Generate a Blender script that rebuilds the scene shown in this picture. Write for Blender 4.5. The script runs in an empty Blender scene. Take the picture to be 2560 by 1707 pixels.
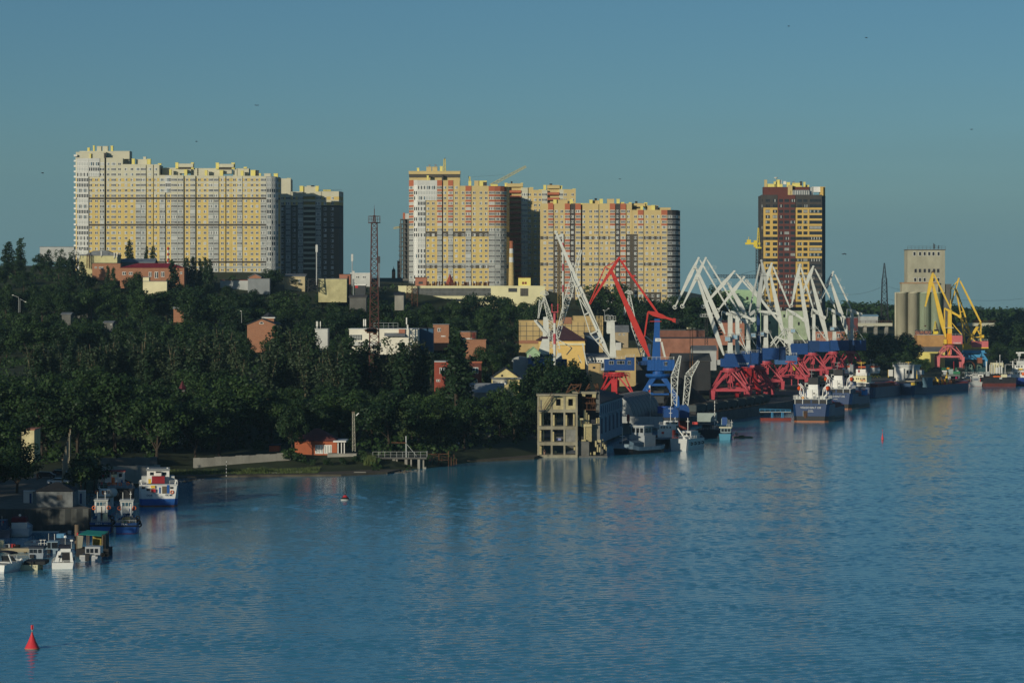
import bpy, bmesh, math, random
from mathutils import Vector, Matrix
R = math.radians
rnd = random.Random(7)
C = bpy.context.scene.collection
S = bpy.context.scene
# ---------------------------------------------------------------- camera, sky, sun, exposure
F, H, HY = 7259.0, 44.0, 742.0          # focal length in photo pixels, eye height above the river, horizon row
cam = bpy.data.cameras.new('camera'); co = bpy.data.objects.new('camera', cam); C.objects.link(co)
co.location = (0, 0, H); co.rotation_euler = (R(90), 0, 0)
cam.sensor_width = 36.0; cam.lens = 36.0*F/2560; cam.shift_y = (HY-853.5)/2560
cam.clip_start = 1.0; cam.clip_end = 30000
S.camera = co
SUN_AZ, SUN_EL = 35.0, 12.0             # sun behind the viewer's left shoulder, low
w = bpy.data.worlds.new('World'); S.world = w; w.use_nodes = True
nt = w.node_tree; bg = nt.nodes['Background']
sky = nt.nodes.new('ShaderNodeTexSky'); sky.sky_type = 'NISHITA'; sky.sun_disc = False
sky.sun_elevation = R(SUN_EL); sky.sun_rotation = R(180+SUN_AZ); sky.altitude = 50
sky.air_density = 0.8; sky.dust_density = 0.5; sky.ozone_density = 6.0
wb = nt.nodes.new('ShaderNodeMix'); wb.data_type = 'RGBA'; wb.blend_type = 'MULTIPLY'; wb.inputs['Factor'].default_value = 1
wb.inputs['B'].default_value = (0.80, 0.735, 0.56, 1)
nt.links.new(sky.outputs['Color'], wb.inputs['A']); # a dull smoky band low over the horizon
tg = nt.nodes.new('ShaderNodeTexCoord'); sz = nt.nodes.new('ShaderNodeSeparateXYZ'); mr = nt.nodes.new('ShaderNodeMapRange'); mr.interpolation_type = 'SMOOTHSTEP'
mr.inputs['From Min'].default_value = .10; mr.inputs['From Max'].default_value = .035; mr.inputs['To Max'].default_value = .8
mpn = nt.nodes.new('ShaderNodeMapping'); mpn.inputs['Scale'].default_value = (3, 3, 40); nz = nt.nodes.new('ShaderNodeTexNoise'); nz.inputs['Scale'].default_value = 1.5; nz.inputs['Detail'].default_value = 3
nm = nt.nodes.new('ShaderNodeMath'); nm.operation = 'MULTIPLY_ADD'; nm.inputs[1].default_value = .05
smk = nt.nodes.new('ShaderNodeMix'); smk.data_type = 'RGBA'; smk.inputs['B'].default_value = (1.24, 2.36, 2.68, 1)
nt.links.new(tg.outputs['Generated'], sz.inputs[0]); nt.links.new(tg.outputs['Generated'], mpn.inputs['Vector']); nt.links.new(mpn.outputs['Vector'], nz.inputs['Vector']); nt.links.new(nz.outputs['Fac'], nm.inputs[0]); nt.links.new(sz.outputs[2], nm.inputs[2])
nt.links.new(nm.outputs[0], mr.inputs['Value']); nt.links.new(mr.outputs['Result'], smk.inputs['Factor']); nt.links.new(wb.outputs['Result'], smk.inputs['A']); nt.links.new(smk.outputs['Result'], bg.inputs['Color'])
bg.inputs['Strength'].default_value = 0.10
sl = bpy.data.lights.new('sun', 'SUN'); sl.energy = 3.15; sl.angle = R(0.5); sl.color = (1.0, 0.91, 0.72)
so = bpy.data.objects.new('sun', sl); C.objects.link(so); so.location = (-300, -200, 300)
sd = Vector((math.sin(R(SUN_AZ))*math.cos(R(SUN_EL)), math.cos(R(SUN_AZ))*math.cos(R(SUN_EL)), -math.sin(R(SUN_EL))))
so.rotation_euler = sd.to_track_quat('-Z', 'Y').to_euler()
S.view_settings.view_transform = 'Standard'; S.view_settings.look = 'None'
S.view_settings.exposure = 0.0; S.view_settings.gamma = 1.0
S.cycles.max_bounces = 5; S.cycles.transparent_max_bounces = 6; S.cycles.sample_clamp_indirect = 4
# ---------------------------------------------------------------- picture rows to world points at a chosen distance
CROP = dict(A=(0,340,3.672),B=(540,340,3.672),C=(980,360,3.919),D=(1300,360,3.734),E=(1780,420,3.734),F=(2140,560,3.733),
 G=(1300,560,3.733),H=(1660,620,4.127),I=(0,1100,4.611),J=(400,980,3.92),K=(900,960,4.704),L=(1320,880,4.356),M=(1940,860,3.7935),
 N=(0,700,3.92),O=(500,720,3.92),P=(0,1400,3.675),Q=(2320,860,9.8),R=(1960,900,8.4),S=(1760,820,5.88),T=(0,1320,8.11),
 U=(1320,960,7.842),V=(1300,720,6.535),X=(1080,780,7.128),Y=(2260,800,9.8))
def W(px, py, Y): return Vector(((px-1280)*Y/F, Y, H-(py-HY)*Y/F))
def c(k, x, y):
    o = CROP[k]; return (o[0]+x/o[2], o[1]+y/o[2])
def at(k, x, y, Y): return W(*c(k, x, y), Y)
def mpp(k, Y): return Y/F/CROP[k][2]
def gy(py, z=0.0): return F*(H-z)/(py-HY)
# ---------------------------------------------------------------- materials
MATS = {}
def mat(name, col, rough=0.75, metal=0.0, var=0.18, scale=0.25, stretch=1.0, spec=0.3):
    if name in MATS: return MATS[name]
    m = bpy.data.materials.new(name); m.use_nodes = True; t = m.node_tree; b = t.nodes['Principled BSDF']
    b.inputs['Roughness'].default_value = rough; b.inputs['Metallic'].default_value = metal
    b.inputs['Specular IOR Level'].default_value = spec
    if var > 0:
        tc = t.nodes.new('ShaderNodeTexCoord'); mp = t.nodes.new('ShaderNodeMapping'); mp.inputs['Scale'].default_value = (1, 1, stretch)
        n = t.nodes.new('ShaderNodeTexNoise'); n.inputs['Scale'].default_value = scale; n.inputs['Detail'].default_value = 5; n.inputs['Roughness'].default_value = .65
        r = t.nodes.new('ShaderNodeValToRGB')
        r.color_ramp.elements[0].position = .3; r.color_ramp.elements[1].position = .7
        r.color_ramp.elements[0].color = tuple(x*(1-var) for x in col)+(1,); r.color_ramp.elements[1].color = tuple(min(1, x*(1+var*.6)) for x in col)+(1,)
        t.links.new(tc.outputs['Object'], mp.inputs['Vector']); t.links.new(mp.outputs['Vector'], n.inputs['Vector'])
        t.links.new(n.outputs['Fac'], r.inputs['Fac']); t.links.new(r.outputs['Color'], b.inputs['Base Color'])
    else: b.inputs['Base Color'].default_value = col+(1,)
    MATS[name] = m; return m
def rusty(name, col, amount=.45, rust=(.16,.06,.025), scale=.35):
    """painted steel with rust patches and streaks"""
    if name in MATS: return MATS[name]
    m = mat(name, col, .5, 0, .12, .4); t = m.node_tree; b = t.nodes['Principled BSDF']
    src = b.inputs['Base Color'].links[0].from_socket
    tc = t.nodes.new('ShaderNodeTexCoord'); mp = t.nodes.new('ShaderNodeMapping'); mp.inputs['Scale'].default_value = (1, 1, .3)
    n = t.nodes.new('ShaderNodeTexNoise'); n.inputs['Scale'].default_value = scale; n.inputs['Detail'].default_value = 8; n.inputs['Roughness'].default_value = .75
    r = t.nodes.new('ShaderNodeValToRGB'); r.color_ramp.elements[0].position = 1-amount; r.color_ramp.elements[1].position = min(1, 1-amount+.14)
    mx = t.nodes.new('ShaderNodeMix'); mx.data_type = 'RGBA'; mx.inputs['B'].default_value = rust+(1,)
    t.links.new(tc.outputs['Object'], mp.inputs['Vector']); t.links.new(mp.outputs['Vector'], n.inputs['Vector']); t.links.new(n.outputs['Fac'], r.inputs['Fac'])
    t.links.new(r.outputs['Color'], mx.inputs['Factor']); t.links.new(src, mx.inputs['A']); t.links.new(mx.outputs['Result'], b.inputs['Base Color'])
    return m
def brick(name, c1, c2, mortar, s=1.0):
    if name in MATS: return MATS[name]
    m = bpy.data.materials.new(name); m.use_nodes = True; t = m.node_tree; b = t.nodes['Principled BSDF']; b.inputs['Roughness'].default_value = .85
    tc = t.nodes.new('ShaderNodeTexCoord'); mp = t.nodes.new('ShaderNodeMapping'); mp.inputs['Rotation'].default_value = (R(90), 0, 0)
    bt = t.nodes.new('ShaderNodeTexBrick'); bt.inputs['Scale'].default_value = s
    bt.inputs['Color1'].default_value = c1+(1,); bt.inputs['Color2'].default_value = c2+(1,); bt.inputs['Mortar'].default_value = mortar+(1,); bt.inputs['Mortar Size'].default_value = .03
    t.links.new(tc.outputs['Object'], mp.inputs['Vector']); t.links.new(mp.outputs['Vector'], bt.inputs['Vector']); t.links.new(bt.outputs['Color'], b.inputs['Base Color'])
    MATS[name] = m; return m
white = mat('white_paint', (.74,.74,.70), .5); offwhite = mat('offwhite_paint', (.55,.56,.53), .6)
cranewhite = rusty('crane_white', (.62,.64,.59), .36)
blue = rusty('blue_paint', (.010,.058,.21), .30); darkblue = rusty('dark_blue_paint', (.012,.045,.14), .3); skyblue = rusty('sky_blue_paint', (.07,.30,.55), .3)
navy = mat('navy_hull', (.012,.05,.12), .45); pink = rusty("pink_red_paint", (.47,.07,.09), .33, (.10,.03,.02)); red = mat('red_paint', (.50,.035,.04), .5)
palepink = mat('pale_pink_paint', (.62,.16,.17), .6); orange = mat('orange_paint', (.75,.16,.03), .5); yellow = rusty('yellow_paint', (.78,.52,.06), .3); amber = mat('amber_paint', (.72,.30,.015), .6)
black = mat('black_paint', (.015,.016,.018), .6); darkgrey = mat('dark_grey', (.05,.055,.06), .7); grey = mat('grey_steel', (.22,.24,.25), .6); palegrey = mat('pale_grey', (.42,.44,.43), .7)
rust = mat('rusted_steel', (.10,.045,.022), .9, 0, .5, .8); rustred = mat('red_brown_paint', (.20,.035,.025), .7); green = mat('green_paint', (.04,.20,.09), .7); palegreen = mat('pale_green_plaster', (.34,.50,.30), .85)
concrete = mat('concrete', (.31,.30,.26), .9, 0, .35, .18, .5); darkconcrete = mat('dark_concrete', (.13,.13,.12), .9, 0, .4, .15); tan = mat('tan_plaster', (.50,.37,.17), .9, 0, .25, .12); cream = mat('cream_plaster', (.72,.66,.42), .9, 0, .2, .1)
glass = mat('window_glass', (.015,.02,.026), .12, 0, 0, spec=.5); curtain = mat('curtained_glass', (.42,.44,.42), .3, 0, 0, spec=.5); blueglass = mat('blue_glass', (.05,.11,.15), .1, 0, 0, spec=.6)
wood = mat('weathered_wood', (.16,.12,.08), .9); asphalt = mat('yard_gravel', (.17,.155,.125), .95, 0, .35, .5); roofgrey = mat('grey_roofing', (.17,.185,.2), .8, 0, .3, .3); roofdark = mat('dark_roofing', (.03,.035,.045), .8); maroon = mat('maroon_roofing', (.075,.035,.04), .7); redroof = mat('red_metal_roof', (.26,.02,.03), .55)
brickred = brick('red_brick', (.42,.14,.075), (.34,.11,.06), (.30,.2,.15), .9); brickorange = brick('orange_brick', (.38,.155,.08), (.31,.12,.06), (.28,.18,.11), .8); brickyellow = brick('yellow_brick', (.55,.38,.14), (.45,.30,.10), (.5,.42,.28), .7)
coal = mat('coal', (.012,.012,.013), .95, 0, .6, .5); rubber = mat('rubber', (.012,.012,.012), .85, 0, 0)
# ---------------------------------------------------------------- mesh building
ORG = {}
class MB:
    def __init__(s): s.v = []; s.f = []; s.mi = []; s.mats = []
    def m(s, mt):
        if mt not in s.mats: s.mats.append(mt)
        return s.mats.index(mt)
    def poly(s, pts, mt):
        n = len(s.v); s.v += [tuple(p) for p in pts]; s.f.append(tuple(range(n, n+len(pts)))); s.mi.append(s.m(mt))
    def box(s, x0, x1, y0, y1, z0, z1, mt):
        a = [(x0,y0,z0),(x1,y0,z0),(x1,y1,z0),(x0,y1,z0),(x0,y0,z1),(x1,y0,z1),(x1,y1,z1),(x0,y1,z1)]
        s.hexa(a, mt)
    def hexa(s, a, mt):
        n = len(s.v); s.v += [tuple(p) for p in a]; k = s.m(mt)
        for q in ((0,3,2,1),(4,5,6,7),(0,1,5,4),(1,2,6,5),(2,3,7,6),(3,0,4,7)):
            s.f.append(tuple(n+i for i in q)); s.mi.append(k)
    def beam(s, p, q, w, mt, h=None, w2=None):
        p = Vector(p); q = Vector(q); d = q-p
        if d.length < 1e-5: return
        d.normalize(); up = Vector((0,1,0)) if abs(d.y) < .9 else Vector((0,0,1))
        a = d.cross(up).normalized(); b = d.cross(a).normalized(); h = w if h is None else h; w2 = w if w2 is None else w2
        r = []
        for e, ww, hh in ((p, w, h), (q, w2, h*(w2/w))):
            r += [e-a*ww/2-b*hh/2, e+a*ww/2-b*hh/2, e+a*ww/2+b*hh/2, e-a*ww/2+b*hh/2]
        s.hexa(r, mt)
    def tube(s, p, q, r0, mt, r1=None, n=8):
        p = Vector(p); q = Vector(q); d = (q-p).normalized(); r1 = r0 if r1 is None else r1
        up = Vector((0,1,0)) if abs(d.y) < .9 else Vector((1,0,0)); a = d.cross(up).normalized(); b = d.cross(a)
        A = [p+(a*math.cos(t)+b*math.sin(t))*r0 for t in [2*math.pi*i/n for i in range(n)]]
        B = [q+(a*math.cos(t)+b*math.sin(t))*r1 for t in [2*math.pi*i/n for i in range(n)]]
        n0 = len(s.v); s.v += [tuple(x) for x in A+B]; k = s.m(mt)
        for i in range(n):
            j = (i+1) % n; s.f.append((n0+i, n0+j, n0+n+j, n0+n+i)); s.mi.append(k)
        s.f.append(tuple(n0+i for i in reversed(range(n)))); s.mi.append(k); s.f.append(tuple(n0+n+i for i in range(n))); s.mi.append(k)
    def prism(s, pts, y0, y1, mt, cap=None):
        """outline of (x,z) points given real thickness along y"""
        n = len(pts); n0 = len(s.v); k = s.m(mt)
        s.v += [(x, y0, z) for x, z in pts]+[(x, y1, z) for x, z in pts]
        for i in range(n):
            j = (i+1) % n; s.f.append((n0+i, n0+j, n0+n+j, n0+n+i)); s.mi.append(k)
        s.f.append(tuple(n0+i for i in range(n))); s.mi.append(s.m(cap or mt)); s.f.append(tuple(n0+n+i for i in reversed(range(n)))); s.mi.append(k)
    def slab(s, pts, z0, z1, mt, top=None):
        """plan outline of (x,y) points extruded upward"""
        n = len(pts); n0 = len(s.v); k = s.m(mt)
        s.v += [(x, y, z0) for x, y in pts]+[(x, y, z1) for x, y in pts]
        for i in range(n):
            j = (i+1) % n; s.f.append((n0+i, n0+j, n0+n+j, n0+n+i)); s.mi.append(k)
        s.f.append(tuple(n0+i for i in reversed(range(n)))); s.mi.append(k); s.f.append(tuple(n0+n+i for i in range(n))); s.mi.append(s.m(top or mt))
    def lathe(s, prof, mt, cx=0, cy=0, n=16, mats=None):
        n0 = len(s.v)
        for r, z in prof:
            for i in range(n):
                t = 2*math.pi*i/n; s.v.append((cx+r*math.cos(t), cy+r*math.sin(t), z))
        for j in range(len(prof)-1):
            k = s.m(mats[j] if mats else mt)
            for i in range(n):
                i2 = (i+1) % n; s.f.append((n0+j*n+i, n0+j*n+i2, n0+(j+1)*n+i2, n0+(j+1)*n+i)); s.mi.append(k)
        s.f.append(tuple(n0+i for i in reversed(range(n)))); s.mi.append(s.m(mt)); e = n0+(len(prof)-1)*n; s.f.append(tuple(e+i for i in range(n))); s.mi.append(s.m(mt))
    def ball(s, p, r, mt, n=8, sz=1.0):
        p = Vector(p); m = 5; prof = [(max(.02, r*math.sin(math.pi*i/m)), p.z-r*sz*math.cos(math.pi*i/m)) for i in range(m+1)]
        s.lathe(prof, mt, p.x, p.y, n)
    def ring(s, p, R1, r, mt, n=10, axis='y'):
        p = Vector(p); q = []
        for i in range(n):
            t = 2*math.pi*i/n
            q.append(p+Vector((R1*math.cos(t), 0, R1*math.sin(t)) if axis == 'y' else (R1*math.cos(t), R1*math.sin(t), 0)))
        for i in range(n): s.tube(q[i], q[(i+1) % n], r, mt, n=5)
    def lattice(s, p, q, w0, w1, n, t, mt, dep=None):
        """four chords with zigzag bracing between two points"""
        p = Vector(p); q = Vector(q); d = (q-p).normalized(); up = Vector((0,1,0)) if abs(d.y) < .9 else Vector((1,0,0))
        a = d.cross(up).normalized(); b = d.cross(a).normalized(); sg = [(-1,-1),(1,-1),(1,1),(-1,1)]
        k = 1.0 if dep is None else dep
        st = [[p.lerp(q, i/n)+(a*x+b*y*k)*((w0+(w1-w0)*i/n)/2) for x, y in sg] for i in range(n+1)]
        for j in range(4): s.beam(st[0][j], st[n][j], t*1.5, mt)
        for i in range(n):
            for j in range(4):
                j2 = (j+1) % 4
                s.beam(st[i][j], st[i+1][j2] if (i+j) % 2 else st[i+1][j], t if (i+j) % 2 else .001+t*.0+t*.6, mt) if (i+j) % 2 else s.beam(st[i][j2], st[i+1][j], t, mt)
                s.beam(st[i+1][j], st[i+1][j2], t*.8, mt)
    def rail(s, pts, h, mt, t=.06, step=2.0):
        for a, b in zip(pts, pts[1:]):
            a = Vector(a); b = Vector(b); L = (b-a).length; n = max(1, int(L/step)); z = Vector((0,0,h))
            s.beam(a+z, b+z, t, mt); s.beam(a+z*.5, b+z*.5, t*.7, mt)
            for i in range(n+1): s.beam(a.lerp(b, i/n), a.lerp(b, i/n)+z, t, mt)
    def xf(s, M, start=0):
        for i in range(start, len(s.v)): s.v[i] = tuple(M @ Vector(s.v[i]))
    def add(s, o, M=None):
        n = len(s.v); s.v += [tuple(M @ Vector(p)) for p in o.v] if M else o.v; s.f += [tuple(n+i for i in q) for q in o.f]; s.mi += [s.m(o.mats[k]) for k in o.mi]
    def mesh(s, name, o=Vector((0,0,0))):
        me = bpy.data.meshes.new(name); me.from_pydata([(p[0]-o[0], p[1]-o[1], p[2]-o[2]) for p in s.v], [], s.f)
        for k in s.mats: me.materials.append(k)
        me.polygons.foreach_set('material_index', s.mi); me.update(); return me
    def build(s, name, parent=None, smooth=False, flip=True):
        o = ORG[parent] if parent is not None else Vector((0,0,0))
        me = s.mesh(name, o)
        if flip:
            bm = bmesh.new(); bm.from_mesh(me); bmesh.ops.recalc_face_normals(bm, faces=bm.faces); bm.to_mesh(me); bm.free()
        if smooth: me.polygons.foreach_set('use_smooth', [True]*len(me.polygons))
        ob = bpy.data.objects.new(name, me); C.objects.link(ob)
        if parent is not None: ob.parent = parent; ORG[ob] = o
        else: ORG[ob] = Vector((0,0,0))
        return ob
def tag(o, label=None, cat=None, group=None, kind=None):
    if label: o['label'] = label
    if cat: o['category'] = cat
    if group: o['group'] = group
    if kind: o['kind'] = kind
    return o
def thing(name, label, cat, loc, rz=0.0, group=None, local=False):
    """an Empty at the thing's base; local=True: its parts are drawn around (0,0,0), else in world coordinates"""
    o = bpy.data.objects.new(name, None); C.objects.link(o); o.location = loc; o.rotation_euler = (0,0,rz); o.empty_display_size = .5
    ORG[o] = Vector((0,0,0)) if local else Vector(loc); return tag(o, label, cat, group)
def struct(mb, name, smooth=False): return tag(mb.build(name, None, smooth), kind='structure')
def place(me, name, parent, loc, rz=0.0):
    o = bpy.data.objects.new(name, me); C.objects.link(o); o.parent = parent; o.location = Vector(loc)-ORG[parent]; o.rotation_euler = (0,0,rz); return o
def copy_tree(o, parent=None):
    n = o.copy(); C.objects.link(n); n.parent = parent
    for ch in list(o.children): copy_tree(ch, n)
    return n
def text(body, name, parent, loc, size, mt, rx=90, rz=0, align='CENTER'):
    cu = bpy.data.curves.new(name, 'FONT'); cu.body = body; cu.size = size; cu.extrude = .02; cu.align_x = align; cu.align_y = 'CENTER'; cu.offset = .012*size
    tmp = bpy.data.objects.new(name, cu); C.objects.link(tmp); me = bpy.data.meshes.new_from_object(tmp.evaluated_get(bpy.context.evaluated_depsgraph_get()))
    bpy.data.objects.remove(tmp); bpy.data.curves.remove(cu); me.materials.clear(); me.materials.append(mt); me.name = name
    o = bpy.data.objects.new(name, me); C.objects.link(o); o.parent = parent; o.location = Vector(loc)-ORG[parent]; o.rotation_euler = (R(rx), 0, rz); return o
# ---------------------------------------------------------------- river, land, quay
import numpy as np
def water_mat():
    m = bpy.data.materials.new('river_water'); m.use_nodes = True; t = m.node_tree; b = t.nodes['Principled BSDF']
    b.inputs['Base Color'].default_value = (.06,.29,.43,1); b.inputs['Roughness'].default_value = .10; b.inputs['IOR'].default_value = 1.33
    tc = t.nodes.new('ShaderNodeTexCoord'); mp = t.nodes.new('ShaderNodeMapping'); mp.inputs['Scale'].default_value = (.6, 1, 1); n = t.nodes.new('ShaderNodeTexNoise')
    n.inputs['Scale'].default_value = 2.2; n.inputs['Detail'].default_value = 3; t.links.new(tc.outputs['Object'], mp.inputs['Vector']); t.links.new(mp.outputs['Vector'], n.inputs['Vector'])
    bp = t.nodes.new('ShaderNodeBump'); bp.inputs['Strength'].default_value = .3; bp.inputs['Distance'].default_value = .10; t.links.new(n.outputs['Fac'], bp.inputs['Height']); t.links.new(bp.outputs['Normal'], b.inputs['Normal']); return m
WM = water_mat()
BANK = [(-320,60),(-170,300),(-140,400),(-122,480),(-116,535),(-96,547),(-80,547),(-84,560),(-90,580),(-93,620),(-96,660),(-84,674),(-78,690),(-77,712),(-60,716),(-34,722),(-25,735),(-8,775),(4,792),(14,812),(24,860),(36,930),(62,990),(84,1054),(116,1157),(150,1270),(190,1392),(215,1432),(270,1452),(420,1500),(900,1640)]  # the first points carry on an unseen shore, added for the shade trees
LANDP = BANK+[(9000,6000),(-6000,6000),(-6000,60)]
def bank_s(x, y):
    """signed distance to the water's edge, positive on land"""
    best = 1e9
    for (ax, ay), (bx, by) in zip(BANK, BANK[1:]):
        dx, dy = bx-ax, by-ay; t = max(0, min(1, ((x-ax)*dx+(y-ay)*dy)/(dx*dx+dy*dy))); best = min(best, (x-ax-t*dx)**2+(y-ay-t*dy)**2)
    ins = False
    for (ax, ay), (bx, by) in zip(LANDP, LANDP[1:]+LANDP[:1]):
        if (ay > y) != (by > y) and x < (bx-ax)*(y-ay)/(by-ay)+ax: ins = not ins
    return math.sqrt(best) if ins else -math.sqrt(best)
# the river surface: real waves, finer where it is nearer; calmer in the lee of the bank
def river():
    ys_ = [240.0]
    while ys_[-1] < 1560: ys_.append(ys_[-1]*(1+1/680))
    Yg = np.array(ys_); Q = np.linspace(-.29, .29, 690); Xg = Yg[:, None]*Q[None, :]; YY = np.repeat(Yg[:, None], len(Q), 1)
    rg = np.random.default_rng(4); Z = np.zeros_like(Xg); Nw = 44
    for i in range(Nw):
        lam = .9*(3.6**rg.random()); th = rg.normal(0, .55)+math.pi/2+.25; kx, ky = 2*math.pi/lam*math.cos(th), 2*math.pi/lam*math.sin(th)
        Z += (WSLOPE*math.sqrt(2/Nw)*lam/(2*math.pi))*np.sin(kx*Xg+ky*YY+rg.random()*6.283)
    P = np.zeros_like(Xg)
    for i in range(14):
        lx, ly = 45+130*rg.random(), 14+50*rg.random(); P += np.sin(Xg/lx*6.28+YY/ly*6.28*rg.choice((-1, 1))+rg.random()*6.28)
    b = [(y, x) for x, y in sorted(BANK, key=lambda q: q[1])]; xb = np.interp(Yg, [q[0] for q in b], [q[1] for q in b])
    d = (Xg-xb[:, None])*.94; dist = np.full_like(Xg, 1e9)
    for (ax, ay), (bx, by) in zip(BANK, BANK[1:]):
        dx, dy = bx-ax, by-ay; t = np.clip(((Xg-ax)*dx+(YY-ay)*dy)/(dx*dx+dy*dy), 0, 1); dist = np.minimum(dist, np.hypot(Xg-ax-t*dx, YY-ay-t*dy))
    calm = np.clip(.10+dist/95, .10, 1)
    Z *= np.clip(.95+.16*P/2.6, .5, 1.4)*calm
    nr, nc = Xg.shape; co_ = np.stack([Xg, YY, Z], -1).reshape(-1, 3); idx = np.arange(nr*nc).reshape(nr, nc); F4 = np.stack([idx[:-1,:-1], idx[:-1,1:], idx[1:,1:], idx[1:,:-1]], -1)
    keep = (d[:-1,:-1] > -16)&(d[1:,1:] > -16); F4 = F4[keep]; used = np.unique(F4); re = np.full(nr*nc, -1); re[used] = np.arange(len(used)); F4 = re[F4]; co_ = co_[used]
    me = bpy.data.meshes.new('water'); me.vertices.add(len(co_)); me.vertices.foreach_set('co', co_.astype(np.float32).ravel()); me.loops.add(F4.size); me.loops.foreach_set('vertex_index', F4.astype(np.int32).ravel())
    me.polygons.add(len(F4)); me.polygons.foreach_set('loop_start', np.arange(0, F4.size, 4, dtype=np.int32)); me.polygons.foreach_set('use_smooth', np.ones(len(F4), dtype=bool)); me.update(calc_edges=True); me.materials.append(WM)
    o = bpy.data.objects.new('water', me); C.objects.link(o); tag(o, kind='structure')
    mb = MB(); mb.poly([(-6000,-400,-.9),(9000,-400,-.9),(9000,9000,-.9),(-6000,9000,-.9)], WM); struct(mb, 'river_bed_water')
WSLOPE = .125
river()
CTL = [(-120,560,3.2),(-85,560,3.2),(-110,650,3.2),(-85,715,.7),(-80,729,.7),(-60,728,.7),(-36,732,.8),(-62,752,3.6),(-95,740,4),(-38,755,3.4),(-10,800,3),(10,850,3),(-160,700,6),(-150,800,9),(-100,850,9),(-50,900,9),(-10,930,7),(10,900,3.2),(30,960,3.2),(60,1030,3.2),(40,1050,3.2),
 (100,1140,3.2),(130,1230,3.2),(180,1410,3.2),(90,1250,3.2),(60,1120,3.2),(40,1100,3.2),(-150,1000,20),(-80,1050,18),(-20,1050,14),(0,1100,13),(40,1170,5),(70,1200,4),(-230,1250,35),(-150,1250,33),(-50,1250,27),(20,1300,20),(60,1350,14),(-250,1450,53),(-150,1480,53),(-50,1480,49),
 (30,1450,38),(60,1450,22),(130,1330,3.2),(120,1400,3.2),(150,1450,3.2),(180,1490,3.2),(230,1490,3.2),(-250,1540,58),(-150,1540,57),(-80,1540,52),(0,1540,48),(60,1540,41),(110,1560,28),(200,1560,3.5),(270,1550,3.2),(250,1640,3.2),(320,1640,3.2),(150,1640,24),(160,1780,31),(190,1790,30),(225,1770,5),(-300,1700,62),(-80,1700,55),(0,1700,52),(150,1720,36),(300,1760,8),(260,1790,5),
 (-600,2500,70),(0,2500,56),(400,2300,22),(700,2500,20),(800,3500,26),(250,2150,28),(-150,560,5),(-200,600,10),(-300,800,22),(-140,500,4),(-220,450,9),(-240,280,10),(-170,400,5),(-400,500,20),(300,1550,3.2),(450,1640,4),(600,2000,13)]
_hc = {}
def land(x, y):
    k = (round(x, 1), round(y, 1))
    if k in _hc: return _hc[k]
    a = b = 0.0
    for cx, cy, cz in CTL:
        d2 = ((x-cx)**2+((y-cy)*.7)**2)/900.0+.035; q = 1/(d2*d2); a += q*cz; b += q
    s = bank_s(x, y); z = a/b
    z = -2.5+(z+2.5)*max(0, min(1, (s+3)/9))
    _hc[k] = z; return z
xs = sorted(set([-1500,-1100,-800,-600,-500]+list(range(-420,420,10))+[430,460,500,560,640,760,900,1200,1600,2200,3000]))
ys = sorted(set(list(range(40,420,20))+list(range(420,1000,8))+list(range(1000,1720,14))+[1760,1820,1900,2000,2150,2300,2500,2800,3200,3800,4600]))
mb = MB(); soil = mat('dark_soil_and_grass', (.035,.05,.018), .95, 0, .5, .12)
mb.v = [(x, y, land(x, y)) for y in ys for x in xs]; n = len(xs)
mb.f = [(j*n+i, j*n+i+1, (j+1)*n+i+1, (j+1)*n+i) for j in range(len(ys)-1) for i in range(n-1)]; mb.mi = [mb.m(soil)]*len(mb.f)
struct(mb, 'terrain', True)
# the port's concrete quay, a vertical face to the river
qf = [(20,838),(36,930),(62,990),(84,1054),(116,1157),(150,1270),(190,1392),(215,1432),(270,1452),(420,1500)]
mb = MB(); top = mat('quay_paving', (.11,.105,.095), .9, 0, .4, .2)
back = [(x-42, y+16) for x, y in qf]
for i in range(len(qf)-1):
    mb.slab([qf[i], qf[i+1], back[i+1], back[i]], -3, 3.42+.001*i, darkconcrete, top)
struct(mb, 'quay')
# sheet-pile quay of the boat yard, and its paved yard
mb = MB(); x = -150.0; pil = mat('sheet_pile_steel', (.06,.065,.062), .8, 0, .4, .5, .2)
pts = []
yq = lambda x: 545.6+max(0, -96-x)*.03
while x < -79.5:
    pts.append((x, yq(x) if int((x+150)/1.1) % 2 else yq(x)+.45)); x += 1.1
pts += [(-79.3,547),(-85,562),(-150,568)]
mb.slab(pts, -3, 4.2, pil, asphalt); struct(mb, 'sheet_pile_quay')
mb = MB(); mb.slab([(-190,562.5),(-86,562.5),(-92,585),(-94.6,618),(-98,655),(-190,655)],-2,4.05,asphalt); struct(mb, 'yard_pavement')
# sandy beach strip
mb = MB(); sand = mat('muddy_sand', (.10,.085,.06), .95, 0, .4, .3)
mb.slab([(-88,700),(-76,706.5),(-58,711),(-42,713),(-31,722),(-28,734),(-44,734),(-64,728),(-84,722)], -1.5, .45, sand); struct(mb, 'beach')
mb = MB(); mb.slab([(-12,772),(6,786),(8,800),(-10,800)], -1, .6, sand); struct(mb, 'mud_bank')
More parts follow.
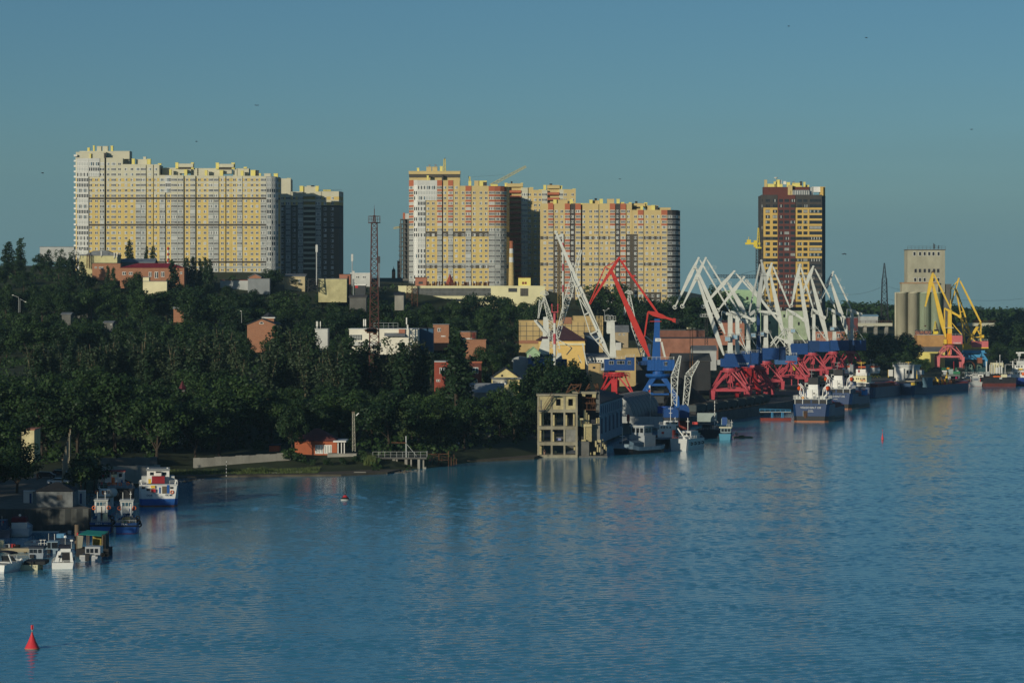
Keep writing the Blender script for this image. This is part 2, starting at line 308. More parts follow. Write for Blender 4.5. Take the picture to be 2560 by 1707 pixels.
# ---------------------------------------------------------------- apartment blocks
wcream = mat('cream_panel', (.56,.54,.41), .85, 0, .08, .15); wyel = mat('yellow_panel', (.60,.46,.17), .85, 0, .10, .2); wgrey = mat('grey_panel', (.36,.38,.36), .85, 0, .1, .2); wbrown = mat('brown_panel', (.085,.075,.06), .85, 0, .15, .2)
wbuff = mat('buff_panel', (.56,.44,.205), .85, 0, .08, .15); wred = mat('brick_red_panel', (.43,.135,.07), .85, 0, .1, .2); wredbrown = mat('red_brown_panel', (.125,.042,.034), .85, 0, .1, .3); wdark = mat('charcoal_panel', (.065,.06,.055), .85, 0, .15, .3)
wbright = mat('bright_yellow_panel', (.60,.41,.12), .85, 0, .06, .3); ylw = mat('lemon_plaster', (.74,.65,.20), .85, 0, .08, .3)
_wm = {}
def window_mesh(w, h, n, frame, v):
    """white frame with n panes; v picks the panes' tints"""
    k = (round(w, 1), round(h, 1), n, frame.name, v)
    if k not in _wm:
        mb = MB(); mb.box(-w/2, w/2, -.05, .3, -h/2, h/2, frame); g = [glass, glass, curtain, glass, blueglass, glass]; pw = w/n
        for i in range(n):
            mt = g[(v*(i+2)+v//2+i) % 6] if v else glass
            if v == 5: mt = curtain
            mb.box(-w/2+pw*(i+.16), -w/2+pw*(i+.84), -.08, .2, -h*.40, h*.40, mt)
        _wm[k] = mb
    return k
_wmesh = {}
def fill_windows(root, wl, limit=100):
    """the largest windows as parts of their own, the rest of a long list as one part"""
    wl.sort(key=lambda q: -q[2]*q[3]); rest = MB()
    for i, (p, rz, w, h, n, fr) in enumerate(wl):
        v = rnd.choice((0,0,0,1,2,3,0,5 if rnd.random() < .5 else 0)) if h < 2 else rnd.choice((3,5,5,2,1)); k = window_mesh(w, h, n, fr, v)
        if i < limit:
            if k not in _wmesh: _wmesh[k] = _wm[k].mesh('window')
            place(_wmesh[k], 'window', root, p, rz)
        else: rest.add(_wm[k], Matrix.Translation(p) @ Matrix.Rotation(rz, 4, 'Z'))
    if rest.v: tag(rest.build('window', root, flip=False), kind='stuff')
def block(name, label, k, Y, depth, strips, y0, pitch, ybase, col, frame=white, cat='apartment block', group=None, winh=.52, roof=(), back=0):
    """k: crop, strips: (x0, x1, kind, ytop, windows, depth offset left, right). Rows of windows start at y0, pitch apart."""
    xa = min(s[0] for s in strips); xb = max(s[1] for s in strips); b = at(k, (xa+xb)/2, ybase, Y)
    root = thing(name, label, cat, (b.x, Y, b.z), 0, group); sc = mpp(k, Y); wl = []; wall = MB(); gl = MB()
    zb = at(k, 0, ybase, Y).z-4; P = pitch*sc
    for (x0, x1, kd, yt, wins, o0, o1, *lim) in strips:
        lim = lim[0] if lim else 1e9
        X0, X1 = at(k, x0, 0, Y).x, at(k, x1, 0, Y).x; zt = at(k, 0, yt, Y).z; D = Y+depth
        if kd == 'r':
            wall.box(X0, X1, Y+2.6, D, zb, zt, wbrown); continue
        f0, f1 = Y+o0, Y+o1; ang = math.atan2(f1-f0, X1-X0); nx, ny = math.sin(ang), -math.cos(ang)
        cm = col(kd, 0, 0)[1]
        # sides, back and top
        zB = zb if lim > 1e8 else at(k, 0, y0+(int((lim-y0)/pitch)+.5)*pitch, Y).z
        wall.poly([(X0,f0,zB),(X0,D,zB),(X0,D,zt),(X0,f0,zt)], cm); wall.poly([(X1,f1,zB),(X1,f1,zt),(X1,D,zt),(X1,D,zB)], cm)
        wall.poly([(X0,D,zb),(X1,D,zb),(X1,D,zt),(X0,D,zt)], cm); wall.poly([(X0,f0,zt),(X1,f1,zt),(X1,D,zt),(X0,D,zt)], roofgrey)
        def face(za, zc, mt):
            if zc > za+.01: wall.poly([(X0,f0,za),(X1,f1,za),(X1,f1,zc),(X0,f0,zc)], mt)
        j0 = max(0, math.ceil((yt+pitch*.45-y0)/pitch)); zprev = zt; j = j0
        while True:
            yc = y0+j*pitch
            if yc > min(ybase+pitch*.4, lim): break
            zc = at(k, 0, yc, Y).z; wb_, sp = col(kd, j, yc); ztop = zc+P*.30; zbot = zc-P*.32
            face(ztop, zprev, sp if j > j0 else cm); face(zbot, ztop, wb_); zprev = zbot
            if kd == 'g':
                n = max(2, round((X1-X0)/.9)); wl.append((Vector(((X0+X1)/2+nx*.02, (f0+f1)/2+ny*.02, zc)), ang, (X1-X0)/math.cos(ang)-.1, P*.80, n, frame))
            elif kd == 'l' or kd == 'd':
                wl.append((Vector(((X0+X1)/2+nx*.02, (f0+f1)/2+ny*.02, zc)), ang, ((X1-X0)/math.cos(ang))*.92, P*.55, max(2, round((X1-X0)/.72)), frame))
            for wx in wins:
                ww = 25; np = 2
                if isinstance(wx, tuple): wx, ww, np = wx
                t = (wx-x0)/(x1-x0); wl.append((Vector((X0+(X1-X0)*t+nx*.02, f0+(f1-f0)*t+ny*.02, zc)), ang, ww*sc, P*winh, np, frame))
            j += 1
        if lim < 1e8:
            wall.poly([(X0,f0,zprev),(X1,f1,zprev),(X1,D,zprev),(X0,D,zprev)], wbrown)
        else: face(zb, zprev, col(kd, j-1, ybase)[1])
        wall.beam((X0,f0+.1,zt+.15),(X1,f1+.1,zt+.15),.3,cm)
    wall.build('wall', root, flip=False)
    fill_windows(root, wl)
    for (x0, x1, ya, yb_, mt, off, dep) in roof:
        m2 = MB(); a, d = at(k, x0, ya, Y), at(k, x1, yb_, Y); m2.box(a.x, d.x, Y+off, Y+off+dep, d.z-.05, a.z, mt)
        w_ = d.x-a.x
        m2.box(a.x-.12, d.x+.12, Y+off-.12, Y+off+dep+.12, a.z, a.z+.22, mt)
        m2.build('chimney' if w_ < 3 else 'penthouse', root)
    return root
# the long stepped white and yellow block on the left
def colA(kd, j, y):
    band = abs(y-580) < 26 or abs(y-828) < 26 or abs(y-1170) < 26; up = y < 600
    if kd == 'g': return (white, offwhite)
    if kd in 'ld': return (wcream if up else wgrey, wcream if y < 560 else (wbrown if band else wgrey))
    if y < 395: return (wcream, wcream)
    if y < 600: return (wyel if (j % 1 == 0 and y > 395) else wcream, wbrown if band else wcream)
    return (wyel if y < 1240 else wbrown, wbrown if band else (wyel if y < 1215 else wgrey))
SA = [(690,705,'w',205,[],1.5,.3),(705,812,'g',212,[],.3,0),(812,820,'r',400,[],0,0),(820,915,'w',212,[832,884],.25,.25),(814,915,'g',211,[],-.15,-.15,385),(915,958,'l',208,[],.2,.2),(958,975,'r',215,[],0,0),(975,1127,'w',206,[992,(1043,42,4),1097],0,0),
 (1129,1246,'w',266,[1158,1212],-.6,-.6),(1246,1294,'l',266,[],-.9,-.9),(1295,1341,'l',266,[],-.9,-.9),(1341,1348,'r',268,[],0,0),(1348,1406,'w',267,[1376],-.6,-.6),(1406,1413,'r',268,[],0,0),(1413,1464,'w',267,[1430],-.6,-.6),
 (1466,1518,'l',366,[],-1.0,-1.0),(1518,1526,'r',560,[],0,0),(1526,1572,'w',368,[1549],-.6,-.6),(1518,1572,'g',367,[],-1.1,-1.1,545),(1572,1632,'l',366,[],-1.2,-1.2),(1633,1686,'l',366,[],-1.2,-1.2),(1686,1697,'r',368,[],0,0),(1697,1746,'w',367,[1718],-.6,-.6),(1746,1794,'l',367,[],-.8,-.8),(1794,1806,'r',370,[],0,0),
 (1806,1914,'w',371,[1830,1883],-.6,-.6),(1914,1960,'l',371,[],-.9,-.9),(1961,2008,'l',371,[],-.9,-.9),(2008,2014,'r',372,[],0,0),(2014,2070,'w',372,[2042],-.6,-.6),(2070,2079,'r',372,[],0,0),(2079,2121,'w',372,[2093],-.6,-.6),
 (2123,2178,'w',374,[2153],-.8,-.8),(2178,2226,'l',372,[],-1.1,-1.1),(2226,2392,'w',373,[2258,2314,2361],-.8,-.8),(2392,2444,'l',376,[],-1.0,-.8),(2446,2490,'g',376,[],-.7,.2),(2490,2524,'g',377,[],.2,1.9),(2524,2548,'g',378,[],1.9,4.6),(2548,2560,'w',380,[],4.6,9)]
blockA = None
RA = [(715,1175,138,206,wcream,6,9),(690,965,150,206,wcream,2.5,5),(785,805,106,140,ylw,7,2),(836,850,86,140,ylw,7,2),(872,912,92,140,wcream,7,3),(925,972,92,140,wcream,7,3),(1000,1020,88,140,ylw,7,2),(1100,1172,136,264,wcream,8,10),(820,832,165,206,ylw,1.5,1.5),(950,966,160,206,wdark,1.5,1.5),
 (1205,1232,212,266,ylw,2,2.5),(1240,1340,215,266,wcream,4,4),(1305,1330,192,218,wcream,4.5,2),(1347,1378,214,266,ylw,2,2.5),(1446,1475,254,267,ylw,2,2),(1475,1640,292,367,wcream,6,9),(1600,1626,244,296,ylw,5,2.5),(1630,1765,256,283,wcream,4,5),(1638,1742,283,308,wbrown,4.8,4),(1632,1745,308,340,wcream,4,5),(1744,1768,244,300,ylw,5,2.5),(1550,1570,312,367,ylw,1.5,2),(1688,1715,312,367,ylw,1.5,2),(1740,1800,296,368,wcream,6,8),
 (1810,2010,296,372,wcream,6,9),(1972,2000,246,300,ylw,5,2.5),(2003,2138,258,284,wcream,4,5),(2008,2115,284,310,wbrown,4.8,4),(2003,2120,312,344,wcream,4,5),(2116,2146,246,300,ylw,5,2.5),(1876,1900,318,372,ylw,1.5,2),(2014,2045,318,372,ylw,1.5,2),(2130,2165,300,374,wcream,6,8),(2170,2275,298,374,wcream,6,8),(2228,2256,284,300,ylw,6,2),(2206,2232,322,374,ylw,1.5,2),(2298,2342,316,374,ylw,1.5,2.5),(2342,2370,318,374,wdark,2.2,2),(2376,2392,346,376,ylw,1.5,2),(2420,2480,346,378,wcream,3,4),(2508,2545,346,380,ylw,3.5,3)]
blockA = block('apartment_block', 'long stepped white and yellow apartment block, tallest at its left end', 'A', 1540, 16, SA, 258, 48.6, 1265, colA, roof=RA)
# balcony ledges on the left end of the long block
for j in range(18):
    m2 = MB(); p = at('A', 692, 180+j*48.6, 1540); m2.box(p.x-1.0, p.x+.8, 1541, 1546, p.z-.5, p.z+.5, white); m2.build('balcony', blockA)
# block half in shade behind its right end
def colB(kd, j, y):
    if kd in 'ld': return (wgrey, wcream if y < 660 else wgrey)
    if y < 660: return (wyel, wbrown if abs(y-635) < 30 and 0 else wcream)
    um = mat('shade_brown_panel', (.15,.125,.09), .85, 0, .15, .2); return (um, wbrown if abs(y-690) < 25 or abs(y-870) < 25 else um)  # floors in shadow get a darker brown, their shade put into the colour
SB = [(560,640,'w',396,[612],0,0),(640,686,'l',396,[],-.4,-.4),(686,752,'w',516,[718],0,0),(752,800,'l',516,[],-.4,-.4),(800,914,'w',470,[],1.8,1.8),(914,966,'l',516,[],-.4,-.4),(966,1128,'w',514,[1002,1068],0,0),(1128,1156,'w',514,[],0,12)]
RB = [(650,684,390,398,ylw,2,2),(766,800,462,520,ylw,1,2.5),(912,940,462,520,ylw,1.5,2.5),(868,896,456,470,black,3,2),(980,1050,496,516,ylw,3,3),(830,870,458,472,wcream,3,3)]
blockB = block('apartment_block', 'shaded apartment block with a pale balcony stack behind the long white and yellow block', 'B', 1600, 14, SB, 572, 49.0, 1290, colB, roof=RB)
m2 = MB(); m2.rail([at('B',940,514,1600.3), at('B',1150,514,1600.3)], 1.2, darkgrey, .1, 4); m2.build('roof_railing', blockB)
def balconies(root, k, Y, x0, x1, ys, mt, h, front):
    for y in ys:
        m2 = MB(); a = at(k, x0, y, Y); b = at(k, x1, y, Y); z = a.z; m2.box(a.x, b.x, Y+front, Y+front+.15, z-h/2, z+h/2, mt); m2.box(a.x, b.x, Y+front+.15, Y+1.75, z-h/2, z-h/2+.18, mt); m2.build('balcony', root)
balconies(blockB, 'B', 1600, 802, 913, [545+49*i*0.98 for i in range(15)], wcream, 1.15, -.6)
# buff block with red panels in the middle
def colC(kd, j, y):
    dk = 842 < y < 915 or 1195 < y < 1235; up = y < 825
    if kd == 'g': return (white, offwhite)
    if kd in 'ld': return (wbuff if up else wgrey, (wred if y < 815 else wbuff) if y < 850 else wgrey)
    if kd == 'w': return ((wbrown if dk else (wbuff if up else wyel)), wbrown if dk and y < 900 else (wbuff if up else (wgrey if (915 < y < 935 or 1200 < y < 1240) else wyel)))
    return (wbuff, wbuff)
SC = [(163,212,'l',360,[],5,.8),(212,250,'g',360,[],.8,.1),(250,328,'g',362,[],.1,0),(328,334,'r',570,[],0,0),(334,442,'w',364,[352,404],.3,.3),(326,442,'g',362,[],-.2,-.2,560),(442,490,'l',362,[],-.2,-.2),(490,501,'r',365,[],0,0),(501,550,'w',362,[518],-.2,-.2),(550,598,'l',362,[],-.5,-.5),(598,664,'w',362,[630],-.2,-.2),
 (666,720,'w',417,[697],-.6,-.6),(720,776,'l',417,[],-.9,-.9),(776,947,'w',417,[806,870,922],-.6,-.6),(947,1008,'l',419,[],-.9,-.7),(1010,1062,'d',419,[],-.7,.3),(1062,1100,'d',419,[],.3,2.2),(1100,1122,'d',421,[],2.2,5),(1122,1150,'w',421,[],5,13)]
RC = [(165,664,322,362,wbuff,6,8),(163,664,290,324,wbrown,5.6,8.6),(160,667,266,292,wbuff,5.2,9.4),(240,262,232,268,ylw,8,2),(332,382,222,268,wbuff,8,3),(390,440,222,268,wbuff,8,3),(466,492,216,268,ylw,8,2),(354,370,200,224,grey,8.5,1.5),(414,430,200,224,grey,8.5,1.5),(340,358,312,362,ylw,1.5,2),(600,640,264,292,ylw,9,2),(640,665,352,420,wbuff,2,4),(486,502,310,364,wdark,3,3),
 (748,776,368,418,ylw,2,2.5),(805,848,362,418,wbuff,3,3),(848,926,362,418,ylw,3.5,3),(892,928,376,420,wdark,2.6,2),(966,1036,400,420,ylw,3,4)]
blockC = block('apartment_block', 'buff apartment block with brick-red panels and a white glazed left corner', 'C', 1540, 16, SC, 428, 51.6, 1385, colC, roof=RC)
# the block behind it
def colC2(kd, j, y):
    if kd in 'ld': return (wcream, wcream)
    return (wbuff, wbuff)
SC2 = [(1130,1150,'w',420,[],0,0),(1150,1266,'w',392,[],1.8,1.8),(1266,1331,'l',434,[],0,0),(1331,1384,'w',434,[1348],.6,.6),(1384,1468,'w',456,[1404,1450],0,0),(1468,1522,'l',456,[],-.4,-.4),(1522,1640,'w',408,[],1.8,1.8),(1640,1680,'l',450,[],0,0),(1680,1800,'w',450,[1700,1770],0,0)]
RC2 = [(1104,1130,386,424,ylw,1,2.5),(1120,1282,392,420,wbuff,0,4),(1262,1284,386,436,ylw,1,2),(1165,1180,370,394,black,2,2),(1352,1384,428,440,ylw,2,3),(1440,1520,448,460,ylw,3,3),(1484,1510,406,458,ylw,1,2.5),(1520,1644,412,436,wbuff,0,4),(1642,1668,412,456,ylw,1,2),(1545,1570,392,412,black,2,2),(1770,1800,442,452,ylw,2,2)]
blockC2 = block('apartment_block', 'apartment block with red balconies, sunk in shadow between the two buff blocks', 'C', 1600, 14, SC2, 497, 51.6, 1390, colC2, roof=RC2)
balconies(blockC2, 'C', 1600, 1151, 1265, [467+51.6*i for i in range(17)], wred, 1.3, -.6)
balconies(blockC2, 'C', 1600, 1523, 1639, [487+51.6*i for i in range(14)], wred, 1.3, -.6)
# right-hand buff block
def colD(kd, j, y):
    dk = 795 < y < 905 and int((y-795)/30) % 2 == 0 or 1095 < y < 1125
    if kd == 'd': return (wdark if y < 1420 else wgrey, wdark)
    if kd == 'l': return (wbuff, wbuff)
    if kd == 'L': return (wbuff, wred if (y < 780 or y > 880) else wbuff)
    if kd == 'M': return (wbuff, wred if y < 780 else wbuff)
    if kd == 'k': return (wbrown if (y > 860) else (wbrown if dk else wbuff), wbrown if y > 860 else wbuff)
    if kd == 'b': return (wdark, wdark)
    return ((wbrown if dk else wbuff) if y < 1390 else wbrown, wbuff if y < 1390 else wbrown)
def blockDstrips():
    q = []
    for x0, x1, kd, yt, wi, a, b in [(190,262,'w',562,[232],0,0),(262,312,'M',562,[(287,44,4)],-.4,-.4),(312,318,'r',565,[],0,0),(318,418,'k',562,[340,390],0,0),(418,466,'L',562,[(443,42,4)],-.4,-.4),(466,472,'r',565,[],0,0),(472,516,'b',562,[489],0,0),(516,568,'M',562,[(542,44,4)],-.4,-.4),(568,583,'r',565,[],0,0),
      (583,690,'w',562,[596,659],0,0),(690,733,'l',562,[],-.4,-.4),(733,739,'r',565,[],0,0),(739,838,'w',562,[762,810],0,0),(838,888,'M',562,[(863,42,4)],-.4,-.4),(888,892,'r',565,[],0,0),(892,937,'b',562,[911],0,0),(937,988,'L',562,[(962,42,4)],-.4,-.4),(988,994,'r',565,[],0,0),(994,1044,'k',562,[1012],0,0),
      (1046,1100,'k',622,[1078],-.6,-.6),(1100,1152,'M',622,[(1126,44,4)],-1,-1),(1152,1318,'w',622,[1184,1238,1290],-.6,-.6),(1318,1374,'M',622,[(1345,44,4)],-1,-.9),(1374,1420,'d',622,[],-.9,-.2),(1420,1456,'d',622,[],-.2,1.6),(1456,1482,'d',622,[],1.6,4.6),(1482,1508,'d',624,[],4.6,13)]:
        q.append((x0, x1, kd, yt, wi, a, b))
    return q
RD = [(312,342,522,564,ylw,2,3),(345,445,522,564,wbuff,3,4),(445,465,535,564,wbrown,3.4,3),(465,495,520,564,ylw,2,3),(522,640,556,566,ylw,3,3),(650,678,524,564,ylw,2,3),(680,742,530,564,wbuff,4,4),(745,775,516,564,ylw,2,3),(815,880,516,564,wbuff,3,4),(904,932,516,564,ylw,2,3),(940,975,546,564,ylw,3,3),(700,720,508,532,black,5,2),
 (1018,1042,548,564,ylw,2,2),(1050,1172,556,584,wbuff,4,5),(1052,1130,584,612,wdark,4.8,4),(1050,1130,606,622,wbuff,4,5),(1126,1150,580,624,ylw,1.5,2),(1165,1192,548,600,ylw,5,2),(1180,1296,576,624,wbuff,5,5),(1228,1262,574,622,ylw,2,3),(1264,1290,582,624,wdark,2.4,3),(1300,1410,596,624,wbuff,4,6),(1080,1100,536,558,black,5,2)]
blockD = block('apartment_block', 'buff apartment block with a dark striped rounded corner, behind the red-boomed crane', 'D', 1540, 16, blockDstrips(), 630, 49.2, 1450, colD, roof=RD)
# brown and yellow tower
def colE(kd, j, y):
    g = 640 < y < 680 or 840 < y < 880 or y < 380 or y > 1255
    if kd == 'y': return ((wdark if g else wbright), (wdark if (y < 360) else wbright))
    if kd == 'n': return (wredbrown, wredbrown)
    if kd == 'x': return (wdark, wbright if 385 < y < 900 and abs(y-700) > 0 else wdark)
    return (wdark, wdark)
SE = [(457,480,'b',256,[(468,8,1)],.6,.6),(480,612,'y',256,[(520,40,3),(588,40,3)],0,0),(612,676,'n',257,[(645,36,3)],.3,.3),(676,777,'n',257,[(698,44,4),(754,42,4)],0,0),(777,781,'r',260,[],0,0),(781,908,'y',256,[(818,42,4),(872,38,4)],0,0),(908,1026,'x',256,[(965,108,9)],-.5,-.5),(1026,1085,'b',262,[],-.4,16)]
RE = [(487,715,180,258,wredbrown,3,9),(712,754,162,252,wbuff,2.4,2),(754,915,178,215,wredbrown,5,8),(730,908,208,254,grey,3,2),(915,955,180,254,curtain,6,6),(950,1035,176,222,white,6,6),(1020,1048,176,258,wbright,5.5,6),(1048,1070,176,262,wbright,8,5),(495,520,112,180,wbuff,4,2),(524,590,150,180,ylw,4,3),(585,605,128,180,ylw,5,2),(610,640,110,180,ylw,6,2),(636,664,152,180,ylw,4,2),(640,662,112,150,curtain,7,2),(705,735,134,178,ylw,4,2),(756,850,140,180,ylw,6,3),(765,782,126,142,grey,6,1.5),(830,850,126,160,darkgrey,5,2),(862,880,132,180,ylw,5,2),(880,918,158,182,ylw,7,3),(676,700,124,150,white,6,2)]
blockE = block('apartment_tower', 'dark brown apartment tower with yellow window bands, behind the white portal cranes', 'E', 1770, 20, SE, 305, 50.4, 1400, colE, frame=darkgrey, cat='apartment tower', winh=.60, roof=RE)
m2 = MB()
for x0, x1 in ((735,905),): 
    for i in range(9):
        p = at('E', x0+i*(x1-x0)/8, 250, 1772.6); m2.box(p.x-.15, p.x+.15, 1772.4, 1772.7, p.z, p.z+2.4, white)
m2.build('glazing_frame', blockE)
m2 = MB(); p = at('E', 595, 104, 1776); m2.lathe([(1.2,p.z+1),(1.0,p.z+.6),(.5,p.z+.2),(.1,p.z)], white, p.x, 1775, 12); m2.tube((p.x,1775,p.z-3),(p.x,1775,p.z), .1, grey); m2.build('satellite_dish', blockE)
# building still under construction
bu = at('C', 115, 1270, 1590); ub = thing('unfinished_building', 'bare dark concrete frame of an unfinished tower left of the buff block', 'building', (bu.x, 1590, bu.z))
m2 = MB()
for i in range(13):
    a = at('C', 78, 735+i*44, 1590); b = at('C', 175, 735+i*44, 1590); m2.box(a.x-(.8 if i > 5 else 0), b.x, 1590, 1604, a.z-.35, a.z, darkconcrete)
    for x in (80, 112, 150): p = at('C', x, 0, 1590); m2.box(p.x, p.x+.6, 1590.2, 1590.9, a.z-2.4, a.z-.35, darkconcrete)
a = at('C', 95, 735, 1590); b = at('C', 175, 1340, 1590); m2.box(a.x+.5, b.x, 1592.5, 1604, b.z, a.z, darkconcrete); m2.build('frame', ub)
m2 = MB(); a = at('C', 108, 682, 1590); b = at('C', 165, 735, 1590); m2.box(a.x, b.x, 1590.4, 1598, b.z, a.z, offwhite); m2.build('infill_wall', ub)
m2 = MB(); a = at('C', 108, 682, 1590); b = at('C', 126, 735, 1590); m2.box(a.x-.1, b.x, 1590.2, 1590.5, b.z, a.z+.4, wred); m2.build('brick_panel', ub)
# ---------------------------------------------------------------- low buildings among the trees and in the port
KEEP = []      # what must stay visible over the nearer tree tops: left, right, lowest visible row (photo pixels), distance
def house(name, label, k, x0, x1, yt, yb, Y, depth, wm, roof='flat', rm=None, rh=0, wins=(), wm2=white, pane=glass, cat='building', vis=None, group=None, hang=.4, sink=5, np=2, door=()):
    """walls between two picture columns at distance Y; roof: flat, gable (ridge across), gablef (gable towards us), hip, mono"""
    rm = rm or roofgrey; a, b = at(k, x0, yt, Y), at(k, x1, yb, Y); X0, X1, zt, zb = a.x, b.x, a.z, b.z-sink; sc = mpp(k, Y)
    t = thing(name, label, cat, ((X0+X1)/2, Y+depth/2, b.z), 0, group); m = MB()
    if roof == 'gablef':
        m.prism([(X0,zb),(X1,zb),(X1,zt),((X0+X1)/2,zt+rh*sc),(X0,zt)], Y, Y+depth, wm)
    else: m.box(X0, X1, Y, Y+depth, zb, zt, wm)
    m.build('wall', t); m = MB(); h = rh*sc; e = hang; D = Y+depth; xm = (X0+X1)/2
    if roof == 'flat': m.box(X0-e*.5, X1+e*.5, Y-e*.5, D+e, zt, zt+max(.25, h), rm)
    elif roof == 'gablef':
        for s_, xe in ((-1, X0-e), (1, X1+e)):
            q = [(xm, zt+h+.02),(xe, zt+.02-e*.3),(xe, zt+.3-e*.3),(xm, zt+h+.32)]; m.prism(q if s_ < 0 else q[::-1], Y-e, D+e, rm)
    elif roof == 'gable':
        for ys, ye in ((Y-e, Y+depth/2), (D+e, Y+depth/2)):
            m.hexa([(X0-e,ys,zt),(X1+e,ys,zt),(X1+e,ye,zt+h),(X0-e,ye,zt+h),(X0-e,ys,zt+.25),(X1+e,ys,zt+.25),(X1+e,ye,zt+h+.25),(X0-e,ye,zt+h+.25)], rm)
        for xe in (X0, X1-.2): m.poly([(xe,Y,zt),(xe,D,zt),(xe,Y+depth/2,zt+h)], wm)
    elif roof == 'hip':
        i = min(depth/2, (X1-X0)/2.2); ym = Y+depth/2
        A = [(X0-e,Y-e,zt),(X1+e,Y-e,zt),(X1+e,D+e,zt),(X0-e,D+e,zt)]; r0, r1 = (X0+i,ym,zt+h), (X1-i,ym,zt+h)
        m.poly([A[0],A[1],r1,r0], rm); m.poly([A[1],A[2],r1], rm); m.poly([A[2],A[3],r0,r1], rm); m.poly([A[3],A[0],r0], rm); m.poly(A[::-1], rm)
    elif roof == 'mono': m.hexa([(X0-e,Y-e,zt),(X1+e,Y-e,zt),(X1+e,D+e,zt+h),(X0-e,D+e,zt+h),(X0-e,Y-e,zt+.25),(X1+e,Y-e,zt+.25),(X1+e,D+e,zt+h+.25),(X0-e,D+e,zt+h+.25)], rm)
    elif roof == 'arch':
        n = 12; q = [(xm-math.cos(math.pi*i/n)*(X1-X0+2*e)/2, zt+h*math.sin(math.pi*i/n)) for i in range(n+1)]
        m.prism(q, Y-.02, D, rm, wm)
    m.build('roof', t)
    for (wx, wy, ww, wh) in wins:
        p = at(k, wx, wy, Y); w_, h_ = ww*sc/2, wh*sc/2; f = .10 if wm2 else 0; q = MB()
        fr = min(.18, w_*.25)
        if wm2 is not None: q.box(p.x-w_, p.x+w_, Y-.06, Y+.2, p.z-h_, p.z+h_, wm2)
        pw = 2*w_/np
        for i in range(np): q.box(p.x-w_+pw*i+fr, p.x-w_+pw*(i+1)-fr*.6, Y-.09, Y+.1, p.z-h_+fr, p.z+h_-fr, pane)
        q.build('window', t)
    for (dx, dy, dw, dh, dm) in door:
        p = at(k, dx, dy, Y); q = MB(); q.box(p.x-dw*sc/2, p.x+dw*sc/2, Y-.07, Y+.1, p.z-dh*sc/2, p.z+dh*sc/2, dm); q.build('door', t)
    if vis: u = c(k, x0, vis); KEEP.append((u[0]-6, c(k, x1, 0)[0]+6, u[1], Y))
    return t
def chimney_pot(t, k, x, y0, y1, Y, w, mt):
    p, q = at(k, x, y0, Y), at(k, x, y1, Y); m = MB(); m.box(p.x-w/2, p.x+w/2, Y+2, Y+2+w, q.z, p.z, mt); m.build('chimney', t)
def mast(name, label, k, x, y0, y1, Y, r, mt, cat='mast', extra=None, r1=None):
    a, b = at(k, x, y0, Y), at(k, x, y1, Y); t = thing(name, label, cat, (b.x, Y, b.z)); m = MB(); m.tube((b.x,Y,b.z-3),(a.x,Y,a.z), r, mt, r1); m.build('pole', t)
    return t, a
# hilltop on the left
t = house('flat_roofed_building', 'cream flat-roofed building with antennas on its roof, left of the red-roofed hall', 'A', 728, 1075, 1100, 1200, 1380, 14, mat('pale_yellow_plaster', (.56,.52,.28), .9, 0, .25, .15), 'flat', roofgrey, 12, vis=1180)
for i, x in enumerate((690,700,718,735,760,930,1050,1075)):
    m = MB(); p = at('A', x, 1130-(i % 3)*8, 1380); h = 3.6 if i < 5 else 2.2; m.tube((p.x,1379.7,p.z),(p.x,1379.7,p.z+h+1), .09, grey, n=6); m.box(p.x-.18, p.x+.18, 1379.4, 1379.7, p.z+h-1.6, p.z+h+.8, white); m.build('antenna', t)
m = MB(); p, q = at('A', 812, 1215, 1379), at('A', 812, 1085, 1379); m.lattice((p.x,1378,p.z),(p.x,1378,q.z), 1.3, 1.0, 7, .1, rust); m.build('stair_tower', t)
m = MB(); p = at('A', 930, 1092, 1382); m.prism([(p.x-8,p.z),(p.x+7,p.z),(p.x+2,p.z+2.2),(p.x-4,p.z+2)], 1384, 1392, roofgrey); m.build('roof_shed', t)
t = house('brick_annex', 'low brick annex with a row of small white windows below the antenna building', 'A', 846, 1105, 1170, 1230, 1372, 6, brickorange, 'flat', roofdark, 3, [(880,1208,22,16),(918,1210,18,20),(940,1210,18,20)], vis=1232)
house('red_roofed_hall', 'orange brick hall with a dark red metal roof and tall white windows', 'A', 1102, 1690, 1210, 1300, 1370, 15, brickorange, 'hip', redroof, 44, [(1140,1262,34,30),(1200,1262,34,26),(1378,1270,28,44),(1436,1276,32,60),(1494,1270,32,48),(1662,1258,22,20)], vis=1270)
house('grey_roofed_shed', 'long shed with a pale grey roof behind the red-roofed hall', 'A', 1078, 1418, 1162, 1200, 1392, 10, roofgrey, 'gable', mat('zinc_roof', (.16,.20,.24), .6, 0, .15, .3), 32, vis=1160)
house('yellow_outbuilding', 'small cream outbuilding with a stepped roof in front of the red-roofed hall', 'A', 1312, 1532, 1336, 1372, 1330, 8, cream, 'flat', roofgrey, 3, vis=1366)
house('cream_gate_house', 'tiny cream box building on the left of the stepped outbuilding', 'A', 1312, 1368, 1298, 1340, 1332, 5, cream, 'flat', roofgrey, 2, vis=1334)
house('grey_hilltop_building', 'faint grey building on the horizon left of the tall white block', 'A', 365, 680, 1020, 1075, 1700, 12, palegrey, 'flat', roofgrey, 3, [(620,1045,16,10)], vis=1060)
house('small_brick_house', 'small pink gabled house in front of the white block, by a grey shed', 'B', 302, 412, 1296, 1330, 1400, 8, brickorange, 'gablef', roofgrey, 26, vis=1304)
house('grey_metal_shed', 'grey metal shed with a shaded end, below the shaded apartment block', 'B', 292, 492, 1312, 1362, 1390, 8, grey, 'flat', roofgrey, 3, vis=1350)
house('long_low_garage', 'low red-topped garage row at the edge of the trees below the white block', 'B', 38, 360, 1326, 1360, 1395, 6, palegrey, 'flat', rustred, 4, vis=1348)
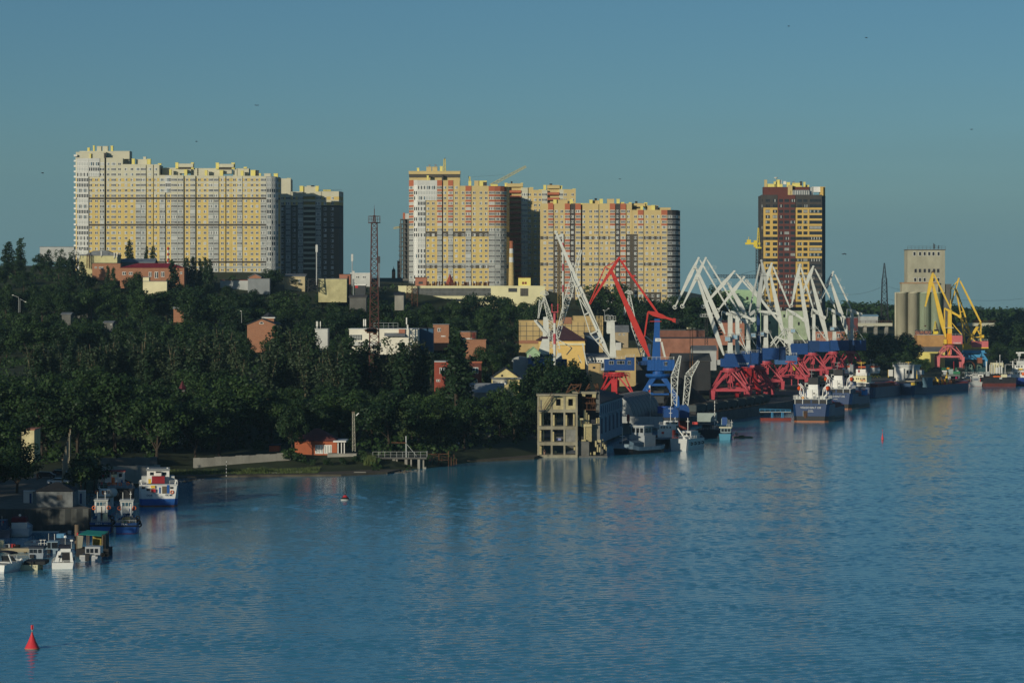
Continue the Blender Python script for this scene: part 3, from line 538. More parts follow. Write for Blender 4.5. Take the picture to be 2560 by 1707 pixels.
house('tan_house', 'tan building with dark gable, between the grey shed and the pale yellow wall', 'B', 630, 816, 1290, 1370, 1410, 10, mat('sand_plaster', (.5,.42,.25), .9), 'mono', roofgrey, 22, [(765,1330,20,30)], vis=1370)
house('pale_yellow_hall', 'blank pale yellow hall standing above the dark trees', 'B', 940, 1200, 1312, 1428, 1360, 14, mat('stained_yellow_plaster', (.50,.46,.25), .9, 0, .3, .25), 'flat', roofgrey, 4, vis=1428)
house('brick_workshop', 'brown brick workshop behind the pale yellow hall', 'B', 1132, 1235, 1272, 1420, 1385, 9, brickred, 'flat', rust, 3, vis=1310)
house('white_flat_building', 'distant white flat building with ducts on its roof, left of the red lattice tower', 'B', 1235, 1420, 1262, 1340, 1480, 12, offwhite, 'flat', white, 5, [(1300,1296,30,22),(1360,1296,30,22)], vis=1325)
t = house('red_and_white_shed', 'small shed with a white roof edge and red door, right of the brick workshop', 'B', 1275, 1372, 1372, 1400, 1365, 6, darkgrey, 'flat', white, 12, door=[(1290,1384,26,22,red)], vis=1396)
house('dark_roofed_house', 'dark gabled house with orange chimneys left of the red lattice tower', 'B', 1226, 1378, 1484, 1510, 1250, 10, darkconcrete, 'gable', mat('slate_roof', (.09,.085,.08), .8), 20, vis=1508)
m = house('stone_house', 'grey stone house with a white dormer beside the long cream factory', 'B', 1640, 1722, 1462, 1500, 1330, 10, concrete, 'gable', roofdark, 26, vis=1490)
# the long cream factory
t = house('long_factory', 'long cream factory with a wide band of dirty glazing below the buff block', 'C', 62, 1500, 1395, 1520, 1420, 20, mat('cream_factory_wall', (.70,.66,.40), .9, 0, .15, .12), 'flat', mat('parapet_cream', (.72,.68,.44), .9), 6, wm2=None, vis=1520)
m = MB(); p, q = at('C', 205, 1412, 1420), at('C', 965, 1488, 1420); m.box(p.x, q.x, 1419.9, 1420.3, q.z, p.z, mat('dirty_glazing', (.10,.10,.085), .35, 0, .5, .4)); n = 60
for i in range(n+1): x = p.x+(q.x-p.x)*i/n; m.box(x-.07, x+.07, 1419.8, 1420, q.z, p.z, grey)
m.box(p.x, q.x, 1419.8, 1420, (p.z+q.z)/2-.08, (p.z+q.z)/2+.08, grey); m.build('glazing', t)
m = MB(); p, q = at('C', 205, 1518, 1420), at('C', 965, 1545, 1420); m.box(p.x, q.x, 1419.9, 1420.3, q.z, p.z, darkgrey); m.build('glazing', t)
m = MB(); p, q = at('C', 1140, 1412, 1420), at('C', 1225, 1450, 1420); m.box(p.x, q.x, 1419.9, 1420.3, q.z, p.z, darkgrey); m.build('window', t)
m = MB(); p, q = at('C', 1258, 1414, 1420), at('C', 1332, 1490, 1420); m.box(p.x, q.x, 1419.9, 1420.3, q.z, p.z, mat('dirty_glazing', (.1,.1,.09)))
for i in range(5): x = p.x+(q.x-p.x)*i/4; m.box(x-.06, x+.06, 1419.8, 1420, q.z, p.z, rust)
m.build('window', t)
for i in range(26):
    x = 345+i*24+rnd.uniform(-8, 8); p = at('C', x, 1390, 1424); m = MB(); h = rnd.uniform(.7, 2.3); m.box(p.x-.3, p.x+rnd.uniform(.2,1.0), 1424, 1425, p.z-.6, p.z+h, rust); m.tube((p.x,1424.5,p.z),(p.x,1424.5,p.z+h+.6), .08, rust, n=5); m.build('roof_vent', t)
house('brick_roof_cabin', 'brown brick cabin on the left end of the long factory roof', 'C', 228, 342, 1310, 1388, 1428, 6, brickred, 'flat', rust, 3, [(280,1360,48,30)], wm2=None, pane=darkgrey, np=1)
house('yellow_roof_cabin', 'yellow cabin with a brown flat roof on the long factory, beside the banded chimney', 'C', 1238, 1358, 1312, 1386, 1428, 7, ylw, 'flat', rust, 8, [(1296,1362,50,30)], wm2=None, pane=rustred)
t = thing('pyramid_spire', 'rust-red pyramid spire standing behind the long factory roof', 'spire', at('C', 568, 1380, 1440)); p = at('C', 568, 1272, 1440); q = at('C', 568, 1385, 1440); m = MB()
m.lathe([(2.4*(1-i/6)+.12, q.z+(p.z-q.z)*i/6) for i in range(7)], mat('red_tile', (.30,.07,.045), .8, 0, .25, .8), p.x, 1440, 4); m.build('roof', t)
m = MB(); m.box(q.x-1.6, q.x+1.6, 1438.5, 1441.5, q.z-4, q.z, brickred); m.build('base', t)
# banded brick chimney
t = thing('factory_chimney', 'tall yellow brick chimney with white bands behind the long factory', 'chimney', at('C', 1170, 1400, 1445)); p, q = at('C', 1170, 955, 1445), at('C', 1170, 1420, 1445); n = 14; prof = []; mts = []
yb = brick('chimney_brick', (.55,.40,.14), (.40,.28,.10), (.5,.42,.25), .9); by = mat('chimney_red_brick', (.33,.12,.06), .85, 0, .2, .5)
for y in (1420,1160,1110,1070,1025,985,955): prof.append((1.55-.62*(1420-y)/465, at('C', 0, y, 1445).z))
m = MB(); m.lathe(prof, yb, p.x, 1445, 16, [yb, offwhite, yb, offwhite, by, by]); m.lathe([(.98,p.z-.6),(1.1,p.z-.3),(1.1,p.z+.2)], by, p.x, 1445, 16); m.build('shaft', t); KEEP.append((1268,1290,705,1445))
# striped chimney by the white block
t = thing('striped_chimney', 'slim red and white striped chimney in front of the white block', 'chimney', at('A', 1542, 1200, 1395)); m = MB(); ys = [1020,1048,1075,1100,1125,1160,1200]; pr = [(.38, at('A', 0, y, 1395).z) for y in ys]; p = at('A', 1542, 1200, 1395)
m.lathe(pr[::-1], red, p.x, 1395, 10, [white, red, white, red, white, red]); m.build('shaft', t); KEEP.append((416,424,655,1395))
# small onion-domed church
t = thing('church', 'tiny brick church with a black onion dome in the gap between the blocks', 'church', at('B', 1630, 1300, 1660)); p = at('B', 1630, 1300, 1660); k_ = mpp('B', 1660); m = MB(); m.box(p.x-1.0, p.x+1.0, 1660, 1662, p.z-4, p.z+3.4, brickorange); m.box(p.x-4, p.x+5, 1662, 1672, p.z-6, p.z-.5, brickorange); m.build('tower', t)
m = MB(); m.lathe([(.9,p.z+3.4),(1.05,p.z+3.9),(.75,p.z+4.7),(.2,p.z+5.3),(.05,p.z+6.6)], black, p.x, 1661, 12); m.build('dome', t); KEEP.append((975,992,686,1660))
house('pink_tower_house', 'slim pink building left of the unfinished concrete tower', 'B', 1664, 1700, 1150, 1280, 1690, 6, wred, 'flat', roofgrey, 3, vis=1250)
# middle of the wooded slope
t = house('brick_gable_house', 'orange brick gable house with a white half-round window among the trees', 'O', 462, 742, 360, 500, 1090, 22, brickorange, 'gablef', roofdark, 58, vis=460)
p = at('O', 603, 352, 1090); m = MB(); r_ = 22*mpp('O', 1090); m.prism([(p.x+r_*math.cos(math.pi*i/10), p.z+r_*math.sin(math.pi*i/10)) for i in range(11)], 1089.85, 1090.2, white); m.build('window_frame', t)
m = MB(); r_ *= .72; m.prism([(p.x+r_*math.cos(math.pi*i/10), p.z+.15+r_*math.sin(math.pi*i/10)) for i in range(11)], 1089.8, 1090.0, glass); m.build('window', t)
m = MB(); p, q = at('O', 614, 286, 1098), at('O', 724, 306, 1098); m.box(p.x, q.x, 1098, 1103, q.z-1, p.z-.4, brickorange); m.box(p.x-.3, q.x+.4, 1097.6, 1103.4, p.z-.4, p.z, white); a_ = at('O', 668, 240, 1098); m.lathe([(3.0,p.z),(.2,a_.z)], roofdark, a_.x, 1100.5, 4); m.build('roof_turret', t)
t = house('white_office_building', 'white office building with rooftop antennas and shaded glass front among the poplars', 'O', 1462, 2140, 405, 512, 1020, 18, mat('white_render', (.76,.73,.62), .85, 0, .1, .2), 'flat', white, 6, vis=560)
for i in range(5):
    m = MB(); p = at('O', 1475+i*24, 484, 1020); m.box(p.x-.28, p.x+.28, 1019.5, 1020, p.z-.9, p.z+1.0, palegrey); m.ring((p.x,1019.45,p.z+.5), .2, .05, darkgrey, 8); m.ring((p.x,1019.45,p.z-.4), .2, .05, darkgrey, 8); m.build('air_conditioner', t)
m = MB(); p, q = at('O', 1462, 512, 1020), at('O', 2100, 640, 1020); m.box(p.x, q.x, 1021, 1030, q.z, p.z, mat('shaded_curtain_wall', (.07,.12,.17), .25, 0, .1, .5)); m.build('glass_front', t)
m = MB(); p, q = at('O', 1462, 526, 1018), at('O', 1740, 565, 1018); m.box(p.x, q.x, 1018.4, 1021, q.z, p.z, offwhite); m.build('lower_wing', t)
m = MB(); p, q = at('O', 1948, 402, 1019.5), at('O', 2010, 442, 1019.5); m.box(p.x, q.x, 1019.4, 1020, q.z, p.z, brickred); m.build('brick_panel', t)
m = MB(); p, q = at('O', 1806, 444, 1019), at('O', 2010, 472, 1019); m.hexa([(p.x,1018.2,q.z),(q.x,1018.2,q.z),(q.x,1020,p.z),(p.x,1020,p.z),(p.x,1018.2,q.z+.15),(q.x,1018.2,q.z+.15),(q.x,1020,p.z+.15),(p.x,1020,p.z+.15)], roofgrey); m.build('awning', t)
m = MB(); p, q = at('O', 1705, 342, 1025), at('O', 1940, 385, 1025); m.rail([(p.x,1025,q.z-.6),(q.x,1025,q.z-.6)], (p.z-q.z)+.6, grey, .14, 1.6); m.build('roof_frame', t)
for x, y in ((1605,305),(1622,305),(2024,290),(2035,360)): 
    m = MB(); p = at('O', x, y, 1022); m.tube((p.x,1022,p.z-3.6),(p.x,1022,p.z), .08, grey, n=6); m.box(p.x-.2, p.x+.2, 1021.7, 1022, p.z-2.4, p.z, white); m.build('antenna', t)
t = house('white_office_wing', 'small white cube building with two antennas left of the white office building', 'O', 1128, 1250, 404, 515, 1030, 9, offwhite, 'flat', palegrey, 3, vis=500)
for x in (1142,1152,1180): m = MB(); p = at('O', x, 325, 1031); m.tube((p.x,1031,p.z-3.5),(p.x,1031,p.z), .09, white, n=6); m.box(p.x-.15,p.x+.15,1030.7,1031,p.z-1.8,p.z-.2,white); m.build('antenna', t)
house('blue_glass_annex', 'dark blue annex at the right end of the white office building', 'O', 2142, 2285, 398, 520, 1032, 10, mat('blue_cladding', (.03,.09,.17), .5), 'flat', roofdark, 3, vis=470)
house('orange_cabin', 'small orange brick cabin with a grey flat roof high among the trees', 'N', 1700, 1802, 284, 378, 1180, 7, brickorange, 'flat', roofgrey, 22, [(1815,345,26,22)], vis=350)
house('lost_roof_house', 'dull cottage with grey gable roof showing through the trees', 'N', 1020, 1105, 420, 450, 1080, 8, darkconcrete, 'gable', roofgrey, 14, [(1090,436,16,12)])
house('cottage', 'dull little cottage with a grey roof on the upper wooded slope', 'N', 605, 692, 340, 365, 1150, 8, darkconcrete, 'gable', roofgrey, 18)
house('dark_roofed_villa', 'dark roofed villa deep in the trees of the upper slope', 'N', 640, 860, 210, 260, 1240, 14, darkconcrete, 'gablef', roofdark, 58)
house('cream_ruin', 'roofless cream and brick wall showing through trees at the far left bank', 'N', 212, 335, 1470, 1590, 690, 9, mat('peeling_cream', (.62,.55,.32), .9, 0, .35, .4), 'flat', brickred, 8, vis=1560)
house('white_house', 'white house glimpsed through the trunks behind the concrete wall', 'N', 1500, 2040, 1330, 1580, 790, 10, white, 'gable', roofdark, 60, [(1700,1490,40,60)])
t = thing('pointed_roof_tower', 'small tower with a pointed dull red roof poking out of the trees', 'tower', at('N', 1787, 1300, 800)); m = MB(); p, q = at('N', 1787, 985, 800), at('N', 1787, 1075, 800); m.lathe([(1.15,q.z),(.05,p.z)], mat('dull_red_metal', (.10,.02,.028), .7), p.x, 800, 4); m.build('roof', t); m = MB(); m.box(p.x-.75, p.x+.75, 799.2, 800.8, q.z-14, q.z, darkconcrete); m.build('shaft', t); KEEP.append((446,466,964,800))
# red-roofed pavilion on the bank
t = house('riverside_pavilion', 'orange brick pavilion with a maroon hip roof and white glazed doors by the river', 'J', 1320, 1735, 480, 605, 752, 11, mat('orange_red_brick', (.38,.11,.05), .85, 0, .15, .5), 'hip', mat('maroon_tiles', (.16,.05,.045), .8, 0, .25, .5), 118, [(1560,560,78,86),(1645,560,78,86)], pane=curtain, np=3, vis=560, sink=2)
for x in (1745,1778,1806): m = MB(); p, q = at('J', x, 484, 749.5), at('J', x, 600, 749.5); m.box(p.x-.12, p.x+.12, 749.4, 749.7, q.z, p.z, white); m.build('porch_post', t)
m = MB(); p, q = at('J', 1735, 478, 749), at('J', 1812, 486, 749); m.box(p.x-1, q.x+.3, 748.6, 760, q.z-.1, p.z+.05, white); m.build('porch_roof', t)
m = MB(); p, q = at('J', 1640, 604, 747), at('J', 1925, 655, 747); m.box(p.x, q.x, 747, 752, q.z-1, p.z, concrete); m.build('terrace', t)
house('brick_shed', 'small orange brick shed half hidden by trees left of the riverside pavilion', 'J', 1070, 1165, 525, 575, 762, 6, mat('orange_red_brick', (.38,.11,.05)), 'flat', roofdark, 4, vis=570)
# concrete retaining walls
def bank_wall(label, A, B, zb, mt, n, rise=0.0):
    t = thing('retaining_wall', label, 'wall', ((A.x+B.x)/2, (A.y+B.y)/2, 1)); m = MB()
    for i in range(n):
        p, q = A.lerp(B, i/n), A.lerp(B, (i+.985)/n); j = .08*(i % 3)
        m.hexa([(p.x,p.y,zb),(q.x,q.y,zb),(q.x,q.y+.7,zb),(p.x,p.y+.7,zb),(p.x,p.y,p.z+rise-j),(q.x,q.y,q.z+rise-j),(q.x,q.y+.7,q.z+rise-j),(p.x,p.y+.7,p.z+rise-j)], mt)
    m.build('wall_panels', t)
bank_wall('long stained concrete retaining wall above the grassy bank left of the pavilion', at('J', 325, 665, 733), at('J', 1280, 610, 742), -1, concrete, 14, .5)
bank_wall('pale stained concrete wall behind the moored white and blue motor ship', at('I', 1130, 300, 668), at('I', 1845, 285, 680), -2, concrete, 10)
bank_wall('darker upper concrete wall on the bank behind the pale wall', at('I', 1160, 205, 684), at('I', 1810, 190, 696), 1, darkconcrete, 10)
# behind the poplars, right
house('brick_villa', 'orange brick villa with a mansard roof left of the tall dark poplar', 'X', 20, 300, 225, 440, 1060, 12, brickorange, 'flat', roofgrey, 12, [(128,318,60,62),(200,430,80,20)], vis=420)
t = house('flat_brick_house', 'flat brick house with a white band and chimney right of the tall dark poplar', 'X', 480, 790, 355, 490, 1050, 9, brickorange, 'flat', roofgrey, 10, door=[(740,425,50,110,rustred),(640,478,250,26,white)], vis=480)
house('low_brick_annex', 'long low brick annex below the flat brick house', 'X', 580, 960, 502, 590, 1040, 8, brickorange, 'flat', brickorange, 2, vis=560)
house('red_brick_block', 'dark red brick block with white windows left behind the tall poplar', 'X', 40, 330, 890, 1290, 940, 12, mat('deep_red_brick', (.30,.07,.045), .85, 0, .2, .5), 'flat', offwhite, 8, [(165,1045,60,110),(210,1045,50,120),(110,1220,70,40)], vis=1240)
house('shaded_brick_house', 'shaded brick house with an orange roof edge right of the tall poplar', 'X', 660, 880, 905, 1290, 960, 10, mat('dark_brick', (.13,.04,.03), .85), 'flat', wred, 20, [(770,1040,110,110),(760,1240,100,80)], pane=blueglass, vis=1260)
t = house('gabled_cottage', 'pale yellow gabled cottage with a square attic window above the grey arched roof', 'X', 1062, 1560, 1180, 1285, 950, 14, mat('yellow_stucco', (.66,.56,.27), .9, 0, .2, .4), 'gablef', roofdark, 175, [(1247,1132,42,48)], wm2=None, pane=black, np=1, vis=1280)
m = MB(); p, q = at('X', 1062, 1165, 949.5), at('X', 1590, 1195, 949.5); m.box(p.x, q.x, 949.2, 950.2, q.z, p.z, roofgrey); m.build('cornice', t)
m = MB(); p, q = at('X', 1080, 1200, 949.5), at('X', 1335, 1285, 949.5); m.box(p.x, q.x, 949.7, 950.1, q.z, p.z, mat('pale_stucco', (.52,.50,.42))); m.build('lower_wall', t)
for x in (1180,1240,1300): m = MB(); p = at('X', x, 1268, 949.6); m.box(p.x-.35, p.x+.35, 949.4, 949.9, p.z-.4, p.z+.4, white); m.build('window', t)
t = house('arched_shed', 'low grey arched metal shed roof between the tall poplar and the ruined frame', 'X', 690, 1265, 1440, 1520, 925, 14, grey, 'gable', mat('ribbed_grey_metal', (.30,.32,.34), .55, 0, .15, .4), 150, vis=1400)
# port buildings behind the first cranes
t = house('tan_warehouse', 'big tan panel warehouse behind the white lattice cranes', 'G', -10, 775, 905, 1090, 1260, 30, tan, 'flat', tan, 4, vis=1080)
m = MB(); p, q = at('G', 505, 858, 1259.6), at('G', 775, 906, 1259.6); m.box(p.x, q.x, 1260.2, 1289, q.z-.1, p.z, tan); m.build('raised_bay', t)
m = MB(); p, q = at('G', -10, 1085, 1259.6), at('G', 200, 1115, 1259.6); m.box(p.x, q.x, 1259.7, 1260.1, q.z, p.z, brickorange); m.build('brick_base', t)
m = MB(); p, q = at('G', 400, 870, 1259.6), at('G', 482, 932, 1259.6); m.box(p.x, q.x, 1259.7, 1260.1, q.z, p.z, brickorange); m.build('brick_patch', t)
m = MB()
for y in (950,1000,1045): p, q = at('G', -10, y, 1259.9), at('G', 770, y, 1259.9); m.box(p.x, q.x, 1259.8, 1260.1, p.z-.09, p.z+.09, darkconcrete)
for i in range(13): p, q = at('G', i*60, 915, 1259.9), at('G', i*60, 1085, 1259.9); m.box(p.x-.07, p.x+.07, 1259.85, 1260.1, q.z, p.z, darkconcrete)
m.build('panel_joints', t)
t = house('maroon_roofed_warehouse', 'yellow warehouse with a big maroon roof behind the white lattice cranes', 'G', 175, 605, 1088, 1240, 1200, 22, mat('warm_yellow_plaster', (.72,.50,.17), .9, 0, .15, .2), 'hip', maroon, 138, vis=1150, hang=1.0)
m = MB(); p, q = at('G', 350, 1112, 1199.5), at('G', 608, 1130, 1199.5); m.box(p.x, q.x, 1199.2, 1200.2, q.z, p.z, cream); m.build('cornice', t)
house('blue_clad_shed', 'dark blue clad shed right of the maroon-roofed warehouse', 'G', 608, 738, 1040, 1230, 1215, 16, mat('blue_sheet', (.05,.08,.13), .6, 0, .1, .4), 'mono', roofdark, 20, vis=1200)
house('tan_wall_building', 'plain tan wall behind the white-boomed crane and the red-boomed crane', 'G', 900, 1140, 1165, 1400, 1185, 14, mat('tan_plaster', (.5,.37,.17)), 'flat', tan, 3, vis=1380)
house('white_weighhouse', 'long white office with a row of square windows left of the white-boomed crane house', 'G', 625, 835, 1245, 1300, 1130, 8, white, 'mono', roofgrey, 30, [(640,1276,14,16),(684,1277,18,18),(708,1277,18,18),(733,1277,18,18),(758,1277,18,18)], np=1, wm2=None, vis=1292)
house('yellow_brick_wall', 'yellow brick building under the white office by the red crane portal', 'G', 640, 780, 1300, 1420, 1120, 6, brickyellow, 'flat', roofgrey, 3, [(690,1340,30,26)], wm2=None, np=1, vis=1380)
house('grey_roofed_house', 'grey-roofed house between the white crane tower and the red boom', 'G', 890, 1010, 1010, 1050, 1230, 9, mat('dusty_buff', (.4,.32,.2)), 'gable', roofgrey, 60, [(930,1030,20,18),(970,1030,20,18)], vis=1048)
house('green_cabin', 'pale green gabled cabin left of the striped mast', 'X', 1690, 1920, 735, 820, 1100, 8, palegreen, 'gablef', palegreen, 105, [(1745,785,44,50)], vis=800)
t = house('blue_hangar', 'blue metal hangar behind the tree left of the white crane', 'X', 1715, 2160, 830, 980, 1085, 12, mat('bright_blue_sheet', (.03,.11,.30), .6, 0, .2, .3), 'flat', roofgrey, 4, vis=970)
house('pale_arched_hangar', 'pale grey arched hangar roof behind the gabled cottage', 'X', 1440, 1715, 880, 960, 1090, 12, palegrey, 'arch', palegrey, 85, vis=880)
house('long_brick_wall', 'long brick warehouse wall left of the white portal cranes', 'H', -80, 560, 932, 1040, 1290, 12, mat('weathered_brick', (.32,.15,.10), .9, 0, .25, .3), 'flat', roofdark, 10, vis=1010)
house('flat_roofed_depot', 'low brown depot with a long dark flat roof behind the long brick warehouse wall', 'H', -80, 420, 850, 930, 1330, 14, mat('depot_brown', (.22,.10,.07), .9, 0, .3, .3), 'flat', mat('dark_flat_roof', (.07,.075,.075)), 10, vis=860)
house('white_ended_shed', 'grey-roofed shed with a pale end wall right of the long brick warehouse', 'H', 300, 540, 1058, 1140, 1235, 16, palegrey, 'gable', roofgrey, 44, vis=1130)
house('dark_store_shed', 'big dark store shed with a wide gable roof left of the nearest portal crane', 'H', 90, 480, 1170, 1340, 1170, 24, mat('dark_sheet', (.028,.03,.033), .7, 0, .2, .3), 'gable', mat('weathered_roof', (.07,.072,.07), .8, 0, .3, .3), 75)
t = house('green_mill', 'pale green mill building with a domed grey roof behind the portal cranes', 'H', 568, 1000, 470, 900, 1520, 20, palegreen, 'arch', roofgrey, 40, [(655,520,28,40),(730,520,28,40),(858,520,28,40),(655,640,24,30),(860,640,24,30)], wm2=None, pane=black, np=1)
house('ruined_green_mill', 'broken pale green wall of a mill below the brown tower', 'H', 1000, 1480, 650, 850, 1535, 16, mat('faded_green_plaster', (.34,.42,.28), .9, 0, .4, .2), 'flat', concrete, 4, [(1390,780,24,40),(1240,700,24,36),(1090,770,24,30)], wm2=None, pane=black, np=1)
house('arched_window_mill', 'red brick mill with white arched windows behind the far portal cranes', 'H', 1560, 1990, 862, 960, 1540, 14, brickred, 'flat', roofgrey, 5, [(1595,905,34,40),(1660,905,34,40),(1800,905,34,40),(1940,905,34,40)])
house('brown_gable_store', 'brown brick store between the green mill and the first white booms', 'H', 580, 830, 770, 900, 1480, 12, brickred, 'gable', maroon, 20, [(790,850,22,40)])
house('white_roofed_depot', 'grey-roofed depot right of the brown tower', 'H', 1900, 2000, 720, 800, 1560, 10, mat('maroon_wall', (.13,.04,.04)), 'flat', roofgrey, 8)
# far bridge and blue roofed hall
def bridge(label, k, x0, x1, Y):
    t = thing('bridge_span', label, 'bridge', at(k, (x0+x1)/2, 950, Y)); m = MB(); a, b = at(k, x0, 924, Y), at(k, x1, 952, Y); m.box(a.x, b.x, Y, Y+9, b.z, a.z, mat('bridge_concrete', (.50,.49,.38), .9, 0, .12, .1)); m.build('girder', t); m = MB(); m.rail([(a.x,Y+.3,a.z),(b.x,Y+.3,a.z)], 1.6, rust, .22, 3.5); m.build('railing', t)
    for i in range(4):
        m = MB(); x = a.x+(b.x-a.x)*(i+.5)/4; m.box(x-1, x+1, Y+2, Y+7, -1, b.z-.02, concrete); m.build('pier', t)
    KEEP.append((c(k, x0, 0)[0], c(k, x1, 0)[0], c(k, 0, 950)[1], Y)); return t
bridge('pale concrete bridge span left of the grain silo, with a rusty railing', 'F', -60, 340, 1940)
bridge('pale concrete bridge span right of the yellow cranes', 'F', 960, 1300, 1940)
house('blue_roofed_hall', 'distant low hall with a pale blue roof left of the lattice pylon', 'F', 40, 205, 862, 890, 1990, 12, palegrey, 'gable', mat('pale_blue_roof', (.22,.38,.48), .6), 16, vis=880)
# grain silo
Ys = 1690; t = thing('grain_silo', 'grey-green concrete grain silo with four round bins and a tall head house', 'grain silo', at('F', 600, 1010, Ys)); cm = mat('silo_concrete', (.40,.385,.285), .92, 0, .30, .10, .5); cg = mat('silo_green_concrete', (.44,.53,.37), .92, 0, .25, .10, .5)
m = MB(); a, b = at('F', 487, 243, Ys), at('F', 838, 640, Ys); m.box(a.x, b.x, Ys+3, Ys+17, b.z, a.z, cm); m.build('head_house', t)
m = MB(); a = at('F', 483, 236, Ys); b2 = at('F', 845, 244, Ys); m.box(a.x, b2.x, Ys+2.6, Ys+17.4, b2.z, a.z, darkconcrete); m.rail([(a.x+.2,Ys+2.8,a.z),(b2.x-.2,Ys+2.8,a.z)], 1.8, darkgrey, .12, 2.2); m.build('roof', t)
for x in (725,735,772): m = MB(); p = at('F', x, 232, Ys+6); m.tube((p.x,Ys+6,p.z),(p.x,Ys+6,p.z+rnd.uniform(2,3.4)), .25, darkgrey, n=6); m.build('roof_vent', t)
m = MB(); a, b = at('F', 430, 556, Ys), at('F', 768, 636, Ys); m.box(a.x, b.x, Ys+.5, Ys+9, b.z, a.z, cm); m.box(a.x-.3, b.x+.3, Ys+.2, Ys+9.2, a.z, a.z+.7, mat('rusty_edge', (.36,.22,.12))); m.build('gallery', t)
m = MB(); a, b = at('F', 770, 560, Ys+3), at('F', 845, 640, Ys+3); m.box(a.x, b.x+3, Ys+4, Ys+14, b.z-20, a.z, darkconcrete); m.build('shade_dark_side', t)  # right side away from the sun, its shade put into a darker concrete
cb = mat('bin_concrete', (.52,.50,.37), .92, 0, .25, .1, .4)
for i, (x, mt) in enumerate(((435,cb),(542,cb),(651,cg),(759,cg))):
    p, q = at('F', x, 636, Ys), at('F', x, 1060, Ys); r_ = 53*mpp('F', Ys); m = MB(); m.lathe([(r_,q.z-4),(r_,p.z-.6),(r_*1.01,p.z-.6),(r_*1.01,p.z)], mt, p.x, Ys+r_+.3, 24); m.build('silo_bin', t, True)
    m = MB(); m.lathe([(r_,q.z-4),(r_,p.z-.05)], mt, p.x, Ys+3*r_+.5, 20); m.build('silo_bin', t, True)
for y, hs in ((278,(545,597,640,683,722,770)),(436,(556,596,641,682,728,766)),(520,(552,597,640,725,768))):
    for j, x in enumerate(hs):
        p = at('F', x, y, Ys+3); m = MB(); m.box(p.x-.85, p.x+.85, Ys+2.85, Ys+3.2, p.z-1.25, p.z+1.25, offwhite if y != 436 else concrete); m.box(p.x-.6, p.x+.6, Ys+2.8, Ys+3.1, p.z-1.0, p.z+1.0, black); m.build('window', t)
KEEP.append((2240,2370,815,Ys))
t = house('lettered_warehouse', 'orange and brown warehouse with big faded letters and a grey lean-to roof', 'F', 572, 840, 1036, 1150, 1668, 14, mat('orange_brown_plaster', (.44,.25,.10), .9, 0, .3, .15), 'flat', palegrey, 4, vis=1150)
m = MB(); p, q = at('F', 558, 998, 1668), at('F', 700, 1030, 1668); m.box(p.x, q.x, 1670, 1670.3, q.z-1, p.z, mat('faded_brick_board', (.30,.14,.09))); m.build('sign_board', t)
p = at('F', 632, 1012, 1669.6); text('\u042d\u0421\u0421\u041e', 'lettering', t, (p.x, 1669.9, p.z), 3.6, mat('faded_navy', (.04,.04,.08)))
house('yellow_lean_to', 'yellow building with a grey sloping roof in front of the lettered warehouse', 'F', 570, 830, 1192, 1260, 1652, 12, ylw, 'mono', roofgrey, 40, [(745,1226,16,26),(610,1222,14,14)], wm2=None, pane=black, np=1, vis=1240)
# ---------------------------------------------------------------- cranes, masts, pylons
def spindle(m, k, Y, p, q, ws, t, mt):
    """a tapered box member drawn between two points, ws = (position 0..1, width in crop pixels); t = its real depth"""
    a, b = at(k, *p, Y), at(k, *q, Y); d = Vector((b.x-a.x, b.z-a.z)); n = Vector((-d.y, d.x)).normalized(); s = mpp(k, Y)/2; L = []; Rr = []
    for u, w_ in ws:
        o = Vector((a.x, a.z))+d*u; L.append(o+n*w_*s); Rr.append(o-n*w_*s)
    m.prism([tuple(x) for x in L+Rr[::-1]], Y-t/2, Y+t/2, mt)
def pair(m, k, Y, p, q, w, mt, sep):
    """two parallel members side by side in depth"""
    a, b = at(k, *p, Y), at(k, *q, Y); s = mpp(k, Y)
    for d in (-sep/2, sep/2): m.beam(a+Vector((0,d,0)), b+Vector((0,d,0)), w*s, mt)
def portal(root, ring, mt, a=6.75, b=5.2, zb=4.2, zr=11.6, rr=3.7, rz=0.0):
    """a rail-mounted four-legged portal standing on z=0 around (0,0) of the root"""
    def put(m, name, par=root):
        m.xf(Matrix.Translation(ring) @ Matrix.Rotation(rz, 4, 'Z')); return m.build(name, par)
    for sx in (-1, 1):
        for sy in (-1, 1):
            m = MB(); x, y = a*sx, b*sy
            m.hexa([(x-.55*sx-.0,y-.5,.55),(x+.55,y-.5,.55),(x+.55,y+.5,.55),(x-.55,y+.5,.55),(x-.85,y-.6,zb),(x+.85,y-.6,zb),(x+.85,y+.6,zb),(x-.85,y+.6,zb)], mt)
            m.beam((x,y,zb),(sx*.7,y*.55,zr-.5),.62,mt,w2=.5); m.beam((x,y,zb+.3),(x*.5,sy*1.0,zr-.4),.42,mt)
            m.box(x-1.5, x+1.5, y-.4, y+.4, 0, .7, darkgrey); put(m, 'portal_leg')
    for sy in (-1, 1):
        m = MB(); m.box(-a+.8, a-.8, b*sy-.36, b*sy+.36, zb-.4, zb+.6, mt); m.tube((0,b*sy,zb+.7),(0,b*sy*.55,zr-.6),.22,mt,n=6); put(m, 'portal_beam')
    for sx in (-1, 1):
        m = MB(); m.box(a*sx-.36, a*sx+.36, -b+.6, b-.6, zb-.4, zb+.5, mt); put(m, 'portal_beam')
    m = MB(); m.lathe([(rr*.5,zr-1.0),(rr*.62,zr-.35),(rr,zr-.3),(rr,zr+.1),(rr*.7,zr+.4),(rr*.7,zr+1.1)], mt, 0, 0, 18); put(m, 'slewing_ring')
    m = MB(); m.box(-1.1, 1.1, -1.1, 1.1, zr-4.6, zr-1.6, mt); m.tube((0,0,zr-1.7),(0,0,zr-.9),.5,mt); m.box(-2.4,2.4,-1.6,1.6,zb+.8,zb+1.0,darkgrey); put(m, 'machinery_box')
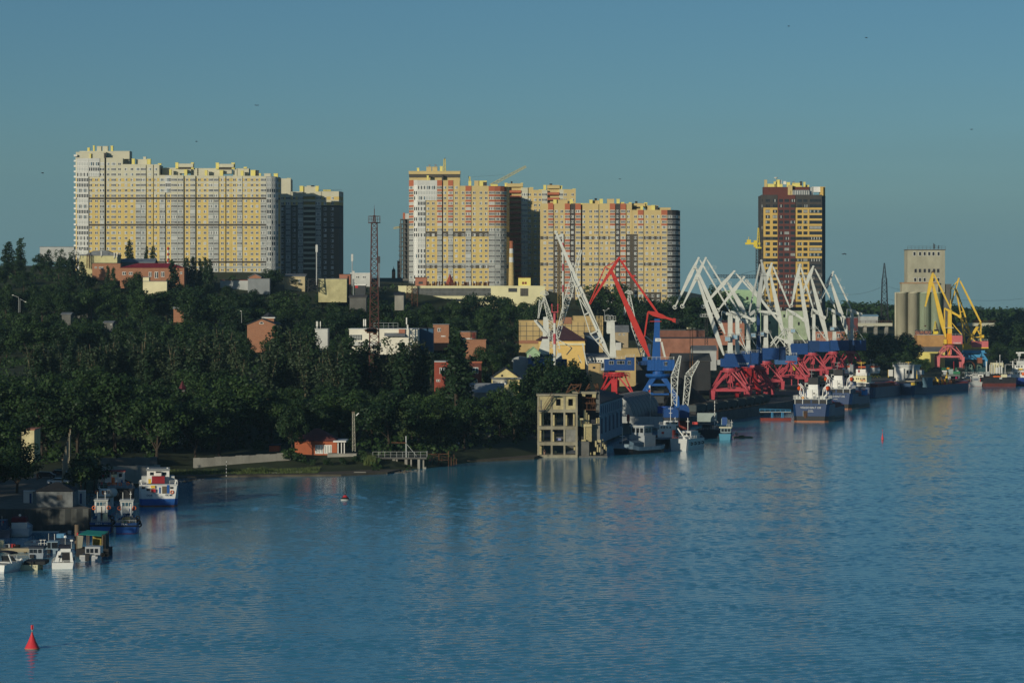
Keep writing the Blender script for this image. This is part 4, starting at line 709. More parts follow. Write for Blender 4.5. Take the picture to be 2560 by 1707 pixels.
RIB = 6
def crane_house(root, k, Y, x0, x1, y0, y1, dep, mt, ribs=True, wins=(), name='crane_house'):
    a, b = at(k, x0, y0, Y), at(k, x1, y1, Y); m = MB(); m.box(a.x, b.x, Y-dep/2, Y+dep/2, b.z, a.z, mt)
    if ribs:
        n = 7
        for i in range(n): z = b.z+(a.z-b.z)*(i+.5)/n; h = (a.z-b.z)/n*.26; m.box(a.x+.12, b.x-.12, Y-dep/2-.14, Y-dep/2, z-h, z+h, mt)
    h = m.build(name, root); m = MB(); m.rail([(a.x,Y-dep/2+.15,a.z),(b.x,Y-dep/2+.15,a.z),(b.x,Y+dep/2-.15,a.z)], 1.1, cranewhite, .07, 1.6); m.build('railing', root)
    for (wx, wy, ww, wh) in wins:
        p = at(k, wx, wy, Y); s = mpp(k, Y)/2; m = MB(); m.box(p.x-ww*s, p.x+ww*s, Y-dep/2-.06, Y-dep/2+.05, p.z-wh*s, p.z+wh*s, palegrey); m.box(p.x-ww*s*.85, p.x-ww*s*.08, Y-dep/2-.09, Y-dep/2, p.z-wh*s*.85, p.z+wh*s*.85, glass); m.box(p.x+ww*s*.08, p.x+ww*s*.85, Y-dep/2-.09, Y-dep/2, p.z-wh*s*.85, p.z+wh*s*.85, glass); m.build('window', root)
    return h
def deck_steps(m, k, Y, p, s=1.0):
    a = at(k, *p, Y); m.box(a.x-.2, a.x+1.5*s, Y-1.2, Y+1.2, a.z-.08, a.z, cranewhite); m.rail([(a.x-.1,Y-1.1,a.z),(a.x+1.4*s,Y-1.1,a.z)], 1.1, cranewhite, .06, .8)
GROUPW = 'white portal cranes along the coal quay'
def white_crane(label, Y, ring, house, jib, boom, tie, lever, col, cab=None, mt=cranewhite, colmt=None, hm=None, seed=0, portal_on=True, weight=True, boomw=1.0, rz=0):
    k = 'H'; rx, ry = ring; r_ = at(k, rx, ry, Y); base = Vector((r_.x, Y, 3.5)); t = thing('portal_crane', label, 'crane', base, 0, GROUPW)
    if portal_on: portal(t, base, pink, zr=11.6, rz=rz)
    h = crane_house(t, k, Y, *house, 5.5, hm or blue); dk = 5.5
    m = MB(); a = at(k, (house[0]+house[1])/2, house[3], Y); m.tube((r_.x,Y,15.2),(r_.x,Y,max(16.0,a.z)), 2.3, hm or darkblue, n=14); m.build('turntable', t)
    m = MB(); spindle(m, k, Y, jib[0], jib[1], [(0,13),(.12,25),(.36,42),(.5,34),(.96,12),(1,17)], 1.3, mt); a = at(k, *jib[1], Y); m.ring((a.x,Y,a.z), .75, .2, mt, 9); m.ring((a.x+.5,Y+.4,a.z+.3), .5, .15, grey, 8); a = at(k, *jib[0], Y); m.tube((a.x,Y-1.1,a.z),(a.x,Y+1.1,a.z), .45, mt); m.build('jib', t)
    m = MB(); spindle(m, k, Y, boom[0], boom[1], [(0,15),(.08,23*boomw),(.35,38*boomw),(.68,47*boomw),(.86,36*boomw),(1,12)], 1.7, mt); a = at(k, *boom[0], Y); m.box(a.x-1.1, a.x+1.6, Y-1.4, Y+1.4, a.z-.9, a.z-.75, mt); m.rail([(a.x-1,Y-1.3,a.z-.75),(a.x+1.5,Y-1.3,a.z-.75)], 1.0, mt, .06, .9); m.build('boom', t)
    m = MB(); spindle(m, k, Y, tie[0], tie[1], [(0,9),(.1,16),(.85,16),(1,9)], .8, mt)
    for u in (.18, .42, .62):
        deck_steps(m, k, Y, (tie[0][0]+(tie[1][0]-tie[0][0])*u, tie[0][1]+(tie[1][1]-tie[0][1])*u))
    m.build('tie_rod', t)
    if lever:
        m = MB(); spindle(m, k, Y, lever[0], lever[1], [(0,14),(.2,26),(.5,34),(.85,22),(1,22)], 1.6, mt)
        if weight:
            a = at(k, *lever[1], Y); m.tube((a.x,Y-1.5,a.z),(a.x,Y+1.5,a.z), 1.05, mt, n=6)
        m.build('counterweight_lever', t)
        m = MB(); pair(m, k, Y, lever[0], (lever[0][0]-6, lever[0][1]+90), 7, mt, 1.6); m.build('link_rod', t)
    m = MB(); x, y0, y1, wd = col; spindle(m, k, Y, (x, y0), (x, y1+6), [(0,wd*.86),(.1,wd),(.75,wd),(.8,wd*1.1),(1,wd*1.15)], 2.2, colmt or mt); a = at(k, x, y0, Y)
    m.box(a.x-1.6, a.x+1.8, Y-1.6, Y+1.6, a.z-.12, a.z, mt); m.rail([(a.x-1.5,Y-1.5,a.z),(a.x+1.7,Y-1.5,a.z)], 1.1, mt, .06, .9); z = a.z-(a.z-at(k,0,y1,Y).z)*.55; m.box(a.x-2.4, a.x+2.2, Y-1.9, Y+1.9, z-.1, z, mt); m.rail([(a.x-2.3,Y-1.8,z),(a.x+2.1,Y-1.8,z)], 1.1, mt, .06, 1.1); m.build('column', t)
    m = MB(); a = at(k, x+wd*.5, y0+(y1-y0)*.45, Y); b = at(k, house[1]-14, house[2], Y); m.beam((a.x,Y-1,a.z),(b.x,Y-1,b.z), .22, mt); m.beam((a.x,Y+1,a.z),(b.x,Y+1,b.z), .22, mt); m.build('brace', t)
    if cab:
        p = at(k, *cab, Y); m = MB(); m.box(p.x-1.0, p.x+1.0, Y-3.2, Y-1.2, p.z-.9, p.z+.9, palegrey); ca = m.build('cab', t)
        for i in range(3): m = MB(); m.box(p.x-.92+i*.62, p.x-.4+i*.62, Y-3.26, Y-3.1, p.z-.55, p.z+.7, mat('pale_blue_glass', (.30,.48,.62), .15, 0, 0, spec=.6)); m.build('window', ca)
    return t
c1 = white_crane('nearest white portal crane, its dark blue house lettered in white', 1132, (675,1252), (622,880,1092,1226), ((430,105),(190,600)), ((343,305),(616,1106)), ((440,116),(762,645)), ((690,652),(918,740)), (756,690,1092,40), (726,917))
p = at('H', 812, 1193, 1132); text('TAKRAF', 'lettering', c1, (p.x, 1132-2.9, p.z), 1.15, white)
m = MB(); a, b = at('H', 580, 1140, 1132), at('H', 622, 1222, 1132); m.box(a.x, b.x, 1130.5, 1134, b.z, a.z, blue); m.build('side_cabin', c1)
m = MB(); a, b = at('H', 548, 1152, 1132), at('H', 578, 1205, 1132); m.box(a.x, b.x, 1130.5, 1132.5, b.z, a.z, palegrey); m.build('drivers_box', c1)
white_crane('white portal crane whose leftmost jib hangs parallel beside the nearest crane', 1156, (700,1238), (640,880,1086,1200), ((356,104),(112,610)), ((322,190),(628,884)), ((368,122),(684,665)), ((598,654),(842,758)), (682,690,1086,46), (652,937))
white_crane('white portal crane with a long low jib reaching behind the nearest booms', 1200, (880,1212), (800,1000,1062,1172), ((725,240),(405,602)), ((655,356),(846,690)), ((742,264),(1010,560)), ((800,690),(930,745)), (868,780,1070,40), (915,900), weight=False)
white_crane('end-on portal crane with a blue-footed white boom and dark hanging jib, middle of the row', 1180, (940,1226), (896,1010,1080,1192), ((1003,130),(1105,604)), ((1012,262),(964,668)), ((990,165),(872,690)), ((940,640),(870,705)), (974,664,1082,34), None, colmt=darkblue, weight=False, mt=rusty('weathered_crane_white', (.44,.46,.44), .36))
white_crane('white portal crane with a square ribbed blue house standing in front of the mill', 1257, (1052,1178), (1012,1180,1030,1150), ((826,300),(560,640)), ((836,330),(1200,780)), ((850,322),(1236,828)), ((986,652),(1180,680)), (1050,690,1030,42), (1002,887), boomw=.55)
m = MB(); a, b = at('H', 1180, 1020, 1257), at('H', 1252, 1155, 1257); m.box(a.x+.01, b.x, 1255, 1260, b.z, a.z, darkblue); m.build('engine_room', bpy.data.objects['portal_crane.004'])
t = thing('portal_crane', 'portal crane with a pale blue house and a white lattice mast', 'crane', Vector((at('H',1300,0,1300).x,1300,3.5)), 0, GROUPW); bb = Vector((at('H',1300,0,1300).x,1300,3.5)); portal(t, bb, pink)
crane_house(t, 'H', 1300, 1142, 1368, 1106, 1198, 5.5, mat('faded_blue_paint', (.05,.14,.33), .5, 0, .2, .4), False)
m = MB(); p, q = at('H', 1268, 1106, 1300), at('H', 1258, 828, 1300); m.lattice(p, q, 2.4, 1.2, 6, .17, cranewhite); m.build('mast', t)
m = MB(); 
for a_, b_ in (((1100,1010),(1250,830)),((1160,905),(1250,1010)),((1100,985),(1165,905)),((1150,1005),(1235,880)),((1268,830),(1310,1100))): pair(m, 'H', 1300, a_, b_, 8, cranewhite, 1.8)
m.build('brace', t); m = MB(); spindle(m, 'H', 1300, (1160,915), (1312,982), [(0,14),(.6,20),(.62,40),(1,42)], 2.4, cranewhite); m.build('counterweight_lever', t)
m = MB(); p, q = at('H', 1225, 1198, 1300), at('H', 1330, 1230, 1300); m.tube((bb.x,1300,15.2),(bb.x,1300,max(16,p.z)), 2.3, darkblue, n=14); m.build('turntable', t)
white_crane('white portal crane with its boom crossing the left yellow bands of the brown tower', 1335, (1352,1140), (1296,1480,984,1096), ((1110,160),(1012,472)), ((1096,272),(1230,900)), ((1120,186),(1300,620)), ((1268,630),(1440,738)), (1306,690,984,46), (1325,855))
white_crane('white portal crane with a very broad boom foot, left of the three farthest cranes', 1446, (1530,1090), (1600,1700,960,1070), ((1402,170),(1316,592)), ((1396,290),(1502,968)), ((1410,196),(1538,622)), ((1528,625),(1650,718)), (1545,680,956,30))
m = MB(); a, b = at('H', 1490, 955, 1446), at('H', 1600, 1068, 1446); m.box(a.x, b.x-.01, 1444, 1449, b.z, a.z, darkblue); m.build('engine_room', bpy.data.objects['portal_crane.007'])
white_crane('second farthest white portal crane, its jib and tie crossing the brown tower edge', 1477, (1745,1078), (1712,1900,952,1056), ((1540,190),(1440,442)), ((1516,302),(1690,956)), ((1556,214),(1782,648)), ((1690,618),(1874,722)), (1757,680,952,34), (1730,832), weight=False)
white_crane('farthest white portal crane, rightmost of the row, right of the brown tower', 1492, (1925,1072), (1960,2080,950,1056), ((1745,246),(1612,548)), ((1720,348),(1914,946)), ((1762,272),(1930,628)), ((1892,630),(2024,684)), (1938,660,950,34))
m = MB(); a, b = at('H', 1896, 948, 1492), at('H', 1960, 1056, 1492); m.box(a.x, b.x-.01, 1490, 1495, b.z, a.z, darkblue); m.build('engine_room', bpy.data.objects['portal_crane.009'])
# extra red portals and hoppers between the crane feet
def stray_portal(label, x, y, Y, rz):
    p = at('S', x, y, Y); b = Vector((p.x, Y, 3.5)); t = thing('portal_gantry', label, 'gantry', b, 0); m = MB()
    M_ = Matrix.Translation(b) @ Matrix.Rotation(rz, 4, 'Z'); zt = p.z-3.5
    for sx in (-1, 1):
        m = MB(); m.prism([(sx*5.2-.7,0),(sx*5.2+.7,0),(sx*5.2+.9,3.4),(sx*1.6+.8,zt),(sx*1.6-.8,zt),(sx*5.2-.9,3.8)], -.5, .5, red if rz else pink); m.xf(M_); m.build('leg', t)
    m = MB(); m.box(-4.6, 4.6, -.35, .35, 3.2, 4.3, red if rz else pink); m.box(-1.2, 1.2, -1.2, 1.2, zt-3.4, zt-.2, red); m.xf(M_); m.build('beam', t)
stray_portal('red slanted gantry frame behind the nearest crane portal', 640, 590, 1160, .5)
stray_portal('red slanted gantry frame between the two nearest crane portals', 800, 560, 1205, .5)
t = thing('hopper', 'yellow hopper on the quay right of the pale blue crane house', 'hopper', at('S', 1330, 620, 1330)); p = at('S', 1335, 540, 1330); s_ = mpp('S', 1330); m = MB(); m.lathe([(.6,p.z-2.6),(2.0,p.z-.6),(2.0,p.z)], mat('mustard_paint', (.5,.4,.05)), p.x, 1330, 4); m.build('bin', t)
m = MB()
for d in (-1.5, 1.5): m.beam((p.x+d,1329,3.5),(p.x+d,1329,p.z-.8), .25, pink); m.beam((p.x+d,1331,3.5),(p.x+d,1331,p.z-.8), .25, pink)
m.build('stand', t)
# white boom crane with blue house
Yw = 1088; k = 'G'; b = Vector((at(k, 900, 1400, Yw).x, Yw, 3.5)); t = thing('luffing_crane', 'white straight-boomed crane with a plain blue windowed house on a red portal', 'crane', b)
m = MB(); spindle(m, k, Yw, (332,72), (836,1246), [(0,22),(.04,20),(.3,34),(.55,40),(.9,36),(1,14)], 1.4, cranewhite); a = at(k, 332, 74, Yw); m.tube((a.x,Yw-.9,a.z),(a.x,Yw+.9,a.z), .55, cranewhite); spindle(m, k, Yw, (350,122), (405,96), [(0,18),(.7,26),(1,10)], 1.2, cranewhite); m.build('boom', t)
m = MB()
for a_, b_ in (((470,440),(656,1026)),((656,1026),(832,1238)),((500,520),(720,975)),((560,700),(640,830))): pair(m, k, Yw, a_, b_, 7, cranewhite, 2.2)
for a_, b_ in (((520,590),(560,570)),((548,668),(578,650)),((605,845),(645,825)),((656,1026),(718,998)),((700,1082),(745,1062)),((728,1112),(766,1100))): pair(m, k, Yw, a_, b_, 12, cranewhite, 2.0)
m.build('boom_truss', t)
m = MB(); spindle(m, k, Yw, (862,898), (866,1248), [(0,38),(.3,42),(.6,48),(1,64)], 2.4, cranewhite); spindle(m, k, Yw, (826,905), (826,1022), [(0,34),(.85,38),(1,28)], 2.0, cranewhite); m.build('tower', t)
m = MB(); a = at(k, 815, 874, Yw); m.ring((a.x,Yw,a.z), 1.1, .2, grey, 12); m.ring((a.x+1.5,Yw+.6,a.z), .9, .18, grey, 10); m.rail([(a.x-.8,Yw-1.2,a.z-1.1),(a.x+3.1,Yw-1.2,a.z-1.1)], 1.7, cranewhite, .09, .9); m.box(a.x-1, a.x+3.3, Yw-1.4, Yw+1.4, a.z-1.4, a.z-1.15, cranewhite); m.build('pulley_head', t)
m = MB(); a, q = at(k, 892, 1106, Yw), at(k, 942, 1176, Yw); m.box(a.x, q.x, Yw-1.5, Yw+1.2, q.z, a.z, offwhite); m.build('equipment_box', t)
crane_house(t, k, Yw, 785, 985, 1262, 1365, 5, blue, False, [(850,1292,44,34),(922,1290,40,34),(955,1290,34,34)])
crane_house(t, k, Yw, 985, 1066, 1244, 1365, 5.4, blue, False, [(1018,1292,30,36)])
m = MB(); a, q = at(k, 755, 1290, Yw), at(k, 785, 1365, Yw); m.box(a.x, q.x-.02, Yw-1.6, Yw+.6, q.z, a.z, palegrey); m.box(a.x+.15, q.x-.2, Yw-1.68, Yw-1.5, q.z+.9, a.z-.3, glass); m.build('cab', t)
portal(t, b, red, a=6.4, b=5, zb=3.6, zr=11.2, rr=4.4)
m = MB(); a, q = at(k, 848, 1442, Yw), at(k, 902, 1560, Yw); m.box(a.x, q.x, Yw-5.2, Yw-3.6, q.z, a.z, red); m.build('cable_drum_box', t)
m = MB(); a = at(k, 778, 1440, Yw); q = at(k, 1022, 1440, Yw); m.rail([(a.x,Yw-4.4,a.z),(q.x,Yw-4.4,a.z)], 2.0, red, .14, 1.2); m.rail([(a.x,Yw+4,a.z),(q.x,Yw+4,a.z)], 2.0, red, .14, 1.2); m.build('walkway_railing', t)
# red boomed crane on a blue tower
Yr = 1065; b = Vector((at(k, 1292, 1400, Yr).x, Yr, 3.5)); t = thing('luffing_crane', 'red-boomed crane with a blue column, blue house and blue legs', 'crane', b)
rd = rusty('signal_red_paint', (.52,.04,.03), .3, (.2,.03,.02)); bl = rusty('bright_blue_paint', (.01,.085,.31), .28)
m = MB(); spindle(m, k, Yr, (852,436), (1206,1236), [(0,22),(.07,34),(.3,40),(.62,56),(.82,58),(1,18)], 1.7, rd); a = at(k, 878, 498, Yr); m.box(a.x-.4, a.x+1.8, Yr-1.3, Yr+1.3, a.z-.6, a.z-.2, rd); m.build('boom', t)
m = MB(); spindle(m, k, Yr, (924,318), (650,746), [(0,20),(.25,32),(.45,26),(.9,14),(1,20)], 1.3, rd); pair(m, k, Yr, (924,330), (794,402), 8, rd, 1.6); pair(m, k, Yr, (794,402), (846,428), 8, rd, 1.6); pair(m, k, Yr, (794,402), (648,740), 9, rd, 1.6); a = at(k, 926, 316, Yr); m.tube((a.x,Yr-1,a.z),(a.x,Yr+1,a.z), .4, rd); m.build('jib', t)
m = MB(); spindle(m, k, Yr, (930,330), (1302,856), [(0,14),(.1,20),(.85,20),(1,12)], .9, rd); spindle(m, k, Yr, (945,352), (990,342), [(0,22),(.6,18),(1,8)], 1.2, rd); spindle(m, k, Yr, (1035,492), (1080,480), [(0,22),(.6,16),(1,6)], 1.2, rd); m.build('tie_rod', t)
m = MB(); spindle(m, k, Yr, (1192,820), (1462,906), [(0,16),(.2,44),(.5,40),(.62,20),(.85,22),(.88,38),(1,38)], 1.6, rd); pair(m, k, Yr, (1194,824), (1160,1052), 12, rd, 1.6); a = at(k, 1456, 906, Yr); m.box(a.x-.2, a.x+1.0, Yr-1, Yr+1, a.z-1, a.z+.8, black); m.build('counterweight_lever', t)
m = MB(); spindle(m, k, Yr, (1280,884), (1270,1268), [(0,48),(.4,54),(.55,64),(1,80)], 2.4, bl); a = at(k, 1212, 908, Yr); q = at(k, 1318, 908, Yr); m.box(a.x, q.x, Yr-1.5, Yr+1.5, a.z-.12, a.z+.12, rd); m.build('column', t)
m = MB(); a, q = at(k, 1262, 1066, Yr-1.6), at(k, 1316, 1096, Yr-1.6); m.box(a.x, q.x, Yr-1.75, Yr-1.25, q.z, a.z, white); sg = m.build('sign_board', t); text('121', 'lettering', sg, ((a.x+q.x)/2, Yr-1.78, (a.z+q.z)/2), .85, darkblue)
crane_house(t, k, Yr, 1186, 1436, 1266, 1366, 5.4, bl, False, [(1358,1302,38,36)])
m = MB(); a, q = at(k, 1186, 1266, Yr), at(k, 1436, 1366, Yr)
for i in range(9): x = a.x+(q.x-a.x)*i/8; m.box(x-.08, x+.08, Yr-2.82, Yr-2.7, q.z, a.z, bl)
m.build('panel_ribs', t)
m = MB(); a, q = at(k, 1130, 1240, Yr), at(k, 1200, 1340, Yr); m.box(a.x, q.x, Yr-1.5, Yr+2, q.z+1, a.z-1.5, darkblue); m.box(a.x+.5, q.x-.5, Yr-1.8, Yr+1, a.z-1.4, a.z, bl); m.rail([(a.x-1,Yr-1.7,q.z+1),(q.x,Yr-1.7,q.z+1)], 1.1, bl, .08, .9); m.build('winch_platform', t)
m = MB(); a = at(k, 1270, 1410, Yr); m.lathe([(2.6,a.z-1.6),(4.6,a.z-.5),(4.8,a.z),(4.6,a.z+.5)], bl, b.x, Yr, 18); m.tube((b.x,Yr,a.z+.3),(b.x,Yr,at(k,0,1366,Yr).z+.1), 2.2, bl, n=14); m.build('slewing_ring', t)
for sx in (-1, 1):
    for sy in (-1, 1):
        m = MB(); z0 = 3.5; zt = a.z-1; m.prism([(b.x+sx*6.6-.9,z0),(b.x+sx*6.6+.9,z0),(b.x+sx*6.4+1.1*0+.9,z0+4),(b.x+sx*2.0+.8,zt),(b.x+sx*2.0-.8,zt),(b.x+sx*6.0-.9,z0+4)], Yr+sy*4.4-.5, Yr+sy*4.4+.5, bl); m.beam((b.x+sx*4.2,Yr+sy*4.4,z0+7),(b.x+sx*.8,Yr+sy*2.4,zt), .5, bl); m.build('portal_leg', t)
for z in (8.2, 11.5):
    m = MB(); m.box(b.x-3.6, b.x+3.6, Yr-4.7, Yr-4.1, z, z+.6, bl); m.box(b.x-3.6, b.x+3.6, Yr+4.1, Yr+4.7, z, z+.6, bl); m.build('portal_beam', t)
m = MB(); m.box(b.x-1.8, b.x+1.8, Yr-3, Yr+3, 5.2, 9.6, darkgrey); m.build('machinery_box', t)
# old lattice cranes on the left
def lat(m, k, Y, pts, w, n, t, mt=cranewhite):
    for (p, q), nn, (w0, w1) in zip(zip(pts, pts[1:]), n, w): m.lattice(at(k, *p, Y), at(k, *q, Y), w0, w1, nn, t, mt)
Yl = 1110; k = 'V'; t = thing('lattice_crane', 'old white lattice crane with a round pulley head and hanging lattice jib', 'crane', (at(k, 480, 1100, Yl).x, Yl, 3.5))
m = MB(); lat(m, k, Yl, [(510,1000),(505,560),(392,150)], [(2.2,2.0),(2.0,.9)], [7,8], .17); m.build('boom', t)
m = MB(); a = at(k, 398, 105, Yl); 
for y in (-.7, .7):
    for i in range(8):
        t0, t1 = math.pi*i/8, math.pi*(i+1)/8; m.beam((a.x+1.55*math.cos(t0),Yl+y,a.z+1.3*math.sin(t0)),(a.x+1.55*math.cos(t1),Yl+y,a.z+1.3*math.sin(t1)), .2, cranewhite); m.beam((a.x,Yl+y,a.z-.6),(a.x+1.55*math.cos(t0),Yl+y,a.z+1.3*math.sin(t0)), .12, cranewhite)
m.build('pulley_head', t); m = MB(); lat(m, k, Yl, [(345,195),(302,470)], [(1.3,.4)], [6], .15); a = at(k, 300, 484, Yl); m.ring((a.x,Yl,a.z), .3, .12, cranewhite, 8); m.build('jib', t)
m = MB(); spindle(m, k, Yl, (415,470), (432,790), [(0,70),(.3,84),(.6,90),(.62,110),(1,120)], 2.0, cranewhite); a, q = at(k, 340, 830, Yl), at(k, 480, 1010, Yl); m.prism([(a.x+.6,a.z),(q.x,a.z),(q.x,q.z-2),(a.x-1.4,q.z-2)], Yl-1.5, Yl+1.5, cranewhite); m.build('machinery_frame', t)
m = MB(); spindle(m, k, Yl-1, (232,524), (440,770), [(0,24),(1,50)], .8, cranewhite); spindle(m, k, Yl+1.2, (262,520), (460,740), [(0,22),(1,40)], .8, cranewhite); m.build('counterweight_lever', t)
m = MB(); a = at(k, 410, 1000, Yl); m.box(a.x-2.5, a.x+4, Yl-2.5, Yl+2.5, 3.5, a.z-1.9, darkblue); m.build('base', t)
t = thing('lattice_crane', 'white lattice crane with a long straight boom leaning right beside the striped mast', 'crane', (at(k, 590, 1150, 1125).x, 1125, 3.5))
m = MB(); a, q = at('G', 345, 1060, 1125), at('G', 567, 244, 1125); md = a.lerp(q, .5); m.lattice(a, md, 1.4, 2.4, 11, .17, cranewhite); m.lattice(md, q, 2.4, .8, 11, .16, cranewhite); m.build('boom', t)
m = MB(); lat(m, k, 1125, [(600,1000),(560,760)], [(2.6,1.6)], [4], .2); pair(m, k, 1125, (590,820), (850,980), 12, cranewhite, 2.4); pair(m, k, 1125, (850,980), (760,1090), 14, cranewhite, 2.4); pair(m, k, 1125, (600,1000), (650,1150), 10, cranewhite, 2.4); spindle(m, k, 1125, (640,1060), (640,1160), [(0,60),(1,110)], 2.6, cranewhite); m.build('frame', t)
m = MB(); a = at(k, 640, 1160, 1125); m.box(a.x-3, a.x+3, 1122.5, 1127.5, 3.5, a.z, darkblue); m.build('base', t)
m = MB(); pair(m, k, 1125, (1020,900), (1090,1245), 18, cranewhite, 1.6); pair(m, k, 1125, (945,1090), (1005,1220), 10, cranewhite, 1.6); m.build('spare_boom', t)
Yl = 1110; k = 'G'; t = thing('lattice_crane', 'white lattice crane standing behind the red boom, with a curved pulley head', 'crane', (at(k, 1160, 1240, Yl).x, Yl, 3.5))
m = MB(); lat(m, k, Yl, [(1165,1240),(1062,950),(1018,665)], [(2.6,2.0),(2.0,.9)], [7,7], .16); m.build('boom', t)
m = MB(); a = at(k, 1016, 648, Yl)
for y in (-.6, .6):
    for i in range(8):
        t0, t1 = math.pi*i/8, math.pi*(i+1)/8; m.beam((a.x+1.5*math.cos(t0),Yl+y,a.z+1.1*math.sin(t0)),(a.x+1.5*math.cos(t1),Yl+y,a.z+1.1*math.sin(t1)), .2, cranewhite); m.beam((a.x,Yl+y,a.z-.4),(a.x+1.5*math.cos(t0),Yl+y,a.z+1.1*math.sin(t0)), .12, cranewhite)
m.build('pulley_head', t); m = MB(); lat(m, k, Yl, [(992,690),(976,848)], [(1.2,.4)], [4], .14); m.build('jib', t)
m = MB(); spindle(m, k, Yl, (1210,1120), (1180,1240), [(0,30),(1,80)], 2, cranewhite); pair(m, k, Yl, (1170,1045), (1240,1100), 10, cranewhite, 1.5); pair(m, k, Yl, (1320,1100), (1352,1240), 16, cranewhite, 1.6); m.build('frame', t); a = at(k, 1180, 1240, Yl); m = MB(); m.box(a.x-4, a.x+3.5, Yl-2, Yl+2, 3.5, a.z, darkgrey); m.build('base', t)
# striped masts
def striped(name, label, k, x, y0, y1, Y, r, cols, bands, cat='mast'):
    t = thing(name, label, cat, at(k, x, y1, Y)); m = MB(); p = at(k, x, y1, Y); pr = [(r, at(k, x, y1-(y1-y0)*i/bands, Y).z) for i in range(bands+1)]; pr[0] = (r, pr[0][1]-6); m.lathe(pr, cols[0], p.x, Y, 8, [cols[i % len(cols)] for i in range(bands)]); m.build('pole', t); return t
t = striped('striped_mast', 'red and white striped mast with a red crow\u2019s-nest platform', 'V', 566, 400, 1260, 1075, .5, [cranewhite, cranewhite, pink, cranewhite, pink], 5)
m = MB(); a, q = at('V', 512, 400, 1075), at('V', 626, 385, 1075); m.box(a.x, q.x, 1073.6, 1076.4, a.z, q.z, pink)
for x in (520, 618): p = at('V', x, 260, 1075); m.beam((p.x,1074,a.z),(p.x,1074,p.z), .4, pink); m.beam((p.x,1076,a.z),(p.x,1076,p.z), .4, pink)
m.rail([(a.x,1073.8,q.z),(q.x,1073.8,q.z)], 1.9, rust, .15, 1.2); m.build('platform', t)
striped('antenna_mast', 'thin tall red and white pole left of the straight white boom', 'G', 402, 110, 700, 1240, .36, [cranewhite, pink, cranewhite], 9)
t = thing('lattice_mast', 'thin rusty lattice mast beside the tall striped pole', 'mast', at('G', 366, 830, 1235)); m = MB(); m.lattice(at('G', 366, 900, 1235), at('G', 366, 150, 1235), 1.5, 1.2, 22, .09, mat('ochre_steel', (.28,.19,.06))); m.build('mast', t)
# the red-brown lattice tower on the slope
Yt = 1000; t = thing('lattice_tower', 'tall red-brown lattice communications tower with a round railed platform', 'tower', at('O', 1708, 760, Yt)); tw = mat('red_brown_steel', (.085,.032,.026), .8, 0, .25, .5)
m = MB(); p, q = at('B', 1452, 800, Yt), at('O', 1712, 770, Yt); top = Vector((p.x, Yt, p.z)); bot = Vector((q.x, Yt, q.z-4)); top.x = bot.x = at('B', 1453, 800, Yt).x; m.lattice(bot, top, 3.6, 1.9, 26, .2, tw); m.build('mast', t)
m = MB(); a = top; r_ = 2.1; m.lathe([(r_,a.z),(r_*1.02,a.z+.25)], tw, a.x, Yt, 12)
for i in range(12):
    u, v = 2*math.pi*i/12, 2*math.pi*(i+1)/12
    for z in (1.3, 2.4): m.beam((a.x+r_*math.cos(u),Yt+r_*math.sin(u),a.z+z),(a.x+r_*math.cos(v),Yt+r_*math.sin(v),a.z+z), .07, tw)
    m.beam((a.x+r_*math.cos(u),Yt+r_*math.sin(u),a.z+.2),(a.x+r_*math.cos(u),Yt+r_*math.sin(u),a.z+2.4), .07, tw)
m.build('platform', t); m = MB(); m.lattice((a.x,Yt,a.z),(a.x,Yt,a.z+2.6), 1.0, .6, 3, .14, tw); m.tube((a.x,Yt,a.z+2.4),(a.x+.05,Yt,a.z+4.9), .12, tw); m.box(a.x-1.6, a.x+1.6, Yt-.1, Yt+.1, a.z+2.2, a.z+2.4, tw)
m.tube((a.x,Yt,a.z+4.7),(a.x,Yt,a.z+6.2), .05, tw); m.build('antenna', t)
m = MB(); p = at('O', 1660, 440, Yt-1)
for i in range(7): m.box(p.x+rnd.uniform(-2,2), p.x+rnd.uniform(2.1,3), Yt-2.5, Yt-1.9, p.z+rnd.uniform(-1.2,1), p.z+rnd.uniform(1.1,1.6), rust)
m.build('equipment_rack', t)
KEEP.append((924,945,960,Yt))
def pylon(label, k, x, y0, y1, Y, w0, w1, n, mt, name='lattice_pylon', cat='pylon', keep=True):
    t = thing(name, label, cat, at(k, x, y1, Y)); m = MB(); m.lattice(at(k, x, y1+20, Y), at(k, x, y0, Y), w0, w1, n, w0*.045+.04, mt); m.build('mast', t)
    if keep: KEEP.append((c(k, x, 0)[0]-8, c(k, x, 0)[0]+8, c(k, 0, y1)[1], Y))
    return t
dk = mat('dark_steel', (.02,.022,.025), .7)
pylon('dark tapering lattice pylon on the skyline left of the grain silo', 'F', 265, 510, 980, 2000, 5.2, 3.0, 12, dk); 
t = bpy.data.objects['lattice_pylon']; m = MB(); m.lattice(at('F', 265, 510, 2000), at('F', 265, 365, 2000), 2.6, .5, 7, .2, dk); m.build('mast_head', t)
for y, dz in ((575,2.0),(690,3),(735,3)):
    tt = thing('power_line', 'faint power cable running left and right from the dark lattice pylon', 'cable', at('F', 265, y, 2000), 0, 'power cables at the pylon'); m = MB(); p = at('F', 265, y, 2000); q = at('F', 1560, y+120, 2100); q2 = at('F', -320, y+30, 2000)
    for a_, b_ in ((p, q), (p, q2)):
        last = a_
        for i in range(1, 13): u = i/12; z = a_.lerp(b_, u); z.z -= 4*u*(1-u)*5; m.tube(last, z, .06, dk, n=4); last = z
    m.build('wire', tt)
pylon('rusty twin-legged lattice pylon in front of the long cream factory, left leg', 'C', 170, 1390, 1570, 1395, 2.6, 2.2, 6, rust, 'lattice_pylon', keep=False)
